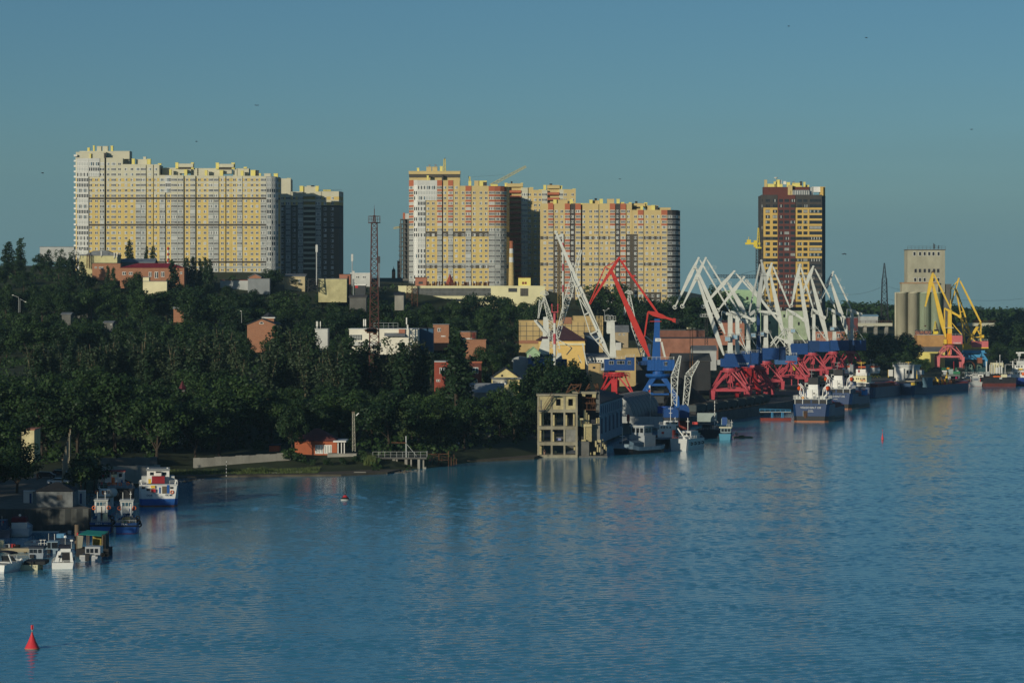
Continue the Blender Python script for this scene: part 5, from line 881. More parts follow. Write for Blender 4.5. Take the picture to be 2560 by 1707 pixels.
pylon('rusty twin-legged lattice pylon in front of the long cream factory, right leg', 'C', 225, 1390, 1570, 1396, 2.6, 2.2, 6, rust, 'lattice_pylon', keep=False)
pylon('small dark lattice stand in front of the pale yellow hall', 'B', 890, 1312, 1410, 1357, 4.6, 4.0, 3, dk, 'lattice_stand', 'stand', keep=False)
for (k_, x, y0, y1, Y_, lb, hw) in (('B',924,1000,1310,1355,'slim white cellular mast in front of the shaded block',.28),('B',1250,1085,1320,1420,'slim pale cellular mast above the white flat building',.22),('B',1498,1105,1330,1450,'thin dark cellular mast right of the red-brown tower',.26),('B',1262,1240,1510,1260,'grey lattice pole beside the brown workshop',.3)):
    t, a = mast('cell_mast', lb, k_, x, y0+40, y1, Y_, hw, palegrey if 'white' in lb or 'pale' in lb else grey); m = MB(); p = at(k_, x, y0, Y_); m.box(p.x-.5, p.x+.5, Y_-.4, Y_+.4, p.z-3.4, p.z, offwhite if Y_ < 1440 else darkgrey); m.tube((p.x,Y_,p.z-6),(p.x,Y_,p.z+.5), .1, grey); m.build('antenna', t); KEEP.append((c(k_, x, 0)[0]-5, c(k_, x, 0)[0]+5, c(k_, 0, y1)[1], Y_))
t, a = mast('rusty_pipe', 'rust-brown pipe stack beside the brown workshop', 'B', 1214, 1285, 1480, 1370, .42, rust, 'pipe')
# tower cranes on the building sites
t = thing('tower_crane', 'yellow tower crane with a dark lattice mast left of the brown tower', 'tower crane', at('E', 432, 1150, 1600)); m = MB(); m.lattice(at('E', 432, 1250, 1600), at('E', 432, 745, 1600), 2.4, 2.4, 18, .17, dk); m.build('mast', t)
ty = mat('crane_yellow', (.72,.56,.06), .5)
m = MB(); m.lattice(at('E', 432, 745, 1600), at('E', 432, 560, 1600), 1.6, .5, 7, .16, ty); m.build('mast_head', t); m = MB(); a = at('E', 432, 700, 1600); q = at('E', 310, 712, 1600); m.box(q.x, a.x+1, 1599, 1601, a.z-.9, a.z+.2, ty); p = at('E', 405, 715, 1600); m.box(p.x-1, p.x+1, 1598.3, 1600, p.z-1.4, p.z+2.3, ty); p = at('E', 340, 690, 1600); m.box(p.x-.9, p.x+1.3, 1599.2, 1600.8, p.z-.6, p.z+1.2, ty); m.tube((p.x,1600,p.z),(p.x+.2,1600,p.z+2.8), .12, ty); m.build('counter_jib', t)
m = MB(); a = at('E', 432, 780, 1600); m.box(a.x-1.6, a.x+1.6, 1598, 1602, a.z+1.6, a.z+2.4, ty); m.build('cab', t)
m = MB(); p = at('E', 440, 880, 1598); m.box(p.x-2, p.x+2, 1596.5, 1599.4, p.z-.2, p.z, dk); m.rail([(p.x-2,1596.6,p.z),(p.x+2,1596.6,p.z)], 1.2, dk, .1, 1); m.build('platform', t)
t = thing('gantry_boom', 'thin dark lattice boom lying level behind the white jibs', 'boom', at('H', 840, 285, 1560)); m = MB(); m.lattice(at('H', 510, 292, 1560), at('H', 990, 296, 1560), 1.6, 1.6, 18, .14, dk); m.beam(at('H', 800, 270, 1560), at('H', 940, 235, 1560), .14, dk); m.build('truss', t)
t = thing('tower_crane', 'yellow tower crane peak rising behind the tall buff block', 'tower crane', at('C', 515, 270, 1640)); m = MB(); m.lattice(at('C', 515, 420, 1640), at('C', 515, 150, 1640), 1.6, .9, 14, .16, ty); m.tube(at('C', 515, 160, 1640), at('C', 520, 135, 1640), .2, rust); m.build('mast', t)
t = thing('tower_crane', 'faded yellow luffing jib slanting up behind the middle blocks', 'tower crane', at('C', 985, 420, 1640)); m = MB(); m.lattice(at('C', 960, 410, 1640), at('C', 1312, 222, 1640), 1.5, 1.0, 18, .15, mat('dusty_yellow', (.50,.42,.16))); m.build('jib', t); m = MB(); m.lattice(at('C', 985, 560, 1640), at('C', 985, 395, 1640), 1.6, 1.6, 6, .16, ty); m.build('mast', t)
m = MB(); m.beam(at('C', 780, 322, 1640), at('C', 1110, 303, 1640), .07, dk); m.build('cable', t)
t = thing('tower_crane', 'tiny yellow tower crane tip on the roof of the middle buff block', 'tower crane', at('C', 760, 365, 1640)); m = MB(); m.lattice(at('C', 760, 430, 1640), at('C', 762, 322, 1640), 1.2, .5, 6, .16, ty); m.tube(at('C', 750, 340, 1640), at('C', 750, 312, 1640), .1, dk); m.build('mast', t)
t = thing('tower_crane', 'dull yellow crane arm left of the unfinished building', 'tower crane', at('C', 60, 830, 1605)); m = MB(); m.lattice(at('C', 15, 826, 1605), at('C', 95, 812, 1605), .8, 1.0, 6, .13, mat('dusty_yellow', (.5,.42,.16))); m.build('jib', t); m = MB(); m.lattice(at('C', 84, 1250, 1605), at('C', 84, 785, 1605), 1.2, 1.2, 16, .12, dk); m.build('mast', t)
# yellow cranes at the shipyard
Yy = 1640; k = 'F'; b = Vector((at(k, 872, 1130, Yy).x, Yy, 3.5)); t = thing('portal_crane', 'yellow portal crane with a rose-red house, in front of the grain silo', 'crane', b)
m = MB(); spindle(m, k, Yy, (718,455), (646,770), [(0,14),(.1,24),(.3,38),(.45,30),(.95,10),(1,16)], 1.6, yellow); a = at(k, 718, 452, Yy); m.ring((a.x,Yy,a.z), .7, .3, rust, 8); m.build('jib', t)
m = MB(); spindle(m, k, Yy, (714,552), (836,1056), [(0,16),(.1,24),(.45,34),(.7,40),(.85,30),(1,10)], 1.9, yellow); m.build('boom', t); m = MB(); spindle(m, k, Yy, (728,470), (884,792), [(0,10),(.5,16),(1,12)], .9, yellow); m.build('tie_rod', t)
m = MB(); spindle(m, k, Yy, (824,786), (966,862), [(0,14),(.4,22),(1,16)], 1.4, yellow); a = at(k, 966, 862, Yy); m.tube((a.x,Yy-1.3,a.z),(a.x,Yy+1.3,a.z), 1.0, yellow, n=6); pair(m, k, Yy, (826,790), (826,968), 7, yellow, 1.4); m.build('counterweight_lever', t)
m = MB(); spindle(m, k, Yy, (874,800), (874,1024), [(0,30),(1,38)], 2.2, yellow); spindle(m, k, Yy, (868,1022), (868,1130), [(0,46),(1,50)], 2.5, amber); a, q = at(k, 822, 970, Yy), at(k, 906, 964, Yy); m.box(a.x, q.x, Yy-2, Yy+2, a.z, q.z, cream); m.build('column', t)
m = MB(); pair(m, k, Yy, (896,925), (985,1030), 6, yellow, 1.6); m.build('brace', t)
crane_house(t, k, Yy, 892, 986, 1040, 1118, 5.5, palepink, False); p = at(k, 938, 1110, Yy); text('TAKRAF', 'lettering', t, (p.x, Yy-2.85, p.z), 1.2, white)
m = MB(); a, q = at(k, 818, 1076, Yy), at(k, 842, 1118, Yy); m.box(a.x, q.x, Yy-2, Yy+1, q.z, a.z, yellow); m.build('cab', t)
m = MB(); a, q = at(k, 818, 1118, Yy), at(k, 990, 1126, Yy); m.box(a.x, q.x, Yy-3, Yy+3, q.z, a.z, rust); m.build('deck', t)
zr = at(k, 0, 1135, Yy).z-3.5; portal(t, b, palepink, a=6.9, b=5, zb=zr*.52, zr=zr-.3, rr=3.6)
m = MB(); a, q = at(k, 852, 1135, Yy), at(k, 888, 1240, Yy); m.tube(((a.x+q.x)/2,Yy,q.z),((a.x+q.x)/2,Yy,a.z), 1.2, amber, n=10); m.build('centre_post', t)
m = MB(); p = at(k, 646, 775, Yy); q = at(k, 646, 945, Yy)
for d in (-.5, .5): m.tube((p.x+d,Yy,p.z),(p.x+d,Yy,q.z), .06, rust, n=4)
m.box(p.x-.5, p.x+.5, Yy-.4, Yy+.4, q.z-.8, q.z, rust); m.build('hook', t); KEEP.append((2310,2480,925,Yy))
Yb = 1660; b = Vector((at(k, 1100, 1180, Yb).x, Yb, 3.5)); t = thing('portal_crane', 'yellow lattice-boomed crane on a sky-blue portal, rightmost crane', 'crane', b)
m = MB(); pair(m, k, Yb, (958,512), (878,785), 9, yellow, 1.6); pair(m, k, Yb, (955,525), (886,600), 6, yellow, 1.4); pair(m, k, Yb, (886,600), (935,610), 6, yellow, 1.4); pair(m, k, Yb, (886,600), (876,780), 6, yellow, 1.4); a = at(k, 958, 510, Yb); m.tube((a.x,Yb-1,a.z),(a.x,Yb+1,a.z), .5, yellow); m.build('jib', t)
m = MB()
for a_, b_ in (((935,612),(975,850)),((975,850),(1022,1140)),((938,612),(1010,830)),((1010,830),(1072,1050)),((1072,1050),(1024,1135))): pair(m, k, Yb, a_, b_, 9, yellow, 1.8)
for a_, b_ in (((958,740),(990,735)),((970,820),(1008,815)),((985,880),(1018,870)),((1000,930),(1040,918)),((990,890),(1060,1010)),((1010,1040),(1068,1040)),((1000,980),(1065,1045))): pair(m, k, Yb, a_, b_, 6, yellow, 1.6)
m.build('boom', t); m = MB(); spindle(m, k, Yb, (970,530), (1164,918), [(0,12),(.5,18),(1,14)], 1.0, yellow); m.build('tie_rod', t)
m = MB()
for a_, b_ in (((1164,918),(1160,1150)),((1164,918),(1030,1140)),((1128,958),(1040,1090)),((1130,990),(1172,1050)),((1060,1055),(1165,1055)),((1085,1070),(1165,1152)),((1165,1090),(1226,1152))): pair(m, k, Yb, a_, b_, 9, yellow, 2.0)
a = at(k, 1182, 1046, Yb); m.box(a.x-.9, a.x+.6, Yb-1.4, Yb+1.4, a.z-.9, a.z+.7, yellow); m.build('a_frame', t)
m = MB(); a, q = at(k, 1075, 1150, Yb), at(k, 1230, 1160, Yb); m.box(a.x, q.x, Yb-3, Yb+3, q.z, a.z, yellow); p = at(k, 1020, 1140, Yb); m.box(p.x-1.2, p.x+1.4, Yb-1.5, Yb+1.5, p.z-1.8, p.z+1.4, yellow); p = at(k, 1060, 1145, Yb); m.tube((p.x,Yb-1.3,p.z),(p.x,Yb+1.3,p.z), 1.3, yellow, n=10); m.build('deck', t)
crane_house(t, k, Yb, 1078, 1228, 1092, 1150, 5, palepink, False)
m = MB(); a, q = at(k, 1002, 1178, Yb), at(k, 1195, 1198, Yb); m.box(a.x, q.x, Yb-3, Yb+3, q.z, a.z, skyblue); a, q = at(k, 985, 1198, Yb), at(k, 1208, 1204, Yb); m.box(a.x, q.x, Yb-3.4, Yb+3.4, q.z, a.z-.02, skyblue); m.build('turntable', t)
for sy in (-1, 1):
    m = MB(); P_ = lambda x, y: (at(k, x, y, Yb).x, at(k, x, y, Yb).z); y_ = Yb+sy*3.2
    m.prism([P_(992,1248),P_(1212,1248),P_(1212,1262),P_(992,1262)], y_-.4, y_+.4, skyblue); m.prism([P_(1040,1216),P_(1150,1216),P_(1150,1250),P_(1040,1250)], y_-.4, y_+.4, skyblue)
    for q_ in ([P_(1020,1206),P_(1034,1206),P_(1002,1256),P_(990,1256)], [P_(1156,1206),P_(1178,1206),P_(1212,1252),P_(1196,1256)], [P_(1024,1206),P_(1036,1206),P_(1066,1250),P_(1052,1250)], [P_(1166,1206),P_(1154,1206),P_(1128,1250),P_(1142,1250)]): m.prism(q_, y_-.45, y_+.45, skyblue)
    m.build('portal_beam', t)
    for xx in (992, 1206): m = MB(); q = at(k, xx, 1258, Yb); m.hexa([(q.x-.4,y_-.4,3.5),(q.x+.4,y_-.4,3.5),(q.x+.4,y_+.4,3.5),(q.x-.4,y_+.4,3.5),(q.x-.8,y_-.5,q.z),(q.x+.8,y_-.5,q.z),(q.x+.8,y_+.5,q.z),(q.x-.8,y_+.5,q.z)], skyblue); m.build('portal_leg', t)
KEEP.append((2400,2475,905,Yb))
t = thing('mobile_crane', 'small yellow crawler crane in front of the silo bins, behind the lettered warehouse', 'crane', at('Y', 740, 340, 1672)); m = MB(); p = at('Y', 770, 30, 1672); q = at('Y', 735, 300, 1672); m.lattice(q, p, 1.0, .5, 6, .14, ty); q2 = at('Y', 825, 230, 1672); m.lattice(q2, p, .6, .4, 5, .12, rust); m.build('boom', t); m = MB(); a, q = at('Y', 625, 255, 1705), at('Y', 700, 330, 1672); m.box(a.x, q.x, 1670.6, 1673.4, q.z, a.z, ty); m.box(q.x, q.x+2.6, 1670.8, 1673.2, q.z-.4, q.z+1.2, ty); m.build('cab', t); m = MB(); a, q = at('Y', 740, 230, 1672), at('Y', 850, 300, 1672); m.box(a.x, q.x, 1671, 1673, q.z, a.z, black); m.build('counterweight', t)
# ---------------------------------------------------------------- ships and boats
class Boat:
    """drawn around its stern waterline point: x to the right, y away from us, z up; picture points map at the stern's distance"""
    def __init__(s, name, label, cat, k, cx, wl, Y, rz=0.0, group=None):
        s.k, s.cx, s.wl, s.Y = k, cx, wl, Y; p = at(k, cx, wl, Y); s.t = thing(name, label, cat, (p.x, Y, 0), rz, group, local=True); s.s = mpp(k, Y); s.z0 = p.z
    def x(s, px): return (px-s.cx)*s.s
    def z(s, py): return (s.wl-py)*s.s
    def box(s, name, x0, x1, y0, y1, d0, d1, mt, par=None):
        m = MB(); m.box(s.x(x0), s.x(x1), d0, d1, s.z(y1), s.z(y0), mt); return m.build(name, par or s.t)
    def wins(s, xs, y0, y1, w, d, par=None, mt=None):
        for x in xs: m = MB(); m.box(s.x(x-w/2), s.x(x+w/2), d-.05, d+.05, s.z(y1), s.z(y0), mt or glass); m.build('window', par or s.t)
    def rail(s, x0, x1, y, h, d, mt=white, back=None):
        m = MB(); pts = [(s.x(x0), d, s.z(y)), (s.x(x1), d, s.z(y))]
        if back: pts = [(s.x(x0), d+back, s.z(y))]+pts+[(s.x(x1), d+back, s.z(y))]
        m.rail(pts, h, mt, .06, 1.1); m.build('railing', s.t)
    def pole(s, name, x, y0, y1, d, r, mt=white, bars=()):
        m = MB(); m.tube((s.x(x), d, s.z(y1)), (s.x(x), d, s.z(y0)), r, mt, n=6)
        for y, w in bars: m.box(s.x(x-w/2), s.x(x+w/2), d-.06, d+.06, s.z(y)-.06, s.z(y)+.06, mt)
        return m.build(name, s.t)
    def tyres(s, pts, r=.38):
        for x, y, d in pts: m = MB(); m.ring((s.x(x), d, s.z(y)), r, r*.38, rubber, 10); m.build('fender', s.t)
    def hull(s, st, bands, deck, name='hull'):
        """st: (distance forward, half width at deck, half width at waterline, deck height); bands: (fraction of height, material)"""
        m = MB(); fr = [0]+[b[0] for b in bands]; rows = []
        for (y, bd, bw, zd) in st:
            zb = -1.0; row = []
            for f in fr: u = f; row.append((bw+(bd-bw)*u**1.3, zb+(zd-zb)*u))
            rows.append((y, row))
        for (y0, r0), (y1, r1) in zip(rows, rows[1:]):
            for i, (f, mt) in enumerate(bands):
                for sx in (-1, 1):
                    q = [(sx*r0[i][0],y0,r0[i][1]),(sx*r1[i][0],y1,r1[i][1]),(sx*r1[i+1][0],y1,r1[i+1][1]),(sx*r0[i+1][0],y0,r0[i+1][1])]; m.poly(q if sx > 0 else q[::-1], mt)
            a, b = r0[-1], r1[-1]; m.poly([(-a[0],y0,a[1]-.35),(a[0],y0,a[1]-.35),(b[0],y1,b[1]-.35),(-b[0],y1,b[1]-.35)], deck)
        for (y, r), sg in ((rows[0], 1), (rows[-1], -1)):
            for i, (f, mt) in enumerate(bands):
                q = [(-r[i][0],y,r[i][1]),(r[i][0],y,r[i][1]),(r[i+1][0],y,r[i+1][1]),(-r[i+1][0],y,r[i+1][1])]; m.poly(q if sg > 0 else q[::-1], mt)
        return m.build(name, s.t, flip=False)
def lifeboat(b, x, y, d, L, mt, name='lifeboat'):
    m = MB(); st = 7; X, Z = b.x(x), b.z(y)
    pr = [(max(.05, .95*math.sin(math.pi*i/st)**.6), -L/2+L*i/st) for i in range(st+1)]; m.lathe(pr, mt, 0, 0, 10); m.xf(Matrix.Translation((X, d, Z)) @ Matrix.Rotation(R(90), 4, 'X')); o = m.build(name, b.t, True)
    return o
def ring_buoys(b, pts, d, mt=orange):
    for x, y in pts: m = MB(); m.ring((b.x(x), d, b.z(y)), .32, .09, mt, 10); m.build('life_ring', b.t)
hullnavy = rusty('ship_navy', (.005,.034,.115), .26); bootorange = rusty('boot_topping', (.30,.10,.035), .4)
# the two river cargo ships, stern towards us
def cargo(label, k, cx, wl, Y, L, name_txt, sub, s_, heading, full=True):
    b = Boat('cargo_ship', label, 'ship', k, cx, wl, Y, heading, 'cargo ships moored along the quay'); hw = 6.5
    b.hull([(0,hw*.86,hw*.74,6.3),(1.4,hw,hw*.93,6.2),(6,hw,hw,6.1),(14,hw,hw,6.0),(14.2,hw,hw,4.6),(L-9,hw,hw,4.5),(L-3,hw*.75,hw*.6,5.2),(L,.5,.3,6.2)], [(.20,bootorange),(.42,black),(1,hullnavy)], rustred)
    t = b.t; m = MB(); m.box(-hw*.82, hw*.82, .5, 14, 6.1, 8.0, hullnavy); 
    for x in (-4.4, -1.4, 1.6, 4.4): m.box(x-1.2, x+1.2, .40, .6, 6.5, 7.8, black)
    m.build('poop_bulkhead', t)
    m = MB(); m.box(-hw*.95, hw*.95, .1, 13.6, 7.95, 8.1, offwhite); m.build('poop_deck', t)
    for x in (-5.6, -2.9, 2.9, 5.6): m = MB(); m.tube((x,.35,6.0),(x,.35,8.0), .12, white, n=6); m.build('stanchion', t)
    m = MB(); m.rail([(-hw*.95,9,8.1),(-hw*.95,.2,8.1),(hw*.95,.2,8.1),(hw*.95,9,8.1)], 1.15, white, .07, 1.1); m.build('railing', t)
    m = MB(); m.box(-2.0, 2.0, 4, 12, 8.1, 11.4, white); h = m.build('deckhouse', t)
    for x in (-.3,): m = MB(); m.box(x+.6, x+1.1, 3.93, 4.05, 9.7, 10.2, black); m.build('porthole', h)
    m = MB(); m.box(-.05, .05, 3.92, 4.05, 8.2, 11.2, darkgrey); m.box(.9,1.7,3.93,4.05,8.2,10.0,offwhite); m.build('door', h)
    m = MB(); m.box(-5.6, 5.6, 9, 14, 8.1, 10.6, darkblue); m.build('accommodation_block', t)
    m = MB(); m.box(-1.6, 1.7, 5, 9, 11.4, 13.0, white); m.box(-1.7, 1.8, 5.2, 8.8, 13.0, 15.4, black); m.build('funnel', t)
    m = MB(); m.box(-3.8, 3.8, 10.5, 13.8, 10.6, 13.4, offwhite); m.box(-4.6, 4.6, 10.2, 13.9, 13.4, 13.6, darkgrey)
    for x in (-3,-1.8,-.6,.6,1.8,3): m.box(x-.5, x+.5, 10.42, 10.6, 12.1, 13.1, glass)
    m.build('wheelhouse', t)
    m = MB(); m.tube((-1.4,11,13.6),(-1.4,11,18.2), .12, grey, n=6); m.box(-2.6,-.2,10.9,11.1,17.9,18.1,grey); m.box(-2.2,-.6,10.9,11.1,16.6,16.75,grey); m.build('mast', t)
    for sx in (-1, 1):
        o = lifeboat(b, cx+sx*5.0/b.s, wl-11.6/b.s, 7.2, 4.6, mat('lifeboat_orange', (.75,.10,.02), .45, 0, .1, .6))
        for d in (5.6, 8.8):
            m = MB()
            for (x0, z0), (x1, z1) in (((3.2,8.1),(3.6,11.6)),((3.6,11.6),(5.2,13.3)),((3.2,8.1),(4.9,9.8)),((4.9,9.8),(4.3,12.2))): m.beam((sx*x0,d,z0),(sx*x1,d,z1), .26, white)
            m.build('davit', t)
    for x, z, c_ in ((-4.9,8.7,offwhite),(-3.9,8.7,offwhite),(-2.9,8.6,amber),(1.2,8.8,grey),(3.4,8.7,offwhite),(4.6,8.7,offwhite)): m = MB(); m.box(x-.4, x+.4, .9, 1.8, 8.1, z+.3, c_); m.build('deck_locker', t)
    for x in (-3.6,-2.2,-.5,1.1,2.6,4.0): m = MB(); yy = -.06 if abs(x) < 5 else 0; m.box(x-.28, x+.28, -.04, .25, 5.55, 5.8, black); m.build('freeing_port', t)
    text(name_txt, 'lettering', t, (0,-.06,5.05), .92, offwhite, align='CENTER')
    text(sub, 'lettering', t, (0,-.04,4.05), .42, offwhite); text('IMO 8230364', 'lettering', t, (0,-.03,3.6), .36, offwhite) if full else None
    m = MB(); m.box(-2.6, -1.1, -.09, .12, 1.9, 3.9, mat('anchor_pocket', (.05,.03,.02))); m.box(-2.2, -1.5, -.25, .1, 1.4, 3.0, rust); m.box(-2.7,-2.6,-.12,.1,1.9,3.9,palegrey); m.build('anchor', t)
    m = MB(); m.box(-5.2, 5.2, 15, L-8, 4.3, 5.5, rustred)
    for i in range(5): m.box(-5.0, 5.0, 15.4+i*(L-25)/5, 15.4+(i+.86)*(L-25)/5, 5.5, 5.9, rustred)
    m.build('cargo_hatch', t)
    m = MB()
    for i in range(4): x = hw+.02; m.box(x-.02, x+.14, 15+i*.1, L-9, .9+i*1.0, 1.0+i*1.0, hullnavy)
    m.build('rubbing_strake', t)
    return b
v1 = cargo('dark blue cargo ship moored stern-on, nearest of the ship row, orange boot line', 'R', 560, 1302, 1021, 46, 'VOLGO-BALT 220', 'PANAMA', 1, R(-15))
v2 = cargo('dark blue cargo ship just behind and right of the nearest stern, numbered 235', 'R', 1085, 1032, 1136, 48, 'VOLGO-BALT 235', 'PANAMA', 1, R(-17), False)
m = MB(); m.box(6.6, 8.2, 20, 25, 5.0, 7.2, mat('light_blue_tarp', (.03,.22,.55))); m.ring((7.6,19.8,7.5), .5, .14, orange); m.build('deck_crate', v2.t)
# third ship, white bridge with two grey funnels
b = Boat('cargo_ship', 'cargo ship with a red-edged white bridge and twin grey funnels, behind the two sterns', 'ship', 'R', 1590, 800, 1262, R(-20), 'cargo ships moored along the quay'); t = b.t
b.hull([(0,6.2,5.4,4.8),(2,6.8,6.4,4.8),(12,6.8,6.8,4.6),(50,6.8,6.8,4.4),(58,4.5,3.6,5.2),(62,.6,.4,6.2)], [(.2,black),(1,navy)], rustred)
h = b.box('deckhouse', 1300, 1705, 340, 475, 3, 12, cream); b.wins((1490,1530,1580,1630,1660), 380, 410, 22, 2.95, h)
for x, c_ in ((1585,amber),(1620,red),(1665,orange)): m = MB(); m.ring((b.x(x),2.9,b.z(430)), .3, .1, c_, 8); m.build('life_ring', t)
h = b.box('wheelhouse', 1465, 1695, 200, 335, 4, 11, white); b.box('door', 1510, 1548, 210, 265, 3.9, 4.1, redroof, h)
h = b.box('bridge_wing', 1222, 1352, 158, 290, 4, 8, white); b.wins((1262,), 165, 200, 40, 3.95, h, redroof); b.box('bridge_wing', 1762, 1926, 158, 282, 4.4, 8, offwhite); b.box('bridge_roof', 1218, 1350, 132, 160, 3.6, 9, mat('orange_red_edge', (.55,.12,.05))); b.box('bridge_roof', 1500, 1700, 140, 165, 5, 9, mat('orange_red_edge', (.55,.12,.05))); b.box('bridge_roof', 1762, 1930, 134, 160, 4, 9, mat('orange_red_edge', (.55,.12,.05)))
b.box('funnel', 1346, 1420, 100, 285, 2.6, 5, grey); b.box('funnel', 1686, 1756, 100, 275, 2.6, 5, grey)
b.rail(1222, 1352, 132, 1.0, 3.7); b.rail(1770, 1926, 134, 1.0, 4.1); b.rail(1300, 1700, 340, 1.0, 3.1); b.box('poop_deck', 1300, 1780, 474, 490, 1, 12, white); b.box('lower_deckhouse', 1500, 1700, 505, 556, 2, 10, offwhite)
b.pole('mast', 1555, 40, 200, 6, .14, yellow, ((60,190),(78,120))); b.pole('mast', 1755, -10, 110, 6, .1, grey, ((0,120),)); b.pole('mast', 1012, 190, 330, 2, .1, grey, ((200,110),))
for x in (1200, 1950): m = MB(); m.ball((b.x(x),4,b.z(212)), .8, white, 10); m.build('radar_dome', t)
for x in (1235, 1815, 1900, 1965):
    m = MB(); p0 = (b.x(x), 2.5, b.z(385 if x < 1300 else 370))
    for i in range(6): a0, a1 = math.pi*(.1+i*.13), math.pi*(.1+(i+1)*.13); m.beam((p0[0]+1.0*math.cos(a0),2.5,p0[2]+1.3*math.sin(a0)-.4),(p0[0]+1.0*math.cos(a1),2.5,p0[2]+1.3*math.sin(a1)-.4), .26, yellow)
    m.build('davit', t)
m = MB(); m.box(-4.8, 4.8, 14, 48, 4.3, 5.6, rustred); m.build('cargo_hatch', t)
# fourth ship: flush barge with yellow deck gear
b = Boat('barge', 'long dark blue barge with a white wheelhouse aft and yellow deck machinery', 'barge', 'M', 1180, 478, 1312, R(-32)); t = b.t
b.hull([(0,5.6,5.0,5.0),(2,6.4,6.0,5.0),(14,6.4,6.4,5.0),(14.3,6.4,6.4,3.6),(62,6.4,6.4,3.6),(70,3.5,2.6,4.0),(73,.5,.3,4.6)], [(.18,black),(1,navy)], rustred)
h = b.box('wheelhouse', 1088, 1288, 220, 325, 3, 10, offwhite); b.wins((1115,1150,1225,1260), 250, 285, 22, 2.95, h); b.box('wheelhouse_roof', 1076, 1296, 200, 220, 2.6, 10.4, palegrey); b.box('funnel', 1120, 1200, 235, 352, 1.4, 3, white); b.box('deck_edge', 1120, 1330, 350, 357, -.4, 10, mat('pale_wood', (.5,.42,.28))); b.rail(1076, 1296, 200, .9, 2.7)
b.pole('mast', 1118, 168, 205, 5, .1, grey, ((170,44),(185,26))); b.pole('mast', 1215, 172, 205, 5, .1, yellow, ((176,60),)); b.pole('post', 1028, 248, 320, 3, .25, yellow); b.pole('post', 1322, 248, 330, 3, .25, yellow); b.box('davit_locker', 1036, 1082, 248, 310, 2, 5, offwhite); b.box('davit_locker', 1330, 1378, 248, 290, 2, 5, palegrey)
b.box('grey_wing', 1326, 1382, 320, 415, 8, 14, mat('slate_paint', (.08,.16,.22))); b.box('yellow_winch', 1290, 1326, 368, 390, -.2, 2, yellow)
for i in range(16):
    m = MB(); d = 18+i*3.1; x = rnd.uniform(-4, 4); hgt = rnd.uniform(.6, 2.2); c_ = rnd.choice((yellow, amber, yellow, rust, skyblue, red)); m.box(x-.9, x+rnd.uniform(.5,1.6), d, d+1.2, 3.3, 3.3+hgt, c_); m.beam((x,d,3.3+hgt),(x+rnd.uniform(-1.5,1.5),d+.6,4.3+hgt), .22, c_); m.build('deck_gear', t)
m = MB(); m.tube((3.5,44,3.4),(3.5,44,9.0), .2, yellow); m.box(1.6,5.6,43.9,44.1,7.2,7.45,rust); m.ball((3.5,43.8,6.6), .7, yellow); m.build('signal_mast', t)
# shipyard craft at the far right
b = Boat('work_pontoon', 'rust-red work pontoon loaded with green machinery at the shipyard', 'pontoon', 'Q', 690, 1030, 1432, 0); t = b.t
b.hull([(0,7.6,7.2,2.9),(14,7.6,7.2,2.9)], [(1,mat('oxide_hull', (.12,.03,.025), .8, 0, .3, .4))], rust)
b.box('deck_shed', 390, 800, 745, 790, 1, 8, mat('green_grey', (.16,.18,.16))); b.box('shed_wall', 570, 780, 790, 900, 6, 7, darkgrey); b.box('deck_post', 500, 560, 790, 900, .8, 1.4, offwhite); b.box('deck_post', 760, 776, 790, 850, .8, 1.2, white); b.box('magenta_panel', 680, 722, 806, 850, .9, 1.0, mat('magenta', (.5,.02,.12)))
b.box('tank', 405, 480, 680, 745, 2, 5, palegrey); b.box('tank', 540, 640, 620, 740, 3, 6, mat('grey_green_tank', (.30,.38,.36))); b.box('tank', 640, 800, 670, 740, 2, 5, green); b.box('orange_block', 515, 570, 585, 625, 6, 8, amber); b.box('roof_edge', 400, 520, 655, 685, 7, 8, white); b.box('roof_edge', 715, 798, 655, 690, 7, 8, white); b.box('work_raft', 730, 860, 938, 975, -2, 0, mat('salmon_rust', (.35,.10,.07)))
for i in range(10): x = 400+i*42; m = MB(); m.beam((b.x(x),9,b.z(650)),(b.x(x+rnd.uniform(-20,30)),9,b.z(rnd.uniform(560,620))), .35, green); m.build('green_spar', t)
b.pole('mast', 692, 430, 660, 8, .12, red)
b = Boat('push_tug', 'pale grey tug with a red waterline, between the red pontoon and the black tanker', 'tug', 'Q', 1180, 1038, 1428, 0); t = b.t
b.hull([(0,3.1,2.6,2.2),(2,3.2,2.9,2.2),(12,3.0,2.8,2.4),(16,.6,.4,3)], [(.34,mat('red_waterline', (.35,.05,.03))),(1,palegrey)], grey)
h = b.box('deckhouse', 1100, 1260, 820, 960, 1.5, 6, palegrey); b.wins((1140,1170,1200,1230), 850, 890, 16, 1.45, h, darkblue); h = b.box('wheelhouse', 1120, 1240, 730, 820, 2.5, 5.5, offwhite); b.wins((1140,1170,1220), 745, 780, 18, 2.45, h)
b.pole('mast', 1050, 800, 950, .6, .14, white); b.pole('mast', 1270, 800, 950, .6, .14, white); b.box('red_post', 1040, 1052, 850, 930, .5, .7, red); b.box('red_post', 1282, 1294, 850, 930, .5, .7, red)
b = Boat('passenger_boat', 'white cabin boat lying across behind the grey tug', 'boat', 'Q', 1140, 960, 1452, 0); t = b.t
b.hull([(0,7.0,6.8,2.4),(5,7.0,6.8,2.4)], [(.4,navy),(1,white)], white); h = b.box('cabin', 930, 1110, 710, 830, .4, 4, white); b.wins((985,1050), 735, 765, 44, .35, h); h = b.box('cabin', 1235, 1360, 700, 830, .4, 4, white); b.wins((1290,), 730, 760, 60, .35, h); b.rail(840, 1500, 690, .8, .5); b.box('bow_deck', 840, 920, 780, 800, .2, 3, white)
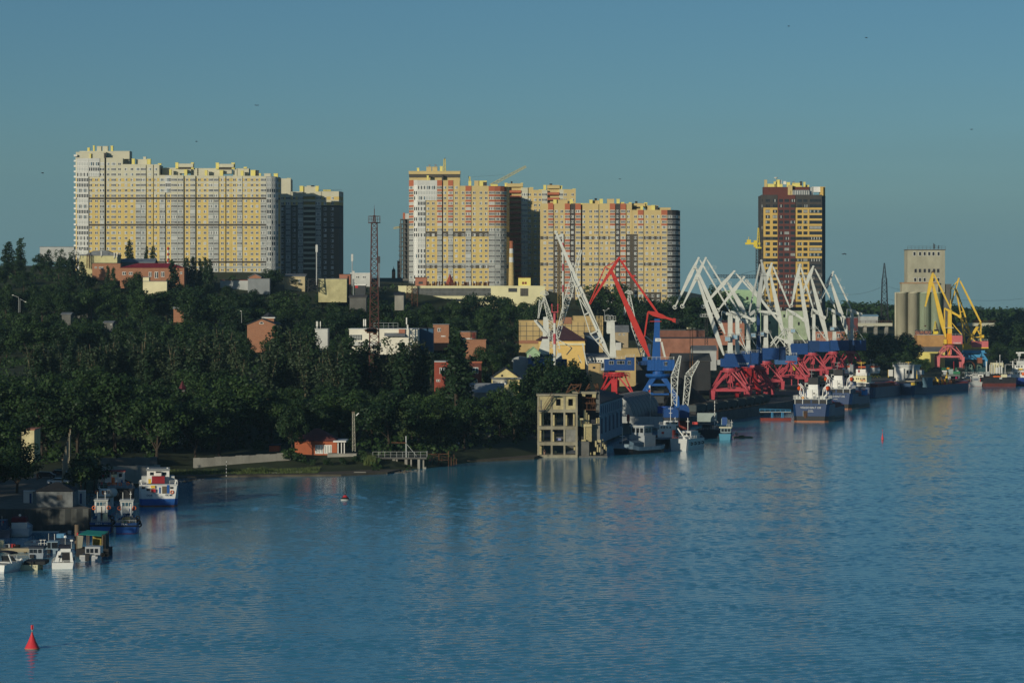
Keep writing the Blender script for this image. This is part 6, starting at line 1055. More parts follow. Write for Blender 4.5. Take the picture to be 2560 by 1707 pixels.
b = Boat('tanker', 'black-hulled tanker with a red-brown waterline and cream deckhouse at far right', 'ship', 'Q', 1780, 1058, 1424, R(4)); t = b.t
b.hull([(0,7.9,7.4,4.3),(2,8.0,7.8,4.2),(30,8.0,8.0,4.2),(38,1,.6,5)], [(.50,mat('oxide_hull', (.12,.03,.025))),(1,mat('black_hull', (.022,.022,.026), .6, 0, .3, .3))], rust)
h = b.box('deckhouse', 1640, 1895, 480, 740, 4, 10, cream); b.wins((1740,1830), 545, 590, 26, 3.95, h, black); b.box('cream_plate', 1790, 1940, 760, 830, -.02, .3, cream); b.box('red_raft', 1610, 1780, 795, 825, .4, 1.6, orange); m = MB(); m.box(b.x(1750), b.x(1815), -.12, .05, b.z(872), b.z(832), offwhite); m.build('anchor', t)
for x, y0 in ((1452,440),(1575,510),(1620,490),(1710,430),(1785,280),(1842,430),(1530,520),(1940,520)): b.pole('vent_mast', x, y0, 760, 2+x % 3, .13 if x != 1452 else .3, white, ((y0+18,36),) if x in (1452,1785) else ())
for x in (1700,1735,1775,1835): m = MB(); m.tube((b.x(x),2.4,b.z(740)),(b.x(x),2.4,b.z(570+(x*7) % 60)), .42, offwhite, n=8); m.build('vent_pipe', t)
b.rail(1400, 2100, 760, 1.0, .2, offwhite, 12); b.box('deck_screen', 1420, 1510, 690, 800, .6, 1.0, palegrey)
b = Boat('river_ship', 'white multi-deck ship with a yellow-topped mast cut by the right picture edge', 'ship', 'Q', 2240, 1040, 1440, R(-8)); t = b.t
b.hull([(0,7.0,6.5,4.0),(2,7.2,7.0,4.0),(30,7.2,7.0,4.0),(36,1,.6,5)], [(.3,black),(1,mat('royal_blue_hull', (.01,.05,.25)))], white)
h = b.box('deckhouse', 2050, 2420, 690, 860, 2, 10, white); b.wins((2100,2160,2230,2290,2340), 720, 760, 34, 1.95, h); h = b.box('upper_deckhouse', 2130, 2420, 545, 690, 3, 9, white); b.wins((2175,2235,2300), 560, 592, 40, 2.95, h); b.box('deck_edge', 2040, 2420, 690, 702, 1.4, 10, white); b.box('wheelhouse', 2180, 2400, 440, 545, 4, 8, offwhite)
b.rail(2120, 2400, 440, .9, 4.1); b.rail(1930, 2130, 560, .9, 3); b.pole('mast', 2088, 440, 690, 4, .3, white, ((460,150),)); m = MB(); x0, z0 = b.x(2250), b.z(240); m.box(x0-1.7, x0-.3, 4.5, 5.5, z0-.4, z0+.3, white); m.box(x0-.9, x0+.6, 4.5, 5.5, z0-1.6, z0-.2, offwhite); m.box(x0-.2, x0+2.2, 4.6, 5.4, z0-.3, z0+.4, white); m.tube((x0-.2,5,b.z(440)),(x0,5,z0-1), .35, palegrey); m.build('radar_mast', t)
m = MB(); m.box(b.x(2220), b.x(2320), 1.7, 2.4, b.z(655), b.z(622), yellow); m.build('yellow_raft', t); m = MB(); m.box(b.x(2300), b.x(2350), 1.2, 2.2, b.z(790), b.z(720), orange); m.build('lifeboat', t)
t = thing('dock_ring', 'big rusty ring-shaped frame round grey-green machinery on the slipway', 'dock frame', at('Q', 1010, 660, 1500)); p = at('Q', 1010, 540, 1500); m = MB()
for d in (0, 2.4):
    for i in range(14): a0, a1 = math.pi*(-.1+i*1.2/14), math.pi*(-.1+(i+1)*1.2/14); m.beam((p.x+2.9*math.cos(a0),1500+d,p.z+2.9*math.sin(a0)-.4),(p.x+2.9*math.cos(a1),1500+d,p.z+2.9*math.sin(a1)-.4), .3, mat('orange_rust', (.22,.08,.03), .9))
m.build('ring', t); m = MB(); gm = mat('verdigris', (.18,.28,.22), .7); m.box(p.x-1.6, p.x+2.6, 1501, 1506, p.z-4.5, p.z-1.6, mat('dark_teal', (.03,.08,.09)))
for i in range(16): m.beam((p.x-2+rnd.uniform(0,4),1500.6,p.z-2.6+rnd.uniform(0,2)),(p.x-2+rnd.uniform(0,4),1500.8,p.z-2.4+rnd.uniform(0,3.6)), .3, gm)
m.build('machinery', t)
t = thing('dock_engine_house', 'dark teal engine frame with pale arch beside the rusty ring frame', 'dock machinery', at('Q', 1300, 660, 1500)); p = at('Q', 1260, 600, 1500); m = MB(); m.box(p.x-2, p.x+4, 1500.4, 1506, 3.4, p.z+.6, mat('dark_teal', (.03,.08,.09))); m.box(p.x-.4, p.x+1.8, 1502, 1506, p.z+2.8, p.z+5.6, mat('terracotta', (.28,.10,.05))); m.build('housing', t); m = MB()
for a_, c_ in (((1205,640),(1205,520)),((1205,520),(1300,535)),((1300,535),(1302,600))): m.beam(at('Q', *a_, 1500), at('Q', *c_, 1500), .32, gm)
m.build('pipe_arch', t)
for i, (x, y, c_) in enumerate(((1160,430,'rust'),(1900,470,'rust'),(1960,470,'rust'))):
    pass
# ---- motor ship, tugs and launches in the nearer left corner
whullw = rusty('worn_white_hull', (.70,.71,.68), .33); tugblue = rusty('tug_blue', (.015,.10,.36), .33)
b = Boat('motor_ship', 'white motor ship with a blue lower hull and a red box on deck', 'ship', 'I', 1826, 766, 610, R(6.5)); t = b.t
b.hull([(0,3.9,3.2,4.35),(.8,4.1,3.9,4.3),(8,4.1,4.1,4.1),(20,4.0,3.9,4.2),(26,2.2,1.6,4.8),(28,.4,.3,5.2)], [(.24,mat('rust_line', (.20,.07,.03))),(.49,tugblue),(1,whullw)], palegrey)
b.box('rail_cap', 1606, 2046, 512, 522, -.06, .5, white)
h = b.box('wheelhouse', 1692, 1950, 362, 514, 4, 9, white); b.box('wheelhouse_roof', 1682, 1956, 343, 364, 3.6, 9.4, grey); b.wins((1748,1892), 384, 418, 42, 3.95, h)
b.box('engine_cover', 1790, 1858, 375, 424, 3, 4, white); b.box('engine_cover_lid', 1795, 1852, 374, 388, 2.9, 3.9, black); b.box('red_deck_box', 1750, 1897, 424, 506, 1.6, 3.2, mat('brick_red_box', (.30,.02,.03))); b.box('yellow_drum', 1710, 1742, 456, 506, 1.4, 2.2, yellow); b.box('side_wing', 1630, 1692, 432, 514, 4.5, 8, palegrey); b.box('side_wing', 1950, 2010, 432, 514, 4.5, 8, palegrey)
b.box('stern_opening', 1868, 1922, 534, 616, -.12, .1, mat('brown_door', (.12,.10,.07))); b.box('stern_opening', 1960, 1995, 540, 562, -.12, .1, black); b.box('stern_door', 1924, 1950, 516, 616, -.14, .1, tugblue); b.box('stern_door', 1834, 1848, 545, 614, -.14, .1, tugblue); b.box('red_stern_box', 1742, 1794, 562, 600, -.5, .05, red); b.box('yellow_light', 1740, 1788, 526, 552, -.4, .05, yellow)
b.box('stern_opening', 1690, 1728, 556, 584, -.12, .1, darkgrey); b.box('stern_opening', 1634, 1672, 534, 560, -.14, .1, darkgrey); ring_buoys(b, ((1980,600),), -.2)
for x in (1708, 1930): m = MB(); m.ball((b.x(x),4.5,b.z(342)), .22, white); m.build('lamp', t)
m = MB(); 
for sx in (-1, 1): m.tube((sx*3.5,1.2,b.z(515)),(sx*3.7,1.2,b.z(468)), .16, white); m.box(sx*3.7-.2, sx*3.7+.2, 1.0, 1.4, b.z(480), b.z(462), white)
m.build('bollard', t); text('\u041e\u0421-8', 'lettering', t, (b.x(1722), -.1, b.z(636)), .5, navy); text('\u041e\u0421-8\u041a', 'lettering', t, (b.x(1945), -.1, b.z(636)), .5, navy)
b.rail(1606, 1690, 512, .7, 1.2); b.rail(1955, 2046, 512, .7, 1.2)
b = Boat('harbour_tug', 'black-hulled tug with a white wheelhouse and orange-striped funnel, left of the motor ship', 'tug', 'I', 1390, 690, 628, R(7)); t = b.t
b.hull([(0,2.6,2.1,2.6),(1,3.0,2.7,2.6),(12,3.0,2.8,2.8),(18,.5,.4,3.6)], [(.3,black),(1,mat('tar_black', (.02,.022,.026)))], grey)
h = b.box('wheelhouse', 1205, 1432, 372, 500, 5, 9, white); b.box('wheelhouse_roof', 1192, 1442, 360, 376, 4.6, 9.3, mat('maroon_edge', (.25,.05,.05))); b.wins((1245,1300,1385), 394, 436, 36, 4.95, h)
m = MB(); X = b.x(1315); m.tube((X,3.2,b.z(520)),(X,3.2,b.z(480)), .62, orange, n=14); m.tube((X,3.2,b.z(480)),(X,3.2,b.z(432)), .62, orange, n=14); m.tube((X,3.2,b.z(432)),(X,3.2,b.z(396)), .63, cream, n=14); m.tube((X,3.2,b.z(396)),(X,3.2,b.z(366)), .66, black, n=14); m.build('funnel', t)
b.box('deck_box', 1322, 1420, 432, 490, 2.4, 3.4, offwhite); b.rail(1130, 1530, 548, .95, .3, palegrey, 6); ring_buoys(b, ((1258,498),(1386,502),(1474,496)), .2); b.pole('mast', 1168, 360, 520, 6, .08, palegrey); b.box('red_flag', 1166, 1202, 410, 442, 6.0, 6.05, red); b.box('red_float', 1164, 1186, 478, 510, .4, .9, red); b.box('blue_drum', 1395, 1414, 456, 486, .8, 1.2, blue); b.pole('stern_post', 1406, 548, 590, .1, .06)
b.pole('mast', 1132, 375, 520, 7, .06, palegrey, ((400,40),(440,40)))
b = Boat('workboat', 'grey and white workboat wedged between the quay and the two blue tugs', 'boat', 'I', 1180, 850, 585, R(2)); t = b.t
b.hull([(0,1.9,1.6,1.4),(8,1.9,1.8,1.5),(12,.4,.3,2)], [(.5,darkblue),(1,mat('teal_blue', (.03,.18,.24)))], grey); h = b.box('cabin', 1075, 1275, 650, 790, 2, 6, palegrey); b.box('cabin_roof', 1065, 1285, 640, 654, 1.6, 6.4, mat('dull_wood', (.25,.23,.18))); b.wins((1110,1150,1240), 668, 700, 26, 1.95, h); h = b.box('upper_cabin', 1135, 1255, 560, 640, 3, 5.4, white); b.wins((1165,1200,1235), 575, 605, 20, 2.95, h); b.pole('mast', 1130, 520, 640, 2.6, .06, white, ((545,30),)); b.pole('mast', 1240, 530, 600, 2.6, .05); ring_buoys(b, ((1098,592),(1178,600)), 2.9); lifeboat(b, 1282, 597, 3.4, 1.2, offwhite, 'white_float')
def tug(label, cx, Y, name, sub, dark, wreck):
    b = Boat('river_tug', label, 'tug', 'I', cx, 1072, Y, R(5), 'blue river tugs by the sheet-pile quay'); t = b.t
    b.hull([(0,2.0,1.5,2.0),(.4,2.1,1.75,2.0),(3,2.15,2.0,1.9),(9,2.1,1.9,2.0),(13,.4,.3,2.8)], [(.36,mat('white_line', (.45,.42,.38)) if not dark else mat('red_line', (.2,.04,.03))),(.72,tugblue),(1,mat('tug_upper_blue', (.01,.055,.18) if not dark else (.02,.045,.09), .6, 0, .2, .8))], grey)
    m = MB(); m.tube((-2.1,.02,1.42),(2.1,.02,1.42), .13, rubber, n=8); m.build('rub_rail', t)
    text(name, 'lettering', t, (b.x(cx-20), -.05, 1.75), .44, white); 
    if sub: text(sub, 'lettering', t, (b.x(cx+60), -.05, 1.72), .17, white)
    h = b.box('wheelhouse', cx-85, cx+65, 718, 860, 5, 8.5, offwhite); b.box('wheelhouse_roof', cx-92, cx+72, 705, 720, 4.7, 8.8, palegrey); b.wins((cx-50,cx-10,cx+30), 735, 775, 28, 4.95, h, blueglass)
    b.rail(cx-110, cx+108, 950, .55, .15, palegrey, 4); b.pole('mast', cx-55, 620, 720, 6, .05); b.pole('mast', cx+35, 610, 720, 6, .05, white, ((640,24),))
    for x in (cx-58, cx+48): b.pole('bitt', x, 735, 880, 2.2, .13, white)
    if wreck:
        for i, x in enumerate((-70,-45,-20,8,30,58)): m = MB(); X = b.x(cx+x); m.box(X-.18, X+.18, 1.6+i % 2, 2.2+i % 2, 1.8, 2.4+.25*(i % 3), (grey, yellow, green, palegrey, amber, grey)[i]); m.tube((X,1.8,2.2),(X+.1,1.9,3.3), .06, grey, n=5); m.build('engine_part', t)
        b.box('blue_drum', cx+28, cx+60, 796, 826, 2.4, 3, blue); b.box('red_float', cx+62, cx+84, 792, 822, 2.8, 3.1, red); b.box('engine_block', cx-40, cx+40, 890, 940, 1.2, 2.4, mat('engine_green', (.12,.13,.08)))
    else:
        b.box('deck_locker', cx-42, cx-8, 842, 938, 1.6, 2.6, offwhite); b.box('deck_locker', cx+22, cx+74, 850, 938, 1.6, 2.8, cream); b.pole('post', cx+10, 770, 930, 1.2, .09, rust)
    b.tyres([(cx+128, 900, 1.4),(cx+132, 960, 3.6),(cx+136, 1000, 6)]); ring_buoys(b, ((cx-92,800),(cx+78,800)), 4.9)
    return b
tug('blue river tug with two pale deck lockers, left of its darker twin', 1158, 541, '\u0421\u0411\u0421-1', '\u0420\u041e\u0421\u0422\u041e\u0412', False, False)
tug('blue river tug lettered PK-41 with bare engine parts and black fenders', 1455, 540, '\u0420\u041a-41', None, True, True)
# small craft in the basin
def gel(name, c_): return mat(name, c_, .3, 0, .06, .8, spec=.5)
gw = gel('gelcoat_white', (.72,.73,.70))
b = Boat('motor_yacht', 'white motor boat with a maroon canopy moored against the sheet-pile quay', 'boat', 'I', 222, 1086, 533, R(3)); t = b.t
b.hull([(0,1.75,1.5,1.5),(.6,1.95,1.75,1.7),(5,1.9,1.7,1.8),(8.5,.3,.2,2.3)], [(.4,navy),(1,gel('silver_gel', (.40,.43,.46)))], gw); m = MB(); m.prism([(b.x(118),b.z(925)),(b.x(300),b.z(925)),(b.x(288),b.z(868)),(b.x(130),b.z(866))], .9, 4.2, mat('maroon_canvas', (.10,.012,.025), .85)); m.build('canopy', t); b.box('stern_panel', 130, 308, 925, 1000, .2, .5, gel('pearl_gel', (.55,.56,.55))); b.box('transom_plate', 190, 250, 1048, 1072, -.12, .05, palegrey); m = MB(); m.ball((b.x(212),2.5,b.z(850)), .25, white); m.build('radar_dome', t); b.box('swim_platform', 105, 335, 1064, 1076, -.7, .1, palegrey)
b = Boat('motor_boat', 'dark blue boat at the left picture edge by the quay', 'boat', 'I', 20, 1100, 530, R(3)); b.hull([(0,1.5,1.3,1.5),(5,1.5,1.3,1.6),(8,.3,.2,2.1)], [(1,gel('midnight_gel', (.01,.02,.06)))], navy); b.box('cabin', -30, 62, 900, 1000, 1, 4, navy); b.pole('mast', 15, 850, 960, 1, .05, palegrey); b.box('red_lamp', 24, 34, 905, 930, .8, 1, red)
b = Boat('speedboat', 'white sports boat with a navy bimini top, cut by the left edge', 'boat', 'T', 120, 885, 466, R(160)); t = b.t
b.hull([(-4.6,.2,.1,1.75),(-3.2,1.35,.8,1.6),(-1,1.8,1.4,1.5),(2,1.8,1.6,1.4),(3.4,1.7,1.5,1.3)], [(.55,gel('shade_gel', (.50,.52,.52))),(1,gw)], gw)
m = MB(); m.box(-1.6, 1.5, -1.2, 1.6, 1.5, 1.62, gw); m.hexa([(-1.3,-1.2,1.6),(1.3,-1.2,1.6),(1.2,-.8,1.6),(-1.2,-.8,1.6),(-1.0,-.3,2.45),(1.0,-.3,2.45),(.95,-.2,2.45),(-.95,-.2,2.45)], glass); m.build('windscreen', t)
m = MB()
for i in range(6): a0, a1 = math.pi*i/6, math.pi*(i+1)/6; m.hexa([(-1.9*math.cos(a0),-.6,2.9+.35*math.sin(a0)),(-1.9*math.cos(a1),-.6,2.9+.35*math.sin(a1)),(-1.9*math.cos(a1),1.8,2.9+.35*math.sin(a1)),(-1.9*math.cos(a0),1.8,2.9+.35*math.sin(a0)),(-1.9*math.cos(a0),-.6,2.97+.35*math.sin(a0)),(-1.9*math.cos(a1),-.6,2.97+.35*math.sin(a1)),(-1.9*math.cos(a1),1.8,2.97+.35*math.sin(a1)),(-1.9*math.cos(a0),1.8,2.97+.35*math.sin(a0))], mat('navy_canvas', (.012,.016,.03), .9))
m.build('bimini_top', t); m = MB()
for sx in (-1, 1): m.beam((sx*1.75,1.2,1.5),(sx*1.5,1.8,2.9), .18, gw); m.beam((sx*1.75,-.4,1.5),(sx*1.7,-.5,2.9), .06, palegrey)
m.build('radar_arch', t)
b = Boat('pontoon_boat', 'flat grey work float with a pale end plate beside the sports boat', 'float', 'T', 570, 872, 468, 0); t = b.t
b.hull([(0,1.55,1.5,.85),(3.4,1.9,1.8,1.0)], [(.5,mat('algae_cream', (.36,.36,.12))),(1,mat('cream_plate', (.62,.58,.38)))], darkgrey); m = MB(); m.box(-.8, 2.6, .5, 5, .8, 1.35, mat('dark_tarp', (.03,.033,.035), .9)); m.build('tarpaulin', t)
for x in (680,716): m = MB(); m.box(b.x(x)-.07, b.x(x)+.07, -.06, .05, b.z(812), b.z(794), black); m.build('bolt_hole', t)
b = Boat('cabin_launch', 'grey launch with a square windowed cabin, left of the white cruiser', 'boat', 'T', 730, 700, 489, 0); t = b.t
b.hull([(0,1.25,1.0,.9),(4,1.25,1.1,1.0),(6,.2,.1,1.3)], [(1,gel('grey_gel', (.25,.29,.33)))], grey); h = b.box('cabin', 575, 860, 500, 640, .6, 3.4, gel('grey_gel', (.25,.29,.33))); b.box('cabin_roof', 566, 885, 470, 502, .3, 3.8, mat('roof_canvas', (.02,.03,.05))); b.wins((618,700,795), 522, 610, 66, .55, h); m = MB(); m.box(b.x(610), b.x(695), -.5, .1, b.z(690), b.z(620), black); m.build('outboard_motor', t)
b = Boat('cabin_launch', 'pale blue launch with a tall windowed cabin behind the white cruiser', 'boat', 'T', 1040, 650, 498, 0); t = b.t
b.hull([(0,1.2,1.0,.9),(4,1.2,1.1,1.0),(6,.2,.1,1.3)], [(1,gel('blue_grey_gel', (.20,.28,.34)))], grey); h = b.box('cabin', 935, 1160, 410, 580, .6, 3.4, gel('blue_grey_gel', (.20,.28,.34))); b.wins((980,1065,1130), 430, 560, 60, .55, h); b.box('blue_drum', 1070, 1225, 290, 370, 4, 6, mat('sky_drum', (.10,.26,.42))); b.pole('rail_post', 1060, 270, 400, 2.5, .05); b.pole('rail_post', 940, 260, 420, 2.5, .05, palegrey); m = MB(); m.box(b.x(950), b.x(1030), -.5, .1, b.z(640), b.z(560), black); m.build('outboard_motor', t)
b = Boat('cabin_cruiser', 'white cabin cruiser with a dark stern doorway and a radar pole', 'boat', 'T', 1265, 812, 470, R(5)); t = b.t
b.hull([(0,1.78,1.5,1.0),(.5,1.85,1.6,1.05),(4.5,1.85,1.6,1.35),(8,.25,.15,1.9)], [(.5,gel('cruiser_shade', (.6,.6,.52))),(1,gw)], gw); h = b.box('cabin', 1165, 1440, 480, 690, 1.8, 5.4, gw); m = MB(); m.prism([(b.x(1090),b.z(690)),(b.x(1170),b.z(690)),(b.x(1235),b.z(470)),(b.x(1160),b.z(470))], 1.6, 1.9, gw); m.build('side_coaming', t); m = MB(); m.prism([(b.x(1410),b.z(700)),(b.x(1470),b.z(700)),(b.x(1440),b.z(470)),(b.x(1400),b.z(470))], 1.6, 1.9, gw); m.build('side_coaming', t); b.box('cabin_roof', 1215, 1420, 420, 484, 1.4, 5.6, gw); b.box('doorway', 1240, 1412, 500, 690, 1.72, 1.82, black); b.wins((1195,), 550, 600, 50, 1.55, h); b.rail(1080, 1480, 690, .35, .1, gw); b.pole('radar_pole', 1290, 200, 420, 4, .05, palegrey); m = MB(); m.ball((b.x(1292),4,b.z(206)), .28, gw); m.build('radar_dome', t); b.pole('flag_pole', 1432, 250, 480, 2, .06, palegrey); b.box('white_lamp', 1405, 1460, 240, 272, 1.9, 2.3, gw); b.box('flybridge_rail', 1200, 1460, 220, 232, 3.8, 4.0, navy); b.box('flybridge', 1160, 1420, 360, 424, 2.4, 5, mat('navy_canvas', (.012,.016,.03)))
b = Boat('cabin_launch', 'grey launch with twin dark windows and a black outboard under the green roof', 'boat', 'T', 1800, 676, 484, R(-2)); t = b.t
b.hull([(0,1.5,1.2,.8),(4,1.5,1.3,1.0),(6.5,.2,.1,1.4)], [(.5,navy),(1,gel('launch_grey', (.36,.38,.40)))], grey); h = b.box('cabin', 1708, 2015, 392, 560, .8, 3.6, gel('launch_grey', (.36,.38,.40))); b.wins((1760,1842,1935), 432, 515, 60, .75, h); m = MB(); m.box(b.x(1735), b.x(1815), -.5, .1, b.z(670), b.z(520), black); m.build('outboard_motor', t); b.box('stern_seat', 1610, 1730, 560, 640, .1, .8, offwhite); b.box('stern_seat', 1830, 1930, 560, 636, .1, .8, offwhite); b.tyres([(2060,560,1),(2140,560,1.4)], .3)
# floating shelter with a green roof
b = Boat('floating_shelter', 'floating wooden shelter with a green sheet roof and a yellow tarpaulin', 'shelter', 'T', 1860, 600, 492, 0); t = b.t
m = MB(); m.box(b.x(1540), b.x(2200), 0, 5, -.4, b.z(440), mat('dark_pontoon', (.03,.03,.03), .9)); m.build('float', t)
m = MB(); a = [(b.x(1590),0,b.z(140)),(b.x(2060),0,b.z(178)),(b.x(2120),5,b.z(132)),(b.x(1680),5,b.z(105))]; m.hexa([(p[0],p[1],p[2]-.06) for p in a]+a, mat('green_sheet', (.02,.30,.22), .5, 0, .15, 1)); m.build('roof', t)
for x, d in ((1548,.1),(1800,.1),(2080,.1),(1680,4.8),(2120,4.8)): m = MB(); m.box(b.x(x)-.07, b.x(x)+.07, d, d+.14, b.z(445), b.z(170 if d < 1 else 125), wood); m.build('post', t)
m = MB(); m.hexa([(b.x(1545),.2,b.z(440)),(b.x(1660),.2,b.z(420)),(b.x(1660),.3,b.z(420)),(b.x(1545),.3,b.z(440)),(b.x(1560),.2,b.z(165)),(b.x(1685),.2,b.z(180)),(b.x(1685),.3,b.z(180)),(b.x(1560),.3,b.z(165))], mat('canvas_grey', (.26,.25,.19), .9)); m.build('side_screen', t)
m = MB(); m.box(b.x(1815), b.x(2040), 3.6, 3.75, b.z(440), b.z(180), mat('yellow_tarpaulin', (.30,.24,.06), .85, 0, .7, 1.4)); m.build('tarpaulin', t); m = MB(); m.box(b.x(2050), b.x(2130), .4, 4, b.z(440), b.z(160), mat('dark_screen', (.025,.025,.022))); m.build('dark_screen', t)
t = thing('mooring_pile', 'stout steel mooring pile standing left of the green-roofed shelter', 'pile', at('I', 888, 1180, 505)); m = MB(); p = at('I', 888, 972, 505); m.tube((p.x,505,-2),(p.x,505,p.z), .42, mat('brown_pile', (.16,.12,.08), .85), n=14); m.build('pile', t)
m = MB(); p = at('I', 893, 1085, 504.5); m.box(p.x-.12, p.x+.12, 504.4, 504.6, p.z-.3, p.z+.3, red); m.build('red_marker', t)
# jetty with cans and railings
t = thing('jetty', 'low concrete jetty running in from the left edge behind the small boats', 'jetty', at('T', 465, 440, 500)); m = MB(); p, q = at('T', -80, 440, 500), at('T', 935, 420, 500); m.box(p.x, q.x, 500, 504.4, -.5, at('T', 0, 408, 500).z, concrete); m.build('deck', t)
m = MB(); m.box(p.x, q.x, 499.7, 500, at('T',0,436,500).z-.3, at('T',0,404,500).z, mat('jetty_timber', (.34,.29,.19), .9)); m.build('timber_edge', t)
for i in range(5): m = MB(); x = p.x+2+i*3; m.box(x-.2, x+.2, 499.8, 500.2, -2, .4, mat('algae_brown', (.12,.08,.04))); m.build('post', t)
zj = at('T', 0, 408, 500).z
for i, (x, c_, w_) in enumerate(((95,white,.2),(125,white,.2),(150,white,.2),(180,white,.24),(218,mat('purple_can', (.2,.05,.12)),.14),(250,red,.28),(290,mat('dark_red_can', (.2,.02,.02)),.24))):
    tt = thing('fuel_can', ('white plastic can in the row on the jetty' if c_ is white else ['','','','','purple can between white and red cans on the jetty','bright red can on the jetty','dark red can beside the bright red can on the jetty'][i]), 'can', (at('T', x, 0, 502).x, 502, zj), 0, 'cans on the jetty'); m = MB(); X = at('T', x, 0, 502).x; m.box(X-w_, X+w_, 501.8, 502.2, zj, zj+.5, c_); m.box(X-w_*.5, X+w_*.5, 501.9, 502.1, zj+.5, zj+.62, c_); m.build('body', tt); m = MB(); m.tube((X,502,zj+.6),(X,502,zj+.72), .06, black, n=6); m.build('cap', tt)
t = thing('box_locker', 'cream locker box at the left edge of the jetty', 'locker', (at('T', 40, 0, 503).x, 503, zj)); m = MB(); p, q = at('T', -40, 240, 503), at('T', 80, 350, 503); m.box(p.x, q.x, 502.6, 503.6, zj, p.z, cream); m.box(p.x-.05, q.x+.05, 502.5, 503.7, p.z, p.z+.08, offwhite); m.build('body', t)
t = thing('hose_coil', 'black hose heap beside the red can on the jetty', 'hose', (at('T', 345, 0, 502).x, 502, zj)); m = MB(); X = at('T', 345, 0, 502).x
for i in range(3): m.ring((X+i*.1,502,zj+.12+i*.14), .5-.1*i, .11, rubber, 12, 'z')
m.build('coil', t)
t = thing('boarding_rail', 'white tubular boarding rail on the jetty end', 'rail', (at('T', 860, 0, 501).x, 501, zj)); m = MB(); p, q = at('T', 780, 355, 501), at('T', 945, 300, 501); m.rail([(p.x,501,zj),(q.x,501,zj)], .8, white, .05, .8); 
for x in (830, 900): pp = at('T', x, 235, 501); m.tube((pp.x,501,zj),(pp.x,501,pp.z), .05, white, n=6); m.box(pp.x-.25, pp.x+.25, 500.95, 501.05, pp.z-.05, pp.z+.03, white)
m.build('tubing', t)
b = Boat('sailing_dinghy', 'low dinghy with a white radar ball behind the jetty', 'boat', 'T', 660, 345, 515, 0); b.hull([(0,1.5,1.2,.5),(1.6,1.3,1.1,.6),(2.4,.2,.1,.8)], [(1,offwhite)], red); m = MB(); m.ball((b.x(690),.6,b.z(285)), .3, gw); m.build('radar_dome', b.t); b.pole('mast', 675, 160, 300, .6, .04, palegrey); b.box('red_cover', 590, 680, 322, 342, .2, 1.2, mat('coral_cover', (.55,.12,.08)))
b = Boat('floating_boom', 'long white floating boom along the foot of the sheet-pile quay', 'boom', 'I', 680, 1056, 543.6, 0); m = MB(); m.box(b.x(340), b.x(1030), -.3, .1, -.2, .22, offwhite); m.build('float', b.t)
b = Boat('inflatable_boat', 'small dark inflatable with a grey outboard at the floating boom', 'boat', 'I', 760, 1078, 538, 0); b.hull([(0,1.4,1.2,.45),(1.3,1.5,1.3,.5),(2.2,.4,.3,.7)], [(1,mat('dark_rubber_hull', (.04,.05,.06)))], grey); m = MB(); m.box(b.x(782), b.x(822), -.2, .3, b.z(1072), b.z(1032), palegrey); m.build('outboard_motor', b.t)
# ---- craft by the ruin
b = Boat('river_barge', 'dark barge with a pale blue bow and a grey glazed wheelhouse, right of the ruin', 'barge', 'L', 1010, 1112, 812, R(-40)); t = b.t
b.hull([(0,2.9,2.1,2.9),(1.4,3.3,3.0,2.7),(4,3.5,3.4,2.0),(14,3.5,3.4,2.0),(17,2.6,2.2,2.2)], [(.25,mat('mustard_line', (.20,.15,.05))),(.66,black),(1,mat('pale_blue_bulwark', (.22,.30,.36), .6, 0, .25, .6))], darkgrey)
m = MB(); m.box(-2.6, 2.6, 2.6, 7, 1.7, 3.2, mat('dull_blue_hatch', (.07,.12,.17))); m.prism([(-2.6,3.2),(2.6,3.2),(0,4.0)], 2.6, 7, mat('dull_blue_hatch', (.07,.12,.17))); m.build('hatch_cover', t)
m = MB(); m.box(-2.7, 2.7, 7.4, 12.5, 1.7, 5.0, mat('barge_grey', (.32,.35,.37))); m.build('deckhouse', t); m = MB(); m.box(-2.2, 2.2, 7.8, 11.6, 5.0, 7.6, mat('barge_grey', (.32,.35,.37))); m.box(-2.6, 2.6, 7.4, 12, 7.6, 7.8, offwhite); wh = m.build('wheelhouse', t)
for x in (-1.4, 0, 1.4): m = MB(); m.box(x-.5, x+.5, 7.72, 7.85, 5.8, 7.1, glass); m.build('window', wh)
for y in (8.9, 10.5): m = MB(); m.box(2.15, 2.28, y-.6, y+.6, 5.8, 7.1, glass); m.build('window', wh)
m = MB(); m.tube((-1.0,2,2.0),(-1.0,2,7.4), .07, white, n=6); m.box(-1.9,-.1,1.95,2.05,4.9,5.05,white); m.build('mast', t)
t = thing('channel_mark', 'bright green board on a white post right of the glazed barge', 'mark', at('L', 1315, 990, 838)); m = MB(); p, q = at('L', 1300, 812, 838), at('L', 1326, 872, 838); m.box(p.x, q.x, 837.9, 838.1, q.z, p.z, mat('emerald', (.02,.32,.17), .6)); m.build('board', t); m = MB(); p, q = at('L', 1303, 880, 838.3), at('L', 1326, 1005, 838.3); m.box(p.x, q.x, 838.2, 838.8, q.z, p.z, palegrey); m.build('post', t)
b = Boat('patrol_boat', 'white multi-tier workboat with a dark hull and red lifebuoy box, left of the white hull', 'boat', 'L', 1450, 1072, 842, R(-6)); t = b.t
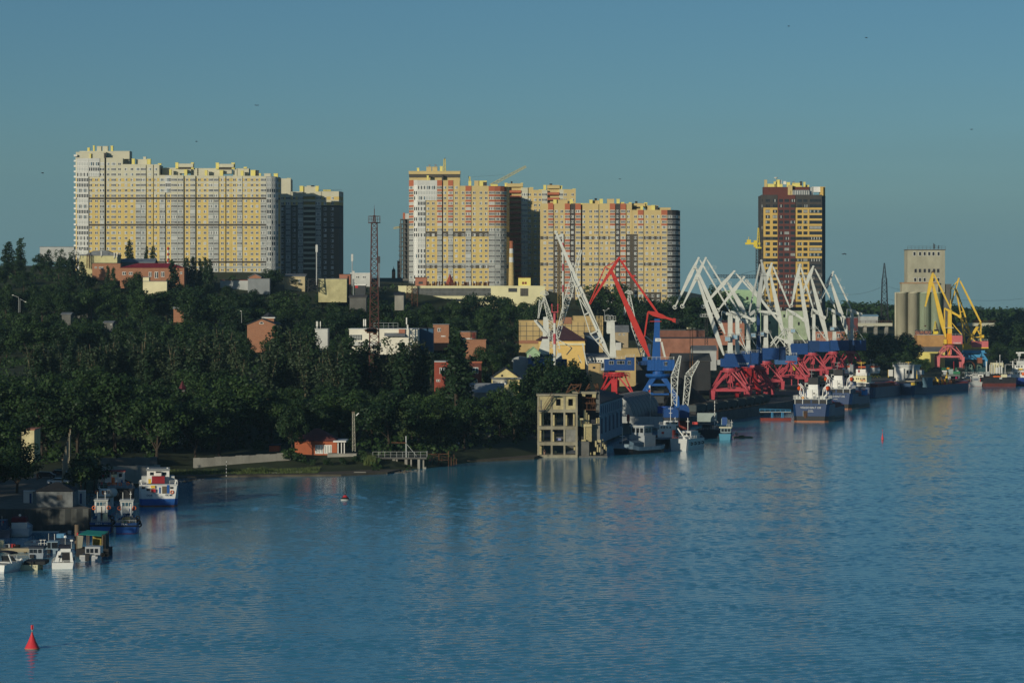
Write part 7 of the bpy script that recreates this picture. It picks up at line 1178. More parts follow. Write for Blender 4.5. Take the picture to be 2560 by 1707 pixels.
b.hull([(0,2.4,2.0,2.8),(1,2.6,2.3,2.8),(10,2.6,2.4,2.8),(14,.4,.3,3.4)], [(1,mat('tar_black', (.02,.022,.026)))], grey); h = b.box('deckhouse', 1410, 1560, 868, 950, 1, 6, white); h2 = b.box('upper_deckhouse', 1425, 1600, 820, 870, 2, 7, white); b.wins((1450,1480,1510,1545), 830, 852, 18, 1.95, h2); b.box('red_lifebuoy_box', 1452, 1480, 888, 912, .85, 1.0, red, h); h3 = b.box('wheelhouse', 1470, 1625, 775, 822, 3, 6, white); b.wins((1515,1570,1605), 785, 808, 34, 2.95, h3); b.rail(1405, 1560, 868, .9, .9); b.rail(1425, 1600, 820, .8, 1.9); b.pole('mast', 1545, 615, 775, 4, .09, white, ((640,50),(690,36))); b.pole('mast', 1600, 735, 780, 4, .06); m = MB(); m.ball((b.x(1596),3.6,b.z(748)), .3, white); m.build('radar_dome', t); ring_buoys(b, ((1465,938),), .8, white)
b = Boat('patrol_boat', 'white-hulled workboat with a slanted crane arm on its foredeck', 'boat', 'L', 1640, 1070, 831, R(-24)); t = b.t
b.hull([(0,2.6,2.2,3.4),(.8,2.8,2.5,3.4),(14,2.7,2.4,3.2),(18,.4,.3,3.8)], [(.2,grey),(1,gel('boat_pale_grey', (.48,.49,.47)))], grey); m = MB(); m.beam((-.8,1.5,6.3),(1.6,.6,3.7), .3, white); m.tube((1.6,.6,3.0),(1.6,.6,3.9), .4, white); m.build('crane_arm', t); m = MB(); m.box(-1.9, 1.9, 5, 11, 3.1, 5.4, offwhite); h = m.build('deckhouse', t)
for x in (-1.2, 0, 1.2): m = MB(); m.box(x-.4, x+.4, 4.94, 5.05, 4.2, 4.9, glass); m.build('window', h)
m = MB(); m.rail([(-2.5,4,3.3),(-2.5,.2,3.3),(2.5,.2,3.3),(2.6,10,3.3)], .9, white, .06, 1.1); m.build('railing', t)
for y in (3, 6, 9, 12): m = MB(); m.ring((2.85,y,1.9), .35, .14, rubber, 8, 'y'); m.build('fender', t)
b.pole('mast', 1662, 720, 930, 6, .1, white, ((760,40),)); b.box('red_awning', 1672, 1732, 770, 796, 9, 10, mat('awning_red', (.5,.06,.05)))
b = Boat('pilot_boat', 'small pale boat with a white rail behind the white-hulled workboat', 'boat', 'L', 1812, 1030, 850, R(-14)); t = b.t
b.hull([(0,1.4,1.1,1.9),(6,1.5,1.3,2.0),(9,.3,.2,2.5)], [(.4,darkblue),(1,offwhite)], grey); h = b.box('cabin', 1775, 1835, 890, 960, 2, 5, offwhite); b.box('cabin_roof', 1760, 1842, 880, 892, 1.6, 5.4, mat('lemon_roof', (.55,.52,.35))); b.wins((1790,1818), 900, 925, 18, 1.95, h); b.pole('mast', 1745, 800, 900, 2, .06, red); b.rail(1750, 1860, 945, .7, .2)
b = Boat('work_boat', 'dark workboat in shadow with a tall white-banded mast', 'boat', 'L', 1960, 960, 905, R(-10)); t = b.t
b.hull([(0,4.2,3.9,2.6),(12,4.0,3.8,2.6),(18,.6,.4,3.4)], [(1,mat('shadow_navy', (.012,.02,.035)))], darkgrey); h = b.box('deckhouse', 1885, 1975, 818, 880, 3, 8, mat('shadow_navy', (.012,.02,.035))); b.wins((1905,1935,1960), 835, 860, 18, 2.95, h); b.rail(1870, 2075, 880, .9, .2, palegrey); b.pole('mast', 2026, 548, 860, 2, .11, white); b.box('container', 1795, 2005, 704, 800, 12, 14.5, mat('pale_green_grey', (.30,.36,.34)))
for i in range(8): m = MB(); X = b.x(2026); z0 = b.z(548+i*38); m.tube((X,2,z0-.22),(X,2,z0), .125, black, n=6); m.build('mast_band', t)
m = MB(); m.beam((b.x(2026),2,b.z(850)),(b.x(2062),2,b.z(790)), .1, white); m.beam((b.x(2026),2,b.z(750)),(b.x(2062),2,b.z(790)), .08, white); m.build('derrick', t)
b = Boat('fishing_boat', 'small teal boat with a flat cabin roof, rightmost of the group by the floating cranes', 'boat', 'L', 2145, 956, 893, R(-8)); t = b.t
b.hull([(0,1.8,1.45,1.9),(.5,1.95,1.6,1.9),(7,1.9,1.6,2.0),(10,.3,.2,2.5)], [(.25,mat('white_line', (.45,.42,.38))),(1,mat('teal_hull', (.06,.25,.36), .5, 0, .15, .6))], grey); h = b.box('cabin', 2092, 2205, 826, 880, 1.6, 4.5, mat('pale_teal', (.22,.30,.33))); b.box('cabin_roof', 2078, 2214, 816, 828, 1.2, 5, mat('cream_roof', (.6,.57,.42))); b.wins((2115,2150,2185), 836, 866, 26, 1.55, h); h = b.box('wheelhouse', 2092, 2160, 730, 800, 5, 7.5, mat('pale_teal', (.22,.30,.33))); b.box('blue_panel', 2100, 2155, 715, 800, 4.9, 5.0, blue, h); b.pole('mast', 2180, 740, 820, 4, .05); b.pole('mast', 2208, 740, 820, 4, .05, white, ((770,30),)); b.rail(2160, 2220, 815, .7, 2); b.tyres([(2262,885,2),(2266,905,4)], .3)
b = Boat('raft', 'flat mossy raft floating right of the teal boat', 'raft', 'L', 2310, 930, 906, 0); m = MB(); m.box(b.x(2245), b.x(2450), 0, 3, -.3, .35, mat('mossy_planks', (.16,.17,.08), .9)); m.box(b.x(2300), b.x(2360), .6, 1.6, .35, .8, mat('mossy_planks', (.16,.17,.08))); m.build('deck', b.t)
# floating cranes
for nm, lb, hx, hw_, hy, pts, Yf in (('floating_crane','floating crane with a blue domed house and white lattice boom, nearer one',1562,78,(622,735),((1598,612),(1604,292),(1666,62)),880),('floating_crane','floating crane with a blue domed house and boom leaning right',1708,54,(618,760),((1722,628),(1756,302),(1868,140)),892)):
    b = Boat(nm, lb, 'floating crane', 'L', hx, 1000, Yf, 0, 'floating cranes behind the white boats'); t = b.t
    b.hull([(0,4.0,3.8,1.5),(14,4.0,3.8,1.5)], [(1,rustred)], darkgrey); z0, z1 = b.z(hy[1]), b.z(hy[0]); r_ = hw_*b.s
    m = MB(); m.prism([(-r_,z0),(r_,z0),(r_,z0+(z1-z0)*.62)]+[(r_*math.cos(math.pi*i/8), z0+(z1-z0)*(.62+.38*math.sin(math.pi*i/8))) for i in range(1,8)]+[(-r_,z0+(z1-z0)*.62)], 2, 9, blue); m.build('crane_house', t)
    m = MB(); m.box(-r_*.95, r_*.95, 2.4, 8.6, z0-.9, z0-.01, darkgrey); m.tube((0,5,1.2),(0,5,z0-.8), 1.6, rustred, n=12); m.build('turntable', t)
    m = MB(); P3 = [Vector((b.x(x), 4, b.z(y))) for x, y in pts]; m.lattice(P3[0], P3[1], 1.5, 2.0, 5, .13, cranewhite); m.lattice(P3[1], P3[2], 2.0, .55, 6, .12, cranewhite); m.build('boom', t)
# buoys
def buoy_cone(name, label, k, x, yw, ytop, wpx, Y, topmark):
    b = Boat(name, label, 'buoy', k, x, yw, Y); r = wpx/2*b.s; h = b.z(ytop); t = b.t; cr = mat('buoy_red', (.62,.045,.06), .45, 0, .15, .8)
    m = MB(); hb = h*.70; m.lathe([(r*.96,-.3),(r,-.02),(r,.06),(r*.95,.14),(r*.52,hb*.45),(r*.22,hb*.80),(r*.10,hb*.97),(r*.13,hb)], cr, 0, 0, 24, [rust, rust, mat('waterline_tan', (.45,.2,.12)), cr, cr, cr, cr]); m.build('body', t, True)
    m = MB(); m.tube((0,0,hb),(0,0,h*.82), r*.07, grey, n=8); m.box(-r*.12, r*.12, -r*.12, r*.12, h*.76, h*.80, grey); m.build('lantern_post', t)
    m = MB(); m.box(-r*.16, r*.16, -.03, .03, h*.82, h, cr); m.box(-.03, .03, -r*.16, r*.16, h*.82, h, cr); m.build('topmark', t)
buoy_cone('navigation_buoy', 'big red conical buoy in the lower left corner of the river', 'P', 295, 812, 592, 142, 363.2, True)
buoy_cone('navigation_buoy', 'slim red conical buoy far out right of the moored ships', 'M', 1010, 910, 810, 28, 894, True)
b = Boat('mooring_buoy', 'squat red and black mooring buoy with a ring on top', 'buoy', 'J', 1814, 1042, 629); s_ = b.s; r = 44*s_; m = MB(); rb = mat('buoy_coral', (.55,.04,.05), .5); m.lathe([(r*.9,-.3),(r,.02),(r,.25),(r*.8,.55),(r*.62,.66),(r*.34,1.05),(r*.1,1.1)], black, 0, 0, 20, [black, palegrey, black, black, rb, rb]); m.build('body', b.t, True); m = MB(); m.tube((0,0,1.05),(0,0,1.3), .12, black); m.ring((0,0,1.66), .34, .07, black, 12); m.ring((0,0,2.3), .16, .05, black, 8); m.ring((0,0,2.6), .14, .05, black, 8); m.build('mooring_ring', b.t)
# ---------------------------------------------------------------- the ruined frame, quay buildings, piers, cars, people
Yu = 796; k = 'U'; t = thing('ruined_building', 'roofless-looking concrete frame of a ruined riverside building with an outside stair', 'ruin', at(k, 570, 1400, Yu))
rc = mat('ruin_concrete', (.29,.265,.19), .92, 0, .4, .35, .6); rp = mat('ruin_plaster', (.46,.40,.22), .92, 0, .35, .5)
def ub(name, x0, x1, y0, y1, d0, d1, mt): m = MB(); a, b = at(k, x0, y0, Yu), at(k, x1, y1, Yu); m.box(a.x, b.x, Yu+d0, Yu+d1, b.z, a.z, mt); return m.build(name, t)
ub('roof_slab', 168, 974, 198, 232, -.35, 8, rc)
for y0, y1 in ((494,556),(826,890),(1134,1200),(1386,1450)): ub('floor_slab', 184, 972, y0, y1, 0, 7.8, rc)
for x0, x1 in ((184,220),(446,482),(696,732),(932,972)):
    for y0, y1 in ((232,494),(556,826),(890,1134),(1200,1386)):
        ub('column', x0, x1, y0, y1, .04, .5, rc)
        ub('column', x0+18, x1+10, y0, y1, 7.2, 7.6, rc)
for x0, x1, h0, h1, g0, g1 in ((220,446,240,275,310,492),(482,696,550,640,290,422),(732,932,790,880,290,424)):
    m = MB()
    for (a0, a1, b0, b1) in ((x0,h0,233,494),(h1,x1,233,494),(h0,h1,233,g0),(h0,h1,g1,494)):
        if b1 > b0+1: a, b = at(k, a0, b0, Yu), at(k, a1, b1, Yu); m.box(a.x, b.x, Yu+.2, Yu+.5, b.z, a.z, rp)
    m.build('wall_panel', t)
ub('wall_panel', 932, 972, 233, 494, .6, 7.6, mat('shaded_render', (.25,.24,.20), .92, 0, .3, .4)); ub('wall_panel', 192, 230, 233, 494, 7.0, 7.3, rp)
m = MB(); a, b = at(k, 224, 233, Yu), at(k, 950, 494, Yu); m.box(a.x, b.x, Yu+7, Yu+7.3, b.z, a.z, darkconcrete); m.build('wall_panel', t)
ub('infill_panel', 732, 932, 890, 1134, .25, .5, mat('grey_infill', (.22,.215,.19), .92, 0, .35, .6))
for x0, x1, y0, y1, d in ((226,262,562,826,3.0),(276,312,562,826,2.0),(490,522,610,826,2.5),(526,560,668,826,3.4),(738,770,612,826,2.5),(774,804,672,826,3.4),(888,918,558,826,2),(926,938,558,826,3),(226,262,892,1134,3),(286,318,892,1134,2),(484,512,940,1134,2),(528,560,1002,1134,3),(226,268,1204,1386,3),(284,314,1204,1386,2),(526,562,1316,1386,2),(900,928,1204,1300,2)): ub('inner_column', x0, x1, y0, y1, d, d+.35, rp)
ub('blue_sheet', 552, 650, 1064, 1112, 2.2, 2.3, mat('lavender_sheet', (.25,.28,.48), .8))
m = MB(); a, b, c2 = at(k, 310, 510, Yu-1), at(k, 490, 225, Yu-1), at(k, 610, 214, Yu-1)
for d in (-1.5, -.5): m.beam((a.x,Yu+d,a.z),(b.x,Yu+d,b.z), .16, rust); m.beam((a.x-.3,Yu+d,a.z+.9),(b.x-.3,Yu+d,b.z+.9), .07, rust)
for i in range(13): q = a.lerp(b, i/12); m.box(q.x-.22, q.x+.22, Yu-1.5, Yu-.5, q.z-.03, q.z+.03, rc)
m.box(at(k,205,0,Yu).x, a.x, Yu-1.6, Yu, a.z-.25, a.z, darkgrey); m.box(b.x-.4, c2.x, Yu-1.6, Yu, b.z-.2, b.z, darkgrey); m.rail([(at(k,205,0,Yu).x,Yu-1.55,a.z),(a.x,Yu-1.55,a.z)], 1.0, rust, .06, .8); m.build('outside_stair', t)
# its broken right-hand part
ub('roof_slab', 880, 1350, 158, 190, 3.2, 9, rc); ub('head_beam', 1060, 1345, 190, 206, 3.5, 8, rc); ub('head_block', 1070, 1130, 206, 250, 3.5, 8, rp); ub('head_block', 1268, 1340, 206, 280, 3.5, 8, rp); ub('side_wall', 1342, 1412, 152, 560, 4.2, 8.6, darkconcrete); ub('shade_backing', 980, 1420, 200, 800, 8.7, 9.1, roofdark); ub('shade_backing', 960, 1420, 801, 1420, 8.7, 9.1, roofdark); ub('shade_backing', 740, 978, 556, 826, 7.9, 8.1, roofdark)  # the back sheets are added dark, standing in for shade behind the frame
m = MB()
for i in range(26): x = 1058+rnd.uniform(0, 280); y0 = rnd.uniform(262, 400); q0, q1 = at(k, x, y0, Yu), at(k, x+rnd.uniform(-10, 10), min(525, y0+rnd.uniform(80, 240)), Yu); d = rnd.uniform(3, 6); m.beam((q0.x,Yu+d,q0.z),(q1.x,Yu+d,q1.z), rnd.uniform(.08,.2), rust)
for y in (270, 380, 505): q0, q1 = at(k, 1055, y, Yu), at(k, 1340, y+12, Yu); m.beam((q0.x,Yu+3.2,q0.z),(q1.x,Yu+3.2,q1.z), .22, rust); m.beam((q0.x,Yu+6,q0.z),(q1.x,Yu+6,q1.z), .22, rust)
m.build('rusty_cage', t)
for x0, x1, y0, y1, d in ((975,1004,612,826,1),(1010,1044,680,826,1.4),(1095,1132,516,790,3),(1138,1166,566,790,3.4),(1180,1208,612,782,3.8),(1345,1372,682,782,5),(1382,1412,676,782,5.4),(1320,1350,1120,1240,3),(1356,1382,1196,1340,3),(1392,1424,1250,1344,3.4),(1466,1484,1098,1232,4),(1496,1522,1198,1286,4),(1534,1546,1240,1316,4),(1204,1240,1344,1394,2),(1284,1330,1330,1394,2.4)): ub('broken_column', x0, x1, y0, y1, d, d+.4, rp)
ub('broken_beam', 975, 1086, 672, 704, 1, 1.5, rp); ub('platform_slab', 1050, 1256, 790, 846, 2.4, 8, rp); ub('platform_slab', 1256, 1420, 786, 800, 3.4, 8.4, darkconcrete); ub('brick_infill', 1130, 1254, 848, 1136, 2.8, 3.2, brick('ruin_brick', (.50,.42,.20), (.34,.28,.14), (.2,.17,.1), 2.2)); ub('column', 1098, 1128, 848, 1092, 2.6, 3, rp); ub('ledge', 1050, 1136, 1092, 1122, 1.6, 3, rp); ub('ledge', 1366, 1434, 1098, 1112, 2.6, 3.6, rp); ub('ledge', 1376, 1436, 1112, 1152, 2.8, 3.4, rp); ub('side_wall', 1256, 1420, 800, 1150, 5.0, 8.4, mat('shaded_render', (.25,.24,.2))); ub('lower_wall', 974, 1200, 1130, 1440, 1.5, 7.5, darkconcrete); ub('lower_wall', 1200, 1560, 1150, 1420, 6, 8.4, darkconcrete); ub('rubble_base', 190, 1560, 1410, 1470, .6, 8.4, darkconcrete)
for pts in (((752,180),(860,0)),((990,180),(1052,0)),((860,25),(1040,20)),((770,170),(1000,40)),((880,60),(990,170)),((1130,130),(1216,0)),((1340,140),(1352,0)),((1390,130),(1372,0)),((1350,20),(1390,120)),((1300,0),(1350,110)),((1140,120),(1230,60))):
    m = MB(); q0, q1 = at(k, *pts[0], Yu), at(k, *pts[1], Yu)
    for d in (2.5, 6): m.beam((q0.x,Yu+d,q0.z),(q1.x,Yu+d,q1.z), .2, rust)
    m.build('rusty_frame', t)
# pale blue quay building, its long front turned away from the sun
A_, B_ = Vector((25.6,852,0)), Vector((34.6,912,0)); dv = (B_-A_).normalized(); ang = math.atan2(dv.y, dv.x)
t = thing('quay_building', 'pale blue-grey quay building with tall dark windows, in shade between ruin and hangar', 'building', (A_.x, A_.y, 0), ang, local=True); Lq = (B_-A_).length; pb = mat('pale_blue_render', (.22,.30,.36), .85, 0, .2, .3)
m = MB(); m.box(0, Lq, 0, 9, 1, 12.6, pb); m.build('wall', t); m = MB(); m.hexa([(-.4,-.4,12.6),(Lq+.4,-.4,12.6),(Lq+.4,9.4,12.6),(-.4,9.4,12.6),(-.4,-.4,13.0),(Lq+.4,-.4,13.0),(Lq-3,7,15.2),(3,7,15.2)], roofdark); m.build('roof', t)
for i in range(6):
    x = 4+i*10.2; m = MB(); m.box(x, x+3.6, -.12, .1, 3.6, 8.2, mat('dark_blue_shutter', (.02,.05,.10))); m.box(x-.5, x+4.1, -.3, .1, 8.2, 8.6, pb); m.build('window', t)
    m = MB(); m.box(x+.4, x+1.5, -.1, .1, 9.4, 11.8, mat('dark_blue_shutter', (.02,.05,.1))); m.build('window', t); m = MB(); m.box(x+5.4, x+6.5, -.1, .1, 9.4, 11.8, mat('dark_blue_shutter', (.02,.05,.1))); m.build('window', t)
m = MB(); m.box(-.1, Lq+.1, -.25, -.001, 8.9, 9.1, pb); m.build('cornice', t)
# arched hangar
t = thing('arched_hangar', 'dark arched metal hangar with a pale end wall, below the blue crane legs', 'hangar', (33.5,955,0), R(-13), local=True); m = MB(); n = 14; r_ = 6.8; q = [(-r_*math.cos(math.pi*i/n), 3.0+8.6*math.sin(math.pi*i/n)) for i in range(n+1)]
m.prism(q, .25, 50, mat('hangar_sheet', (.085,.095,.105), .55, 0, .2, .5)); m.build('barrel_roof', t); m = MB(); m.prism([(x*.985, z-.08) for x, z in q], 0, .24, palegrey); m.build('end_wall', t)
m = MB(); m.box(-2, 2, -.1, .02, 2.8, 7.2, grey); m.build('door', t)
for i in range(8): m = MB(); q2 = [(x*1.012, 3+(z-3)*1.01) for x, z in q]; m.prism(q2, 3+i*6, 3.2+i*6, mat('hangar_sheet', (.085,.095,.105))); m.build('rib', t)
t = thing('concrete_fence', 'pale panel fence along the quay below the arched hangar', 'fence', at('L', 1240, 790, 935)); m = MB(); a, b = at('L', 1005, 702, 935), at('L', 1470, 790, 935); cnt = 9
for i in range(cnt): x0 = a.x+(b.x-a.x)*i/cnt; x1 = a.x+(b.x-a.x)*(i+1)/cnt-.06; m.box(x0, x1, 935, 935.3, b.z-1, a.z, palegrey)
m.build('panels', t)
t = thing('red_tank', 'small upright red tank in front of the pale panel fence', 'tank', at('L', 1092, 752, 928)); m = MB(); p, q = at('L', 1092, 752, 928), at('L', 1092, 684, 928); m.lathe([(.5,p.z),(.52,q.z-.2),(.35,q.z+.15),(.1,q.z+.25)], mat('tank_red', (.32,.02,.025), .5), p.x, 928, 14); m.build('body', t); m = MB(); m.box(p.x-.3, p.x+.3, 927.7, 928.3, p.z-1.5, p.z, darkgrey); m.build('stand', t)
t = thing('blue_container', 'bright blue container beside the foot of the blue crane legs', 'container', at('L', 1480, 660, 985)); m = MB(); p, q = at('L', 1412, 592, 985), at('L', 1552, 665, 985); m.box(p.x, q.x, 985, 988, q.z, p.z, mat('container_blue', (.02,.09,.42), .5, 0, .15, .5)); 
for i in range(9): x = p.x+(q.x-p.x)*(i+.5)/9; m.box(x-.06, x+.06, 984.93, 985.1, q.z+.1, p.z-.1, mat('container_blue', (.02,.09,.42)))
m.build('body', t)
t = thing('flagpole', 'thin flagpole with a limp white, blue and red flag in front of the blue crane', 'flagpole', at('L', 1330, 700, 930)); m = MB(); p, q = at('L', 1332, 760, 930), at('L', 1332, 360, 930); m.tube((p.x,930,p.z-2),(p.x,930,q.z), .07, palegrey, n=6); m.build('pole', t)
for y0, y1, c_ in ((362,390,white),(390,412,blue),(412,434,red)): m = MB(); a, b = at('L', 1316, y0, 930), at('L', 1331, y1, 930); m.box(a.x, b.x, 929.95, 930.05, b.z, a.z, c_); m.build('flag', t)
m = MB(); m.beam((q.x-1.4,930,q.z-1.2),(q.x,930,q.z-2.8), .05, palegrey); m.build('yard_arm', t)
def heap(label, cx, cy, rx, ry, h, mt, seed, z=3.4):
    r2 = random.Random(seed); t = thing('coal_heap', label, 'heap', (cx, cy, z), 0, 'black coal heaps on the quay'); m = MB(); n = 18; ph = [r2.uniform(0, 6.28) for _ in range(4)]
    pr = lambda u: max(0, 1-u)**.9
    for j in range(7):
        for i in range(n):
            a = 2*math.pi*i/n; u = 1-j/6.5; k_ = 1+.12*math.sin(3*a+ph[0])+.08*math.sin(5*a+ph[1]); m.v.append((cx+rx*u*k_*math.cos(a), cy+ry*u*k_*math.sin(a), z-.5+h*pr(u)+r2.uniform(-.25,.25)))
    kk = m.m(mt)
    for j in range(6):
        for i in range(n): i2 = (i+1) % n; m.f.append((j*n+i, j*n+i2, (j+1)*n+i2, (j+1)*n+i)); m.mi.append(kk)
    m.f.append(tuple(6*n+i for i in range(n))); m.mi.append(kk); m.build('heap', t, True)
heap('tall black coal heap right of the blue crane legs', 63, 1092, 11, 22, 11.5, coal, 1); heap('black coal heap behind the blue crane legs', 50, 1105, 14, 22, 9, coal, 2); heap('long low black coal heap behind the red portals', 84, 1215, 9, 40, 5, coal, 4)
# gondola wagons standing along the quay edge
wg = mat('wagon_grey', (.06,.075,.075), .75, 0, .3, .4); wgreen = mat('wagon_green', (.05,.10,.085), .75, 0, .3, .4); proto = None
def along(sdist):
    pts = [Vector((x, y, 0)) for x, y in qf]
    for a, b in zip(pts, pts[1:]):
        L_ = (b-a).length
        if sdist <= L_: return a.lerp(b, sdist/L_), math.atan2(b.y-a.y, b.x-a.x)
        sdist -= L_
    return pts[-1], 0
def make_wagon():
    t = thing('freight_wagon', '', 'wagon', (0,0,0), 0, 'open freight wagons standing along the quay edge', local=True); m = MB(); m.box(-6.2, 6.2, -1.5, 1.5, 1.2, 3.4, wg)
    for i in range(9): x = -6+i*1.5; m.box(x-.08, x+.08, -1.58, -1.5, 1.2, 3.4, wg); m.box(x-.08, x+.08, 1.5, 1.58, 1.2, 3.4, wg)
    m.build('body', t); m = MB(); m.hexa([(-6,-1.4,3.2),(6,-1.4,3.2),(6,1.4,3.2),(-6,1.4,3.2),(-5.2,-.7,3.75),(5.2,-.7,3.6),(5.2,.7,3.8),(-5.2,.7,3.65)], mat('dusty_coal', (.055,.05,.038), .95, 0, .5, .6)); m.build('load', t)
    for x in (-4.2, 4.2): m = MB(); m.box(x-1.4, x+1.4, -1.2, 1.2, .3, 1.15, black); m.build('bogie', t)
    return t
names = ['nearest','second nearest','third nearest','fourth','fifth','sixth','seventh','eighth']
for i in range(8):
    o = make_wagon() if i == 0 else copy_tree(proto); proto = proto or o; p, a = along(172+i*14.2); nrm = Vector((-math.sin(a), math.cos(a), 0)); o.location = p+nrm*2.6+Vector((0,0,3.44)); o.rotation_euler.z = a; o['label'] = 'dark open freight wagon of coal dust, %s along the quay edge' % names[i]
# gangway and pontoon beside the nearest cargo ship
t = thing('gangway', 'light blue frame gangway on a rust-red pontoon left of the nearest cargo ship', 'gangway', (90,1035,0)); m = MB(); p, q = at('S', 830, 1250, 1035), at('S', 1275, 1250, 1035); m.box(p.x, q.x, 1033, 1037, -.3, .9, rustred); m.build('pontoon', t)
m = MB(); a, b = at('S', 820, 1200, 1036), at('S', 1275, 1215, 1036); m.rail([(a.x,1036,a.z-.6),(b.x,1036,b.z-.6)], 1.0, skyblue, .12, 1.6); m.box(a.x, b.x, 1035.4, 1036.6, a.z-.9, a.z-.7, palegrey)
for x in (990, 1010, 1140, 1160): u = at('S', x, 1290, 1036); m.beam((u.x,1035.5,.8),(u.x,1035.5,a.z-.8), .22, skyblue)
m.build('walkway', t)
# lighting masts
t = thing('floodlight_mast', 'rusty floodlight mast with a platform in front of the long brick warehouse', 'mast', at('H', 282, 1220, 1150)); m = MB()
for d in (-.5, .5): a, b = at('H', 282, 1240, 1150), at('H', 282, 850, 1150); m.beam((a.x+d,1150,a.z-3),(b.x+d,1150,b.z), .22, mat('ochre_rust', (.22,.11,.04), .85))
m.build('pole', t); m = MB(); m.box(b.x-2.2, b.x+2.2, 1149.2, 1150.8, b.z, b.z+.25, mat('ochre_rust', (.22,.11,.04))); m.rail([(b.x-2.2,1149.3,b.z+.2),(b.x+2.2,1149.3,b.z+.2)], 1.0, rust, .08, .8); m.build('platform', t)
for x in (-1.6,-.4,1.2): m = MB(); m.box(b.x+x-.4, b.x+x+.4, 1149, 1149.6, b.z+.6, b.z+1.2, cream); m.build('floodlight', t)
t = thing('floodlight_mast', 'dark lattice mast with a white railed platform behind the leftmost white boom', 'mast', at('H', 437, 860, 1200)); m = MB(); m.lattice(at('H', 437, 1000, 1200), at('H', 437, 712, 1200), 1.2, 1.0, 8, .1, dk); m.build('mast', t); m = MB(); a, b = at('H', 372, 712, 1200), at('H', 524, 690, 1200); m.box(a.x, b.x, 1198.8, 1201.2, a.z, a.z+.2, palegrey); m.rail([(a.x,1198.9,a.z),(b.x,1198.9,b.z)], 1.1, white, .09, .9); m.rail([(a.x,1201.1,a.z),(b.x,1201.1,b.z)], 1.1, white, .09, .9); m.build('platform', t)
t = thing('lamp_mast', 'pale lattice lamp mast with a white lamp, right of the riverside pavilion', 'lamp mast', at('J', 1898, 570, 748)); m = MB(); m.lattice(at('J', 1900, 580, 748), at('J', 1895, 205, 748), .75, .5, 12, .06, mat('bleached_steel', (.42,.40,.33))); a = at('J', 1895, 192, 748); m.box(a.x-.4, a.x+.4, 747.6, 748.4, a.z-.3, a.z+.05, wood); m.build('mast', t); m = MB(); p, q = at('J', 1920, 230, 748), at('J', 1948, 205, 748); m.beam(p, q, .24, white); m.build('lamp', t)
def lamp(label, k_, x, y0, y1, tips, Y):
    t = thing('street_lamp', label, 'street lamp', at(k_, x, y1, Y), 0); m = MB(); p, q = at(k_, x, y1+30, Y), at(k_, x, y0, Y); m.tube((p.x,Y,p.z-2),(q.x,Y,q.z), .08, palegrey, n=6); m.build('pole', t)
    for tx, ty in tips: m = MB(); e = at(k_, tx, ty, Y); m.beam(q, e, .11, palegrey); m.box(e.x-.3, e.x+.3, Y-.2, Y+.2, e.z-.1, e.z+.12, white); m.build('lamp_arm', t)
lamp('white street lamp with a long arm to the left above the trees, far left slope', 'N', 182, 170, 240, [(126,148)], 1150); lamp('white street lamp with a drooping arm to the right, beside the long-armed lamp', 'N', 196, 186, 238, [(250,214)], 1152); lamp('white twin street lamp in front of the trees between white boom and red boom', 'V', 1383, 380, 430, [(1366,362),(1446,335)], 1190)
lamp('tiny street lamp standing in the trees right of the orange cabin', 'O', 408, 228, 262, [(400,226)], 1150)
t = thing('measuring_pole', 'thin black and white pole standing in the water by the grassy bank', 'pole', at('J', 650, 850, 712)); m = MB(); p = at('J', 650, 850, 705)
for i in range(10): z = i*.42; m.tube((p.x,705,z-.02),(p.x,705,z+.4), .06, white if i % 2 else black, n=6)
m.build('pole', t)
# timber crane pier
Yp = 744; t = thing('river_pier', 'railed concrete river pier on pale piles with a gallows crane', 'pier', at('K', 480, 990, Yp)); p, q = at('K', 150, 862, Yp), at('K', 782, 880, Yp); m = MB(); m.box(p.x, q.x, Yp, Yp+6, q.z, p.z, darkconcrete); m.build('deck', t)
m = MB(); m.rail([(p.x,Yp+.2,p.z),(q.x,Yp+.2,p.z),(q.x,Yp+5.8,p.z)], 1.45, palegrey, .07, 1.5); m.build('railing', t)
for x, w_ in ((396,.4),(432,.2),(540,.35),(562,.2),(600,.18),(690,.3),(712,.3),(736,.35)): 
    m = MB(); a = at('K', x, 0, Yp); m.box(a.x-w_, a.x+w_, Yp+.3+(x % 3), Yp+1+(x % 3), -1.5, q.z, concrete); m.build('pile', t)
m = MB()
for i in range(26): x = at('K', rnd.uniform(240, 780), 0, Yp).x; z = rnd.uniform(-.2, .8); m.box(x, x+rnd.uniform(.2,.8), Yp+1+rnd.uniform(0,3), Yp+2.5+rnd.uniform(0,3), z-.3, z+rnd.uniform(.1,.3), concrete)
m.build('rubble', t)
m = MB(); a, b = at('K', 543, 862, Yp), at('K', 540, 612, Yp); m.tube((a.x,Yp+1,a.z),(b.x,Yp+1,b.z), .17, palegrey, n=8); e = at('K', 368, 688, Yp); f = at('K', 545, 692, Yp); m.beam((e.x,Yp+1,e.z),(f.x,Yp+1,f.z), .3, rust); g = at('K', 668, 852, Yp); h_ = at('K', 552, 712, Yp); m.beam((h_.x,Yp+1,h_.z),(g.x,Yp+1,g.z), .1, palegrey); m.build('gallows_crane', t)
t = thing('ruined_jetty', 'rusty post and beam skeleton of a jetty right of the river pier', 'jetty', at('K', 960, 960, 752)); m = MB()
for x0, y0, x1, y1, w_ in ((928,960,928,815,.22),(1040,965,1040,785,.24),(1072,960,1072,860,.2),(1104,955,1104,870,.18),(1132,945,1132,875,.18),(962,955,962,860,.15),(800,820,1040,820,.16),(880,890,1040,890,.14),(810,818,930,850,.12),(940,830,1040,875,.12),(845,950,868,855,.25),(905,950,930,905,.16)): m.beam(at('K', x0, y0, 752), at('K', x1, y1, 752), w_, rust)
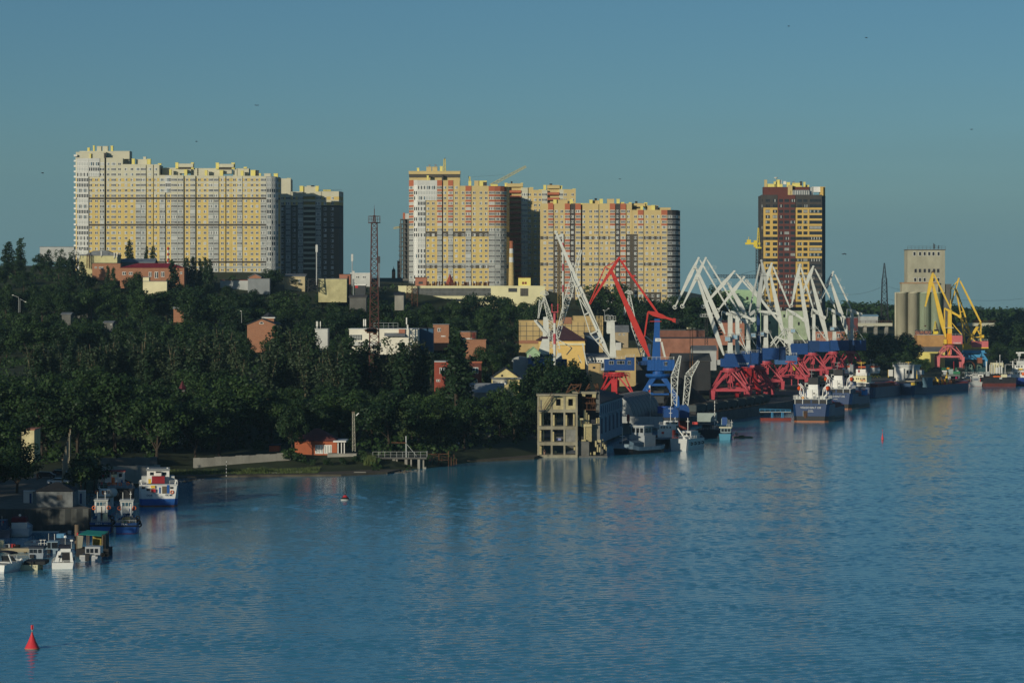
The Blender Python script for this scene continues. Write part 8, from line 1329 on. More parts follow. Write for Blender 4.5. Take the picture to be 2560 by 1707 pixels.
for x in (928, 1040, 1104): a = at('K', x, 0, 756); m.beam((a.x,756,-1),(a.x,756,at('K',0,825,756).z), .2, rust)
m.build('frame', t)
# boat yard: shed, white wall, posts, cars
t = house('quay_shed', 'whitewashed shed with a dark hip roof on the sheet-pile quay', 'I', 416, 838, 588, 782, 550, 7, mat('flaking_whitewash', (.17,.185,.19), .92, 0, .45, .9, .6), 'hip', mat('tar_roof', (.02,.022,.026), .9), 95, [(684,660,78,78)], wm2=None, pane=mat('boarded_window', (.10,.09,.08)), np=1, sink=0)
t = thing('yard_wall', 'low white yard wall with doorways behind the whitewashed shed', 'wall', at('I', 640, 740, 561)); m = MB(); a, b = at('I', 270, 588, 561), at('I', 372, 740, 561); m.box(a.x, b.x, 561, 561.5, 3.6, a.z, offwhite); a, b = at('I', 836, 588, 561), at('I', 985, 740, 561); m.box(a.x, b.x, 561, 561.5, 3.6, a.z, offwhite); m.build('wall_panels', t)
for x0, x1 in ((340,364),(868,892),(922,944)): m = MB(); a, b = at('I', x0, 612, 561), at('I', x1, 735, 561); m.box(a.x, b.x, 560.93, 561.1, 4.1, a.z, darkblue); m.build('door', t)
m = MB(); a, b = at('I', 270, 580, 561), at('I', 985, 588, 561); m.box(a.x, b.x, 560.8, 561.7, b.z, a.z, white); m.build('coping', t)
pp = None
for i in range(8):
    u = i/7; X0, Y0 = -95.5+(-107.7+95.5)*u, 617+91*u; h_ = 5.6
    if i == 0: pp = thing('steel_post', '', 'post', (0,0,0), 0, 'row of tall steel posts by the parked cars', local=True); m = MB(); m.tube((0,0,-1),(0,0,h_), .15, mat('rust_streaked_post', (.32,.28,.20), .85, 0, .45, 1.2), n=8); m.box(-.22,.22,-.15,.15,h_,h_+.12,rust); m.build('pole', pp); o = pp
    else: o = copy_tree(pp)
    o.location = (X0, Y0, 3.9+u*2.2); o['label'] = 'tall rust-streaked steel post, %s of the row beside the white car' % ('nearest','second','third','fourth','fifth','sixth','seventh','farthest')[i]
def car(label, k_, x0, x1, y1, Y, mt, hatch=False, z=4.05, rz=0):
    p, q = at(k_, x0, y1, Y), at(k_, x1, y1, Y); L_ = 4.5; t = thing('parked_car', label, 'car', ((p.x+q.x)/2, Y, z), rz, 'cars parked in the boat yard', local=True); m = MB(); s_ = L_/4.5
    prof = [(-2.25,.35),(2.25,.35),(2.28,.75),(2.1,.95),(1.5,1.0),(.75,1.42),(-.7,1.46),(-1.75,1.02),(-2.2,.95),(-2.28,.6)] if not hatch else [(-2.0,.35),(2.0,.35),(2.05,.8),(1.5,.95),(.8,1.42),(-1.5,1.5),(-2.0,.95),(-2.05,.6)]
    m.prism([(x*s_, zz*s_) for x, zz in prof], -.85, .85, mt); m.build('body', t); m = MB(); m.prism([(1.3,1.02),(.72,1.36),(-.68,1.40),(-1.55,1.04)], -.87, .87, glass); m.build('window', t)
    for x in (-1.4, 1.4):
        for y in (-.82, .82): m = MB(); m.tube((x,y-.12,.33),(x,y+.12,.33), .33, rubber, n=14); w_ = m.build('wheel', t); m = MB(); m.tube((x,y-.14,.33),(x,y+.14,.33), .19, grey, n=10); m.build('rim', w_)
    for y in (-.6, .6): m = MB(); m.box(-2.3, -2.18, y-.18, y+.18, .68, .86, palegrey); m.build('headlight', t)
car('white saloon car parked by the steel posts', 'I', 518, 822, 520, 618, gel('car_white', (.75,.76,.76))); car('dark hatchback parked behind the white car', 'I', 468, 602, 445, 640, gel('car_dark', (.02,.022,.03)), True); car('dark car with a yellow strip, half behind the steel posts', 'I', 632, 770, 430, 646, gel('car_black', (.03,.03,.03)), True)
# people
def person(label, k_, x, yfoot, Y, z, shirt, trousers, pose='stand', face=0.0, h=1.75, skin=(.45,.26,.18), hair=(.03,.02,.015)):
    p = at(k_, x, yfoot, Y); t = thing('person', label, 'person', (p.x, Y, z), face, local=True); s = h/1.75
    sw = {'stand':.0, 'walk':.22}.get(pose, 0); V_ = [(0,0,.95),(0,0,1.18),(0,0,1.42),(0,0,1.52),(0,-.02,1.64),(-.10,0,.92),(-.11,-sw*.6,.5),(-.12,-sw,.06),(-.12,-sw-.14,.03),(.10,0,.92),(.11,sw*.6,.5),(.12,sw,.06),(.12,sw-.14,.03),(-.19,0,1.40),(-.25,sw*.5,1.12),(-.25,sw*.2-.10,.86),(.19,0,1.40),(.25,-sw*.5,1.12),(.25,-sw*.2-.10,.86)]
    E_ = [(0,1),(1,2),(2,3),(3,4),(0,5),(5,6),(6,7),(7,8),(0,9),(9,10),(10,11),(11,12),(2,13),(13,14),(14,15),(2,16),(16,17),(17,18)]; rad = [.13,.13,.14,.055,.10,.085,.06,.045,.04,.085,.06,.045,.04,.055,.043,.034,.055,.043,.034]
    me = bpy.data.meshes.new('body'); me.from_pydata([tuple(c_*s for c_ in v) for v in V_], E_, []); o = bpy.data.objects.new('body', me); C.objects.link(o); md = o.modifiers.new('skin', 'SKIN')
    for i, r in enumerate(rad): me.skin_vertices[0].data[i].radius = (r*s, r*s)
    me.skin_vertices[0].data[0].use_root = True; md2 = o.modifiers.new('sub', 'SUBSURF'); md2.levels = 1; md2.render_levels = 1
    m2 = bpy.data.meshes.new_from_object(o.evaluated_get(bpy.context.evaluated_depsgraph_get())); bpy.data.objects.remove(o); m2.materials.clear()
    for c_ in (mat('skin_%d' % int(skin[0]*100), skin, .6, 0, 0), shirt, trousers, black): m2.materials.append(c_)
    for f in m2.polygons:
        zc = f.center.z/s; xc = abs(f.center.x)/s; f.material_index = 0 if (zc > 1.48 or (xc > .20 and zc < 1.22)) else (1 if zc > .95 else (2 if zc > .10 else 3)); f.use_smooth = True
    b_ = bpy.data.objects.new('body', m2); C.objects.link(b_); b_.parent = t; ORG[b_] = Vector((0,0,0)); m = MB(); m.ball((0,.02*s,1.69*s), .105*s, mat('hair_%d' % int(hair[0]*1000), hair, .8, 0, 0), 8, .8); m.build('hair', b_)
denim = mat('denim', (.03,.06,.12), .9, 0, 0); shirtred = mat('faded_red_cloth', (.45,.08,.07), .9, 0, 0); darkcloth = mat('dark_cloth', (.02,.02,.025), .9, 0, 0); skinc = mat('bare_skin', (.45,.26,.18), .6, 0, 0); palecloth = mat('pale_cloth', (.45,.5,.58), .9, 0, 0)
person('person in a faded red top and blue jeans walking by the ruined jetty', 'K', 822, 948, 752, .62, shirtred, denim, 'walk', .6); person('person in dark clothes standing at the water\u2019s edge under the ruined frame', 'U', 320, 1400, 794.5, .62, darkcloth, skinc, 'stand', -.4); person('person in a pale top on the dark bank right of the river pier', 'K', 1162, 778, 790, land(at('K',1162,0,790).x,790), palecloth, darkcloth, 'stand')
person('person in brown clothes standing left of the dark hatchback', 'I', 430, 462, 632, 4.05, mat('brown_cloth', (.22,.09,.05), .9, 0, 0), mat('brown_cloth', (.22,.09,.05)), 'stand', .3); person('bare-armed person in a dark vest between the dark cars', 'I', 614, 432, 643, 4.05, darkcloth, darkcloth, 'stand', -.5)
# planks on the beach
for i, (x, y, L_, lb) in enumerate(((1345,752,2.2,'weathered plank bench lying on the beach left of the reeds'),(1960,762,3.0,'pale plank raft drawn up on the beach beside the reeds'),(1120,792,2.6,'grey plank lying at the waterline of the beach'))):
    p = at('J', x, y, 722-i*2); t = thing('plank', lb, 'plank', (p.x, 722-i*2, .46)); m = MB(); m.box(p.x-L_/2, p.x+L_/2, 721.5-i*2, 722.5-i*2, .5, .62, concrete); m.box(p.x+L_*.3, p.x+L_*.4, 721.6-i*2, 722.3-i*2, .3, .5, wood); m.build('board', t)
# birds over the river
def bird(label, px, py, Y, span, roll, yaw):
    p = W(px, py, Y); t = thing('bird', label, 'bird', p, yaw, 'dark birds in flight', local=True); m = MB(); bc = mat('bird_dark', (.03,.03,.035), .8, 0, 0)
    m.lathe([(.02,-.32),(.09,-.1),(.10,.08),(.05,.26),(.02,.34)], bc, 0, 0, 8); m.xf(Matrix.Rotation(R(90), 4, 'X')); m.build('body', t)
    for sx in (-1, 1): m = MB(); s_ = span/2; q = [(sx*.05,-.14,0),(sx*.05,.16,0),(sx*s_*.5,.06,.22*roll*s_),(sx*s_,.14,.05*s_*roll),(sx*s_*.55,-.12,.24*roll*s_)]; m.poly([(a,b,c_) for a,b,c_ in q], bc); m.poly([(a,b,c_-.02) for a,b,c_ in q][::-1], bc); m.build('wing', t)
for i, (px, py, Y_, sp, ro, ya, lb) in enumerate(((107,433,700,1.3,1,1.2,'dark bird gliding left of the long white and yellow block'),(2111,634,650,1.5,-1.4,.6,'dark bird flying between the brown tower and the lattice pylon'),(491,354,760,.9,1,2,'tiny dark bird high above the long white and yellow block'),(642,264,700,1.2,1.2,.3,'dark bird high in the sky left of centre'),(2166,95,700,1.0,1,1,'tiny dark bird near the top of the sky at right'),(1972,66,760,.9,1,1,'tiny dark speck of a bird at the top of the sky right of centre'),(2429,324,720,1.0,1,2.2,'tiny dark bird above the yellow cranes'),(1550,448,760,.9,1,.4,'tiny dark bird above the right buff block'))): bird(lb, px, py, Y_, sp, ro, ya)
# ---------------------------------------------------------------- trees and plants
def leaf_mat(name, c1, c2):
    m = bpy.data.materials.new(name); m.use_nodes = True; t = m.node_tree; b = t.nodes['Principled BSDF']; b.inputs['Roughness'].default_value = .6; b.inputs['Specular IOR Level'].default_value = .25
    oi = t.nodes.new('ShaderNodeObjectInfo'); tc = t.nodes.new('ShaderNodeTexCoord'); n = t.nodes.new('ShaderNodeTexNoise'); n.inputs['Scale'].default_value = .45; n.inputs['Detail'].default_value = 4
    ad = t.nodes.new('ShaderNodeMath'); ad.operation = 'MULTIPLY_ADD'; ad.inputs[1].default_value = .55; mx = t.nodes.new('ShaderNodeMix'); mx.data_type = 'RGBA'; mx.inputs['A'].default_value = c1+(1,); mx.inputs['B'].default_value = c2+(1,)
    sb = t.nodes.new('ShaderNodeMath'); sb.operation = 'MULTIPLY_ADD'; sb.inputs[1].default_value = 1.5; sb.inputs[2].default_value = -.52
    t.links.new(tc.outputs['Object'], n.inputs['Vector']); t.links.new(n.outputs['Fac'], sb.inputs[0]); t.links.new(oi.outputs['Random'], ad.inputs[0]); t.links.new(sb.outputs[0], ad.inputs[2]); t.links.new(ad.outputs[0], mx.inputs['Factor']); t.links.new(mx.outputs['Result'], b.inputs['Base Color']); return m
LG = leaf_mat('broad_leaves', (.0045,.019,.0075), (.032,.066,.014)); LP = leaf_mat('poplar_leaves', (.006,.020,.009), (.026,.055,.018)); LW = leaf_mat('willow_leaves', (.04,.07,.022), (.075,.115,.04)); LS = leaf_mat('silver_poplar_leaves', (.018,.038,.018), (.052,.075,.034)); LF = leaf_mat('reed_leaves', (.04,.07,.02), (.10,.13,.04))
bark = mat('bark', (.055,.042,.03), .95, 0, .4, 1.0); barkpale = mat('pale_bark', (.24,.19,.12), .9, 0, .4, 1.2)
def leaves(m, lobes, per, size, mt, r2, droop=0.0, asp=1.0):
    k = m.m(mt)
    for (cx, cy, cz, r, sz) in lobes:
        for _ in range(int(per*r*r)):
            u, v = r2.uniform(-1, 1), r2.uniform(0, 2*math.pi); q = math.sqrt(1-u*u); d = Vector((q*math.cos(v), q*math.sin(v), u)); rr = r*r2.uniform(.55, 1.06)
            p = Vector((cx+d.x*rr, cy+d.y*rr, cz+d.z*rr*sz)); nrm = (d+Vector((r2.gauss(0,.55), r2.gauss(0,.55), r2.gauss(.25,.5)))).normalized(); a = nrm.orthogonal().normalized(); ang = r2.uniform(0, 6.28); a = (a*math.cos(ang)+nrm.cross(a)*math.sin(ang)); b_ = nrm.cross(a)
            if droop: b_ = (b_+Vector((0,0,-droop))).normalized(); 
            s = size*r2.uniform(.6, 1.25); n0 = len(m.v); m.v += [tuple(p-a*s*.5-b_*s*.45*asp), tuple(p+a*s*.5-b_*s*.3*asp), tuple(p+a*s*.35+b_*s*.5*asp), tuple(p-a*s*.4+b_*s*.42*asp)]; m.f.append((n0,n0+1,n0+2,n0+3)); m.mi.append(k)
def trunk_mesh(name, h, r, limbs, bk, r2):
    m = MB(); bend = Vector((r2.uniform(-.4,.4), r2.uniform(-.4,.4), 0)); P = [Vector((0,0,-1.5))+bend*0, Vector((0,0,h*.33))+bend*.4, Vector((0,0,h*.7))+bend]
    m.tube(P[0], P[1], r, bk, r*.75, 7); m.tube(P[1], P[2], r*.75, bk, r*.4, 7)
    for (q, w_) in limbs:
        s0 = P[1].lerp(P[2], r2.uniform(0, .9)); e = Vector(q); md = s0.lerp(e, .5)+Vector((0,0,.4)); m.tube(s0, md, w_, bk, w_*.65, 5); m.tube(md, e, w_*.65, bk, w_*.25, 5)
    return m.mesh(name)
PROTO = {}
def proto_tree(kind, n):
    """unit trees about 16 m tall (columnar ones 20 m)"""
    r2 = random.Random(hash(kind) % 1000+n*17 if False else {'round':11,'tall':23,'poplar':37,'sparse':51,'willow':67,'bush':79,'thin':83}[kind]+n*101)
    m = MB(); lobes = []; limbs = []; bk = bark
    if kind in ('round', 'tall', 'willow', 'thin'):
        rx, rz, cz = {'round':(5.9,6.0,9.2),'tall':(4.6,7.2,9.2),'willow':(5.4,5.6,9.2),'thin':(4.6,5.0,10.4)}[kind]; N = 36 if kind != 'thin' else 15
        for i in range(N):
            u, v = r2.uniform(-.95, 1), r2.uniform(0, 6.28); q = math.sqrt(1-u*u); f = r2.uniform(.45, .95); r = r2.uniform(1.25, 2.3)*(1 if kind != 'thin' else .72)
            lobes.append((rx*f*q*math.cos(v), rx*f*q*math.sin(v), cz+rz*f*u, r, .8 if kind != 'willow' else 1.5))
            if i < 9: limbs.append(((lobes[-1][0]*.9, lobes[-1][1]*.9, lobes[-1][2]), .16))
        if kind not in ('thin',): lobes += [(0,0,cz,2.6,1.0),(0,0,cz+rz*.5,2.2,.9)]
        leaves(m, lobes, 36 if kind != 'thin' else 20, .46, LW if kind == 'willow' else LG, r2, .8 if kind == 'willow' else 0, 1.0 if kind != 'willow' else 1.7); h = cz
    elif kind == 'poplar':
        for i in range(46):
            z = 1.2+18*i/45; w_ = 1.9*min(1, (z+1)/5)*min(1, (20.4-z)/7.5)**.75; a = r2.uniform(0, 6.28); f = r2.uniform(.3,.85); lobes.append((w_*f*math.cos(a), w_*f*math.sin(a), z, r2.uniform(.85,1.25)*(.45+.55*w_/1.9), 1.5))
        leaves(m, lobes, 46, .48, LP, r2); h = 18
    elif kind == 'sparse':
        bk = barkpale; stems = []
        for i in range(6): a = r2.uniform(0, 6.28); s_ = r2.uniform(.6, 2.2); z1 = r2.uniform(14, 20); limbs.append(((s_*math.cos(a), s_*math.sin(a), z1), .11)); stems.append((s_*math.cos(a), s_*math.sin(a), z1))
        for (x, y, z1) in stems:
            for j in range(12): f = r2.uniform(.28, 1.0); lobes.append((x*f+r2.gauss(0,.4), y*f+r2.gauss(0,.4), z1*f, r2.uniform(.5,1.0), 1.9))
        leaves(m, lobes, 62, .40, LS, r2); h = 10
    else:
        for i in range(9): a = r2.uniform(0, 6.28); f = r2.uniform(0, 1.7); lobes.append((f*math.cos(a), f*math.sin(a), r2.uniform(.8,2.6), r2.uniform(.7,1.2), .9)); 
        limbs = [((lobes[i][0], lobes[i][1], lobes[i][2]), .05) for i in range(4)]; leaves(m, lobes, 60, .38, LG, r2); h = 2
    tm = trunk_mesh('trunk', h, {'poplar':.32,'sparse':.26,'bush':.08}.get(kind, .36), limbs, bk, r2)
    return (m.mesh('crown'), tm)
for kd, n in (('round',5),('tall',3),('poplar',3),('sparse',4),('willow',2),('bush',3),('thin',2)): PROTO[kd] = [proto_tree(kd, i) for i in range(n)]
HT = {'round':16.6,'tall':17.2,'poplar':20.2,'sparse':20.4,'willow':16,'bush':3.6,'thin':16.4}; HW = {'round':6.8,'tall':5.6,'poplar':2.4,'sparse':2.8,'willow':6.6,'bush':2.4,'thin':5.4}
NT = [0]; ROOT = {}
def tree(kind, x, y, h, label, group=None, wide=1.0, z=None, name=None, cat='tree'):
    v = rnd.randrange(len(PROTO[kind])); s = h/HT[kind]; cm_, tm = PROTO[kind][v]; z = land(x, y)-.2 if z is None else z
    nm = name or {'poplar':'poplar_tree','sparse':'poplar_tree','willow':'willow_tree','bush':'bush'}.get(kind, 'broadleaf_tree')
    t = thing(nm, label, 'bush' if kind == 'bush' and cat == 'tree' else cat, (x, y, z), rnd.uniform(0, 6.28), group, local=True); t.scale = (s*wide, s*wide, s)
    for me, pn in ((cm_, 'crown'), (tm, 'trunk')):
        o = bpy.data.objects.new(pn, me); C.objects.link(o); o.parent = t
    NT[0] += 1; return t
KEEP += [(186,462,650,1540),(455,706,680,1540),(700,858,690,1600),(1020,1278,716,1540),(1340,1706,738,1540),(1900,2075,790,1770),(1540,1700,905,1132)]
def allowed(px, hw, Y, ytop):
    """lowest row that must stay clear above this tree"""
    lim = -1e9
    for x0, x1, yb, Yk in KEEP:
        if Y < Yk-1 and px+hw > x0 and px-hw < x1: lim = max(lim, yb)
    return lim
def tree_px(kind, px, ytop, Y, label, group=None, wide=1.0, keep=False, **kw):
    x = (px-1280)*Y/F; z0 = land(x, Y)-.2; top = W(px, ytop, Y).z; h = max(3.0, top-z0); return tree(kind, x, Y, h, label, group, wide, **kw)
# trees one can single out
SP = [('poplar',324,597,1425,'tall lone dark poplar standing before the left part of the white block',1.1),('poplar',367,615,1420,'left poplar of the close pair before the white block',1.0),('poplar',383,613,1420,'right poplar of the close pair before the white block',1.05),('poplar',431,648,1335,'broad dark poplar in front of the right end of the red-roofed hall',1.5),
 ('poplar',467,642,1380,'leftmost poplar of the dark clump right of the red-roofed hall',1.25),('poplar',482,640,1384,'tallest poplar of the dark clump right of the red-roofed hall',1.3),('poplar',500,645,1386,'middle poplar of the dark clump right of the red-roofed hall',1.2),('poplar',512,641,1382,'fourth poplar of the dark clump right of the red-roofed hall',1.2),('poplar',524,646,1380,'rightmost poplar of the dark clump right of the red-roofed hall',1.2),
 ('poplar',177,638,1365,'dark poplar left of the antenna building',1.7),('poplar',204,652,1360,'lower dark poplar in front of the antenna building',1.4),('poplar',270,662,1355,'small poplar in front of the brick annex, left one',.9),('poplar',283,666,1352,'small poplar in front of the brick annex, right one',1.0),('poplar',52,593,1450,'spiky dark poplar on the skyline at far left',1.5),('poplar',22,602,1455,'bushy dark poplar on the skyline at the left edge',1.9),('poplar',122,622,1400,'dark poplar on the upper slope left of the antenna building',1.7),
 ('thin',147,611,1420,'thin-crowned tree on the skyline left of the white block',.8),('thin',193,608,1415,'thin-crowned tree in front of the left corner of the white block',.8),('round',683,665,1405,'large round dark tree in front of the shaded apartment block',1.35),('round',352,674,1345,'round tree in front of the red-roofed hall windows',.9),
 ('poplar',1144,822,850,'tall broad dark poplar right of the white office building, leaning over the brick houses',1.55),('round',1330,905,905,'ragged dark tree in front of the lattice cranes, left half of the pair',.9),('tall',1360,868,880,'tallest ragged dark tree in front of the lattice cranes',.8),('round',1432,872,884,'ragged dark tree left of the red portal, above the ruin',.75),('round',1390,900,872,'dark spreading tree directly behind the ruined frame',1.0),
 ('willow',1100,1015,790,'drooping pale willow above the river pier, left one',1.0),('willow',1030,985,800,'drooping pale willow above the river pier, lit at its top',.9),('round',1250,960,850,'broad bright-topped tree left of the ruined frame',1.2),('round',1306,985,850,'tree touching the left side of the ruined frame',.9),
 ('round',730,1000,745,'tree left of the riverside pavilion, in front of the brick shed',.8),('round',1490,705,1455,'big round dark tree behind the red jib, below the right buff block',1.35),('round',1545,700,1460,'tallest dark tree behind the red boom',1.2),('round',1590,728,1455,'dark tree right of the red boom, below the right buff block',1.2),('round',1450,740,1440,'low dark tree left of the red jib',1.1),('round',1640,735,1470,'dark tree under the rounded corner of the right buff block',1.1),
 ('round',1700,722,1480,'round dark tree left of the leftmost white jib',1.1),('round',1745,726,1485,'round dark tree behind the leftmost white jibs',1.1),('tall',1790,702,1500,'tall dark tree between the leftmost white booms and the green mill',1.0),('round',1680,770,1400,'low dark tree above the long brick warehouse',1.2),('round',1740,775,1400,'low dark tree behind the first white booms',1.2),
 ('round',1180,720,1370,'dark tree before the middle of the long cream factory',1.0),('round',1240,722,1375,'largest dark tree overlapping the long cream factory',1.2),('round',1282,742,1370,'dark tree below the banded chimney',1.0),('round',1342,735,1360,'dark tree at the right end of the long cream factory',.9),('round',1130,742,1360,'low dark tree before the left glazing of the long cream factory',.8),
 ('round',2170,815,1530,'dark round tree right of the farthest portal crane, left of its row',1.6),('round',2225,822,1540,'tall dark round tree left of the lettered warehouse',1.6),('round',2265,826,1545,'dark round tree touching the lettered warehouse',1.3),('round',2200,880,1500,'low dark tree behind the white bridge of the third ship',1.6),('round',2262,874,1490,'dark tree behind the barge wheelhouse',1.5),('round',2305,890,1480,'low dark tree left of the pink portal',1.4),('round',2150,845,1520,'dark tree directly right of the farthest blue crane house',1.3),
 ('round',2490,800,1700,'dark tree right of the yellow lattice crane',1.5),('round',2530,786,1720,'tall dark tree near the right picture edge',1.6),('round',2560,795,1700,'dark tree cut by the right picture edge',1.6),('round',2505,850,1660,'low dark tree at the shipyard behind the tanker',1.6),('round',2548,860,1650,'low dark tree behind the white river ship',1.6)]
for kd, px, yt, Y_, lb, wd in SP: tree_px(kd, px, yt, Y_, lb, None, wd)
# pale-stemmed poplars on the middle slope
gl = 'pale-stemmed upright poplars left of the brick gable house'; gr = 'pale-stemmed upright poplars between brick gable house and lattice tower'
for i in range(40):
    px = 85+i*13+rnd.uniform(-6, 6); tree_px(('sparse','poplar','sparse')[i % 3], px, 818+rnd.uniform(-12, 40)+(30 if px < 250 else 0), rnd.uniform(880, 930), 'upright poplar with pale bare stems, left of the brick gable house', gl, rnd.uniform(1.0,1.5))
for i, px in enumerate((668,690,706,722,740,752,764,778,792,806,826,842,858,874,886,902,914,960,985,1005,1030,1052)):
    tree_px(('sparse','poplar','sparse')[i % 3], px, rnd.uniform(800, 828) if px < 790 else rnd.uniform(835, 862), rnd.uniform(878, 925), 'upright poplar with pale bare stems between brick gable house and lattice tower' if px < 930 else 'upright pale-stemmed poplar right of the lattice tower', gr if px < 930 else 'pale-stemmed poplars below the white office', rnd.uniform(1.1,1.7))
# the wood that covers the bank and the hillside
def zone(px, Y):
    row = 'on the riverbank' if Y < 815 else ('on the lower slope' if Y < 985 else ('on the middle slope' if Y < 1200 else 'on the upper slope'))
    col = 'at the far left' if px < 210 else ('under the long white block' if px < 560 else ('around the brick gable house' if px < 800 else ('around the lattice tower' if px < 1010 else 'between the white office and the cranes')))
    if Y < 815: col = 'behind the moored tugs' if px < 330 else ('behind the concrete retaining wall' if px < 740 else ('beside the riverside pavilion' if px < 960 else 'between the river pier and the ruin'))
    return row, col
rows = [(728,34,6),(752,30,7),(785,32,8),(825,33,8),(868,34,8),(915,34,8),(965,34,8),(1015,36,8),(1068,38,8),(1125,38,8),(1182,40,8),(1240,42,8),(1300,44,8),(1360,46,8),(1420,46,8)]
def xr(Y):   # right-hand limit of the wood in picture columns at each distance
    pts = [(720,930),(752,1050),(785,1215),(825,1290),(868,1330),(915,1330),(965,1240),(1015,1240),(1068,1260),(1125,1260),(1182,1250),(1240,1330),(1300,1340),(1360,1330),(1420,1460)]
    for (a, b), (c_, d) in zip(pts, pts[1:]):
        if a <= Y <= c_: return b+(d-b)*(Y-a)/(c_-a)
    return pts[-1][1]
for Y0, stp, _ in rows:
    sp = 10.2*F/Y0; px = -50+rnd.uniform(0, sp)
    while px < xr(Y0):
        Y_ = Y0+rnd.uniform(-16, 16); x = (px-1280)*Y_/F; ppx = px; px += sp*rnd.uniform(.8, 1.25)
        if bank_s(x, Y_) < 4 or (Y_ < 760 and 690 < ppx < 890): continue
        if Y_ < 815 and ppx < 60 and Y_ < 700: continue
        kd = rnd.choice(('round','round','tall','round')); h = rnd.uniform(13.5, 18.5)
        if Y_ < 800: h = rnd.uniform(17, 24) if ppx < 740 else rnd.uniform(13, 19)
        elif Y_ > 1250: h = rnd.uniform(10, 14)
        z0 = land(x, Y_)-.2; ytop = HY+(H-z0-h)*F/Y_; hw = HW[kd]*h/HT[kd]*F/Y_; lim = allowed(ppx, hw*.75, Y_, ytop)
        lim = max(lim, -9 if Y_ > 990 or ppx > 1130 else (900+30*math.sin(ppx*.021)+rnd.uniform(0,30) if ppx < 640 else 935+rnd.uniform(-12,45)))
        if ytop < lim+2: h = H-z0-(lim+2-HY)*Y_/F
        if h < 5.4: continue
        wd = 1.0 if h > 9 else min(1.9, 9/h)
        r_, cl = zone(ppx, Y_); tree(kd, x, Y_, h, 'dark leafy tree %s, %s' % (r_, cl), 'trees of the wood %s, %s' % (r_, cl), wd*rnd.uniform(1.05,1.3))
# trees at the left picture edge, and unseen ones beyond added to shade the quay
for i, (x, y, h) in enumerate(((-103,576,12),(-101,592,13),(-108,606,16),(-113,632,18),(-117,655,18),(-125,600,19),(-135,620,21),(-128,575,18),(-140,540,20),(-128,520,17),(-133,490,20),(-146,470,22),(-140,440,21),(-152,420,23),(-160,390,22),(-155,360,22),(-175,350,23),(-165,500,22),(-150,570,22),(-185,400,23),(-132,516,25),(-140,500,25),(-145,512,25),(-129,470,23))): tree('round', x, y, h, 'big dark tree along the left picture edge, the unseen ones added for shade', 'trees at the edge of the boat yard', 1.2, z=max(2.5, land(x, y)))
m = MB(); r2 = random.Random(3); lob = []
for i in range(2600):
    Y_ = r2.uniform(716, 1440); px = r2.uniform(-60, xr(max(728, Y_))+30); x = (px-1280)*Y_/F
    sb_ = bank_s(x, Y_)
    if sb_ < 2 or (Y_ < 775 and 380 < px < 900): continue
    z = land(x, Y_); r = r2.uniform(1.3, 2.6)*min(1, .3+sb_/12); top = z+r*1.5; yt = HY+(H-top)*F/Y_
    if yt < allowed(px, 8, Y_, yt)+2: continue
    lob.append((x, Y_, z+r*.5, r, .8))
leaves(m, lob, 5.5, .85, LG, r2); tag(m.build('undergrowth', None, flip=False), kind='stuff')
# bushes, reeds and grass at the water
for px, yt, Y_, lb in ((212,1116,640,'bright green bush by the steel posts, left of the tug wheelhouse'),(234,1130,632,'bright leafy bush behind the black-hulled tug'),(203,1150,618,'low bush right of the white car'),(890,1132,742,'bush below the lamp mast beside the pavilion terrace'),(860,1140,738,'low bush in front of the pavilion terrace'),(745,1122,740,'bush left of the pavilion doors'),(720,1112,742,'bush at the right end of the retaining wall'),(905,1120,748,'tall bush between the lamp mast and the reeds'),(780,1148,736,'low bush below the pavilion doors'),(820,1150,736,'low dark bush under the terrace')):
    x = (px-1280)*Y_/F; z0 = land(x, Y_) if Y_ > 700 else 3.9; tree('bush', x, Y_, max(2.2, W(px, yt, Y_).z-z0), lb, None, 1.15, z=z0-.2, cat='bush')
def blades(name, label, cat, cx, cy, rx, ry, n, h, z, mt, kind=None):
    r2 = random.Random(int(cx*10)); m = MB(); k_ = m.m(mt)
    for i in range(n):
        a, f = r2.uniform(0, 6.28), math.sqrt(r2.random()); x, y = cx+rx*f*math.cos(a), cy+ry*f*math.sin(a); hh = h*r2.uniform(.5, 1.15)*(1-.3*f); d = Vector((r2.gauss(0,.18), r2.gauss(0,.18), 1)).normalized()*hh; s_ = r2.uniform(.05,.11); th = r2.uniform(0, 3.14); u = Vector((math.cos(th)*s_, math.sin(th)*s_, 0)); b0 = Vector((x, y, z)); n0 = len(m.v); m.v += [tuple(b0-u), tuple(b0+u), tuple(b0+d*.6+u*.8), tuple(b0+d), tuple(b0+d*.6-u*.8)]; m.f.append((n0,n0+1,n0+2,n0+3,n0+4)); m.mi.append(k_)
    o = m.build(name, None, flip=False); tag(o, label, cat, kind=kind); return o
p = at('J', 2070, 700, 738); blades('reed_clump', 'tall green reed clump at the left end of the river pier', 'reeds', p.x, 738, 1.5, 1.4, 700, 4.2, .2, LF)
p = at('J', 880, 760, 719); blades('reed_clump', 'low yellow-green reed clump on the grassy bank, left one', 'reeds', p.x, 719, 1.2, 1.0, 260, 1.7, .4, LF); p = at('J', 1000, 755, 719); blades('reed_clump', 'low yellow-green reed clump on the grassy bank, right one', 'reeds', p.x, 719, 1.5, 1.0, 320, 1.8, .4, LF)
m = MB(); r2 = random.Random(5); k_ = m.m(LF)
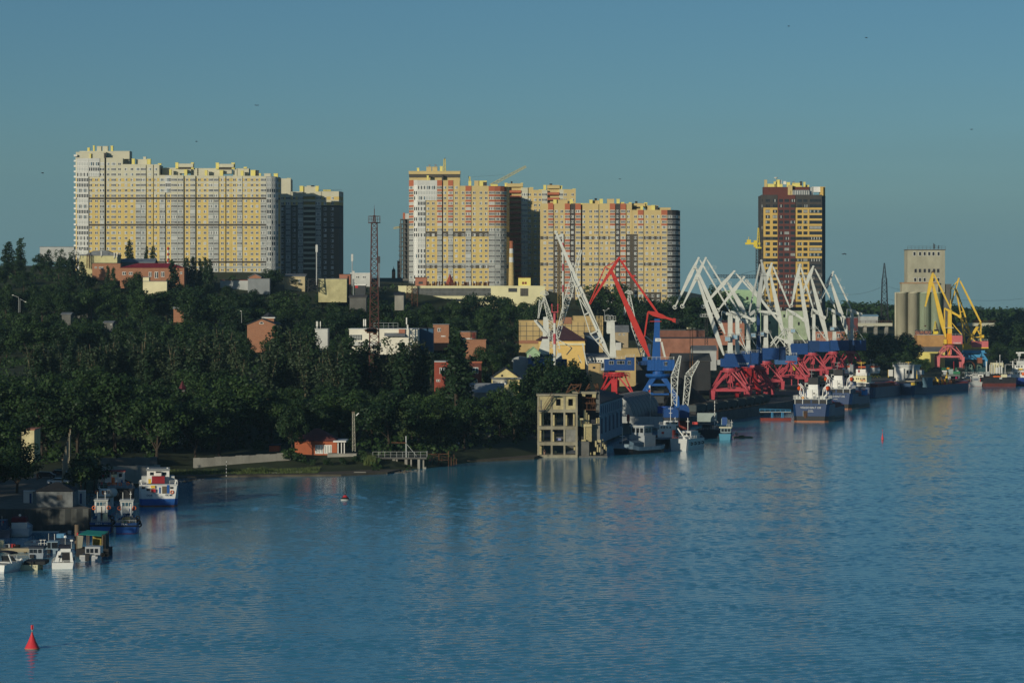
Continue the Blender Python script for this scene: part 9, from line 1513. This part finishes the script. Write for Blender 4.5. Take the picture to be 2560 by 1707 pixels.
for i in range(5200):
    u = r2.random(); x = -86+u*38; y = 712+u*8+r2.uniform(-3, 9); z = max(.4, land(x, y)); hh = r2.uniform(.2,.75); s_ = .06; n0 = len(m.v); th = r2.uniform(0,3.14); ux, uy = math.cos(th)*s_, math.sin(th)*s_; m.v += [(x-ux,y-uy,z-.05),(x+ux,y+uy,z-.05),(x+r2.gauss(0,.15),y+r2.gauss(0,.15),z+hh)]; m.f.append((n0,n0+1,n0+2)); m.mi.append(k_)
tag(m.build('grass', None, flip=False), kind='stuff')
m = MB(); r2 = random.Random(8)
for i in range(900):
    a, b_ = BANK[(j := r2.randrange(7, 16))], BANK[j+1]; u = r2.random(); x, y = a[0]+(b_[0]-a[0])*u+r2.gauss(0,1.6), a[1]+(b_[1]-a[1])*u+r2.gauss(0,1.6); z = max(-.1, land(x, y)); s_ = r2.uniform(.12,.55)
    m.hexa([(x-s_*r2.uniform(.6,1),y-s_,z-.3),(x+s_,y-s_*.8,z-.3),(x+s_*.8,y+s_,z-.3),(x-s_,y+s_*.7,z-.3),(x-s_*.6,y-s_*.6,z+s_*.5),(x+s_*.5,y-s_*.7,z+s_*.7),(x+s_*.6,y+s_*.6,z+s_*.5),(x-s_*.7,y+s_*.5,z+s_*.6)], darkconcrete if i % 3 else sand)
tag(m.build('rubble', None), kind='stuff')
# the far wooded skyline on the right reads as one mass
m = MB(); r2 = random.Random(9); lob = []
for i in range(900):
    px = r2.uniform(1960, 2620); Y_ = r2.uniform(2040, 2750); x = (px-1280)*Y_/F
    if bank_s(x, Y_) < 10: continue
    z = land(x, Y_); top = r2.uniform(7, 12); lob.append((x, Y_, z+top*.45, top*.72, .85))
leaves(m, lob, .75, 2.6, LG, r2); tag(m.build('distant_wood', None, flip=False), kind='stuff')
# ---------------------------------------------------------------- the evening air over the river
mb = MB(); hz = bpy.data.materials.new('river_haze'); hz.use_nodes = True; t = hz.node_tree; t.nodes.remove(t.nodes['Principled BSDF']); pv = t.nodes.new('ShaderNodeVolumePrincipled')
pv.inputs['Color'].default_value = (.45,.75,1.0,1); pv.inputs['Density'].default_value = .00004; pv.inputs['Anisotropy'].default_value = 0.0; t.links.new(pv.outputs['Volume'], t.nodes['Material Output'].inputs['Volume'])
mb.box(-1700, 3200, -320, 4800, -4, 140, hz); tag(mb.build('haze'), kind='stuff')
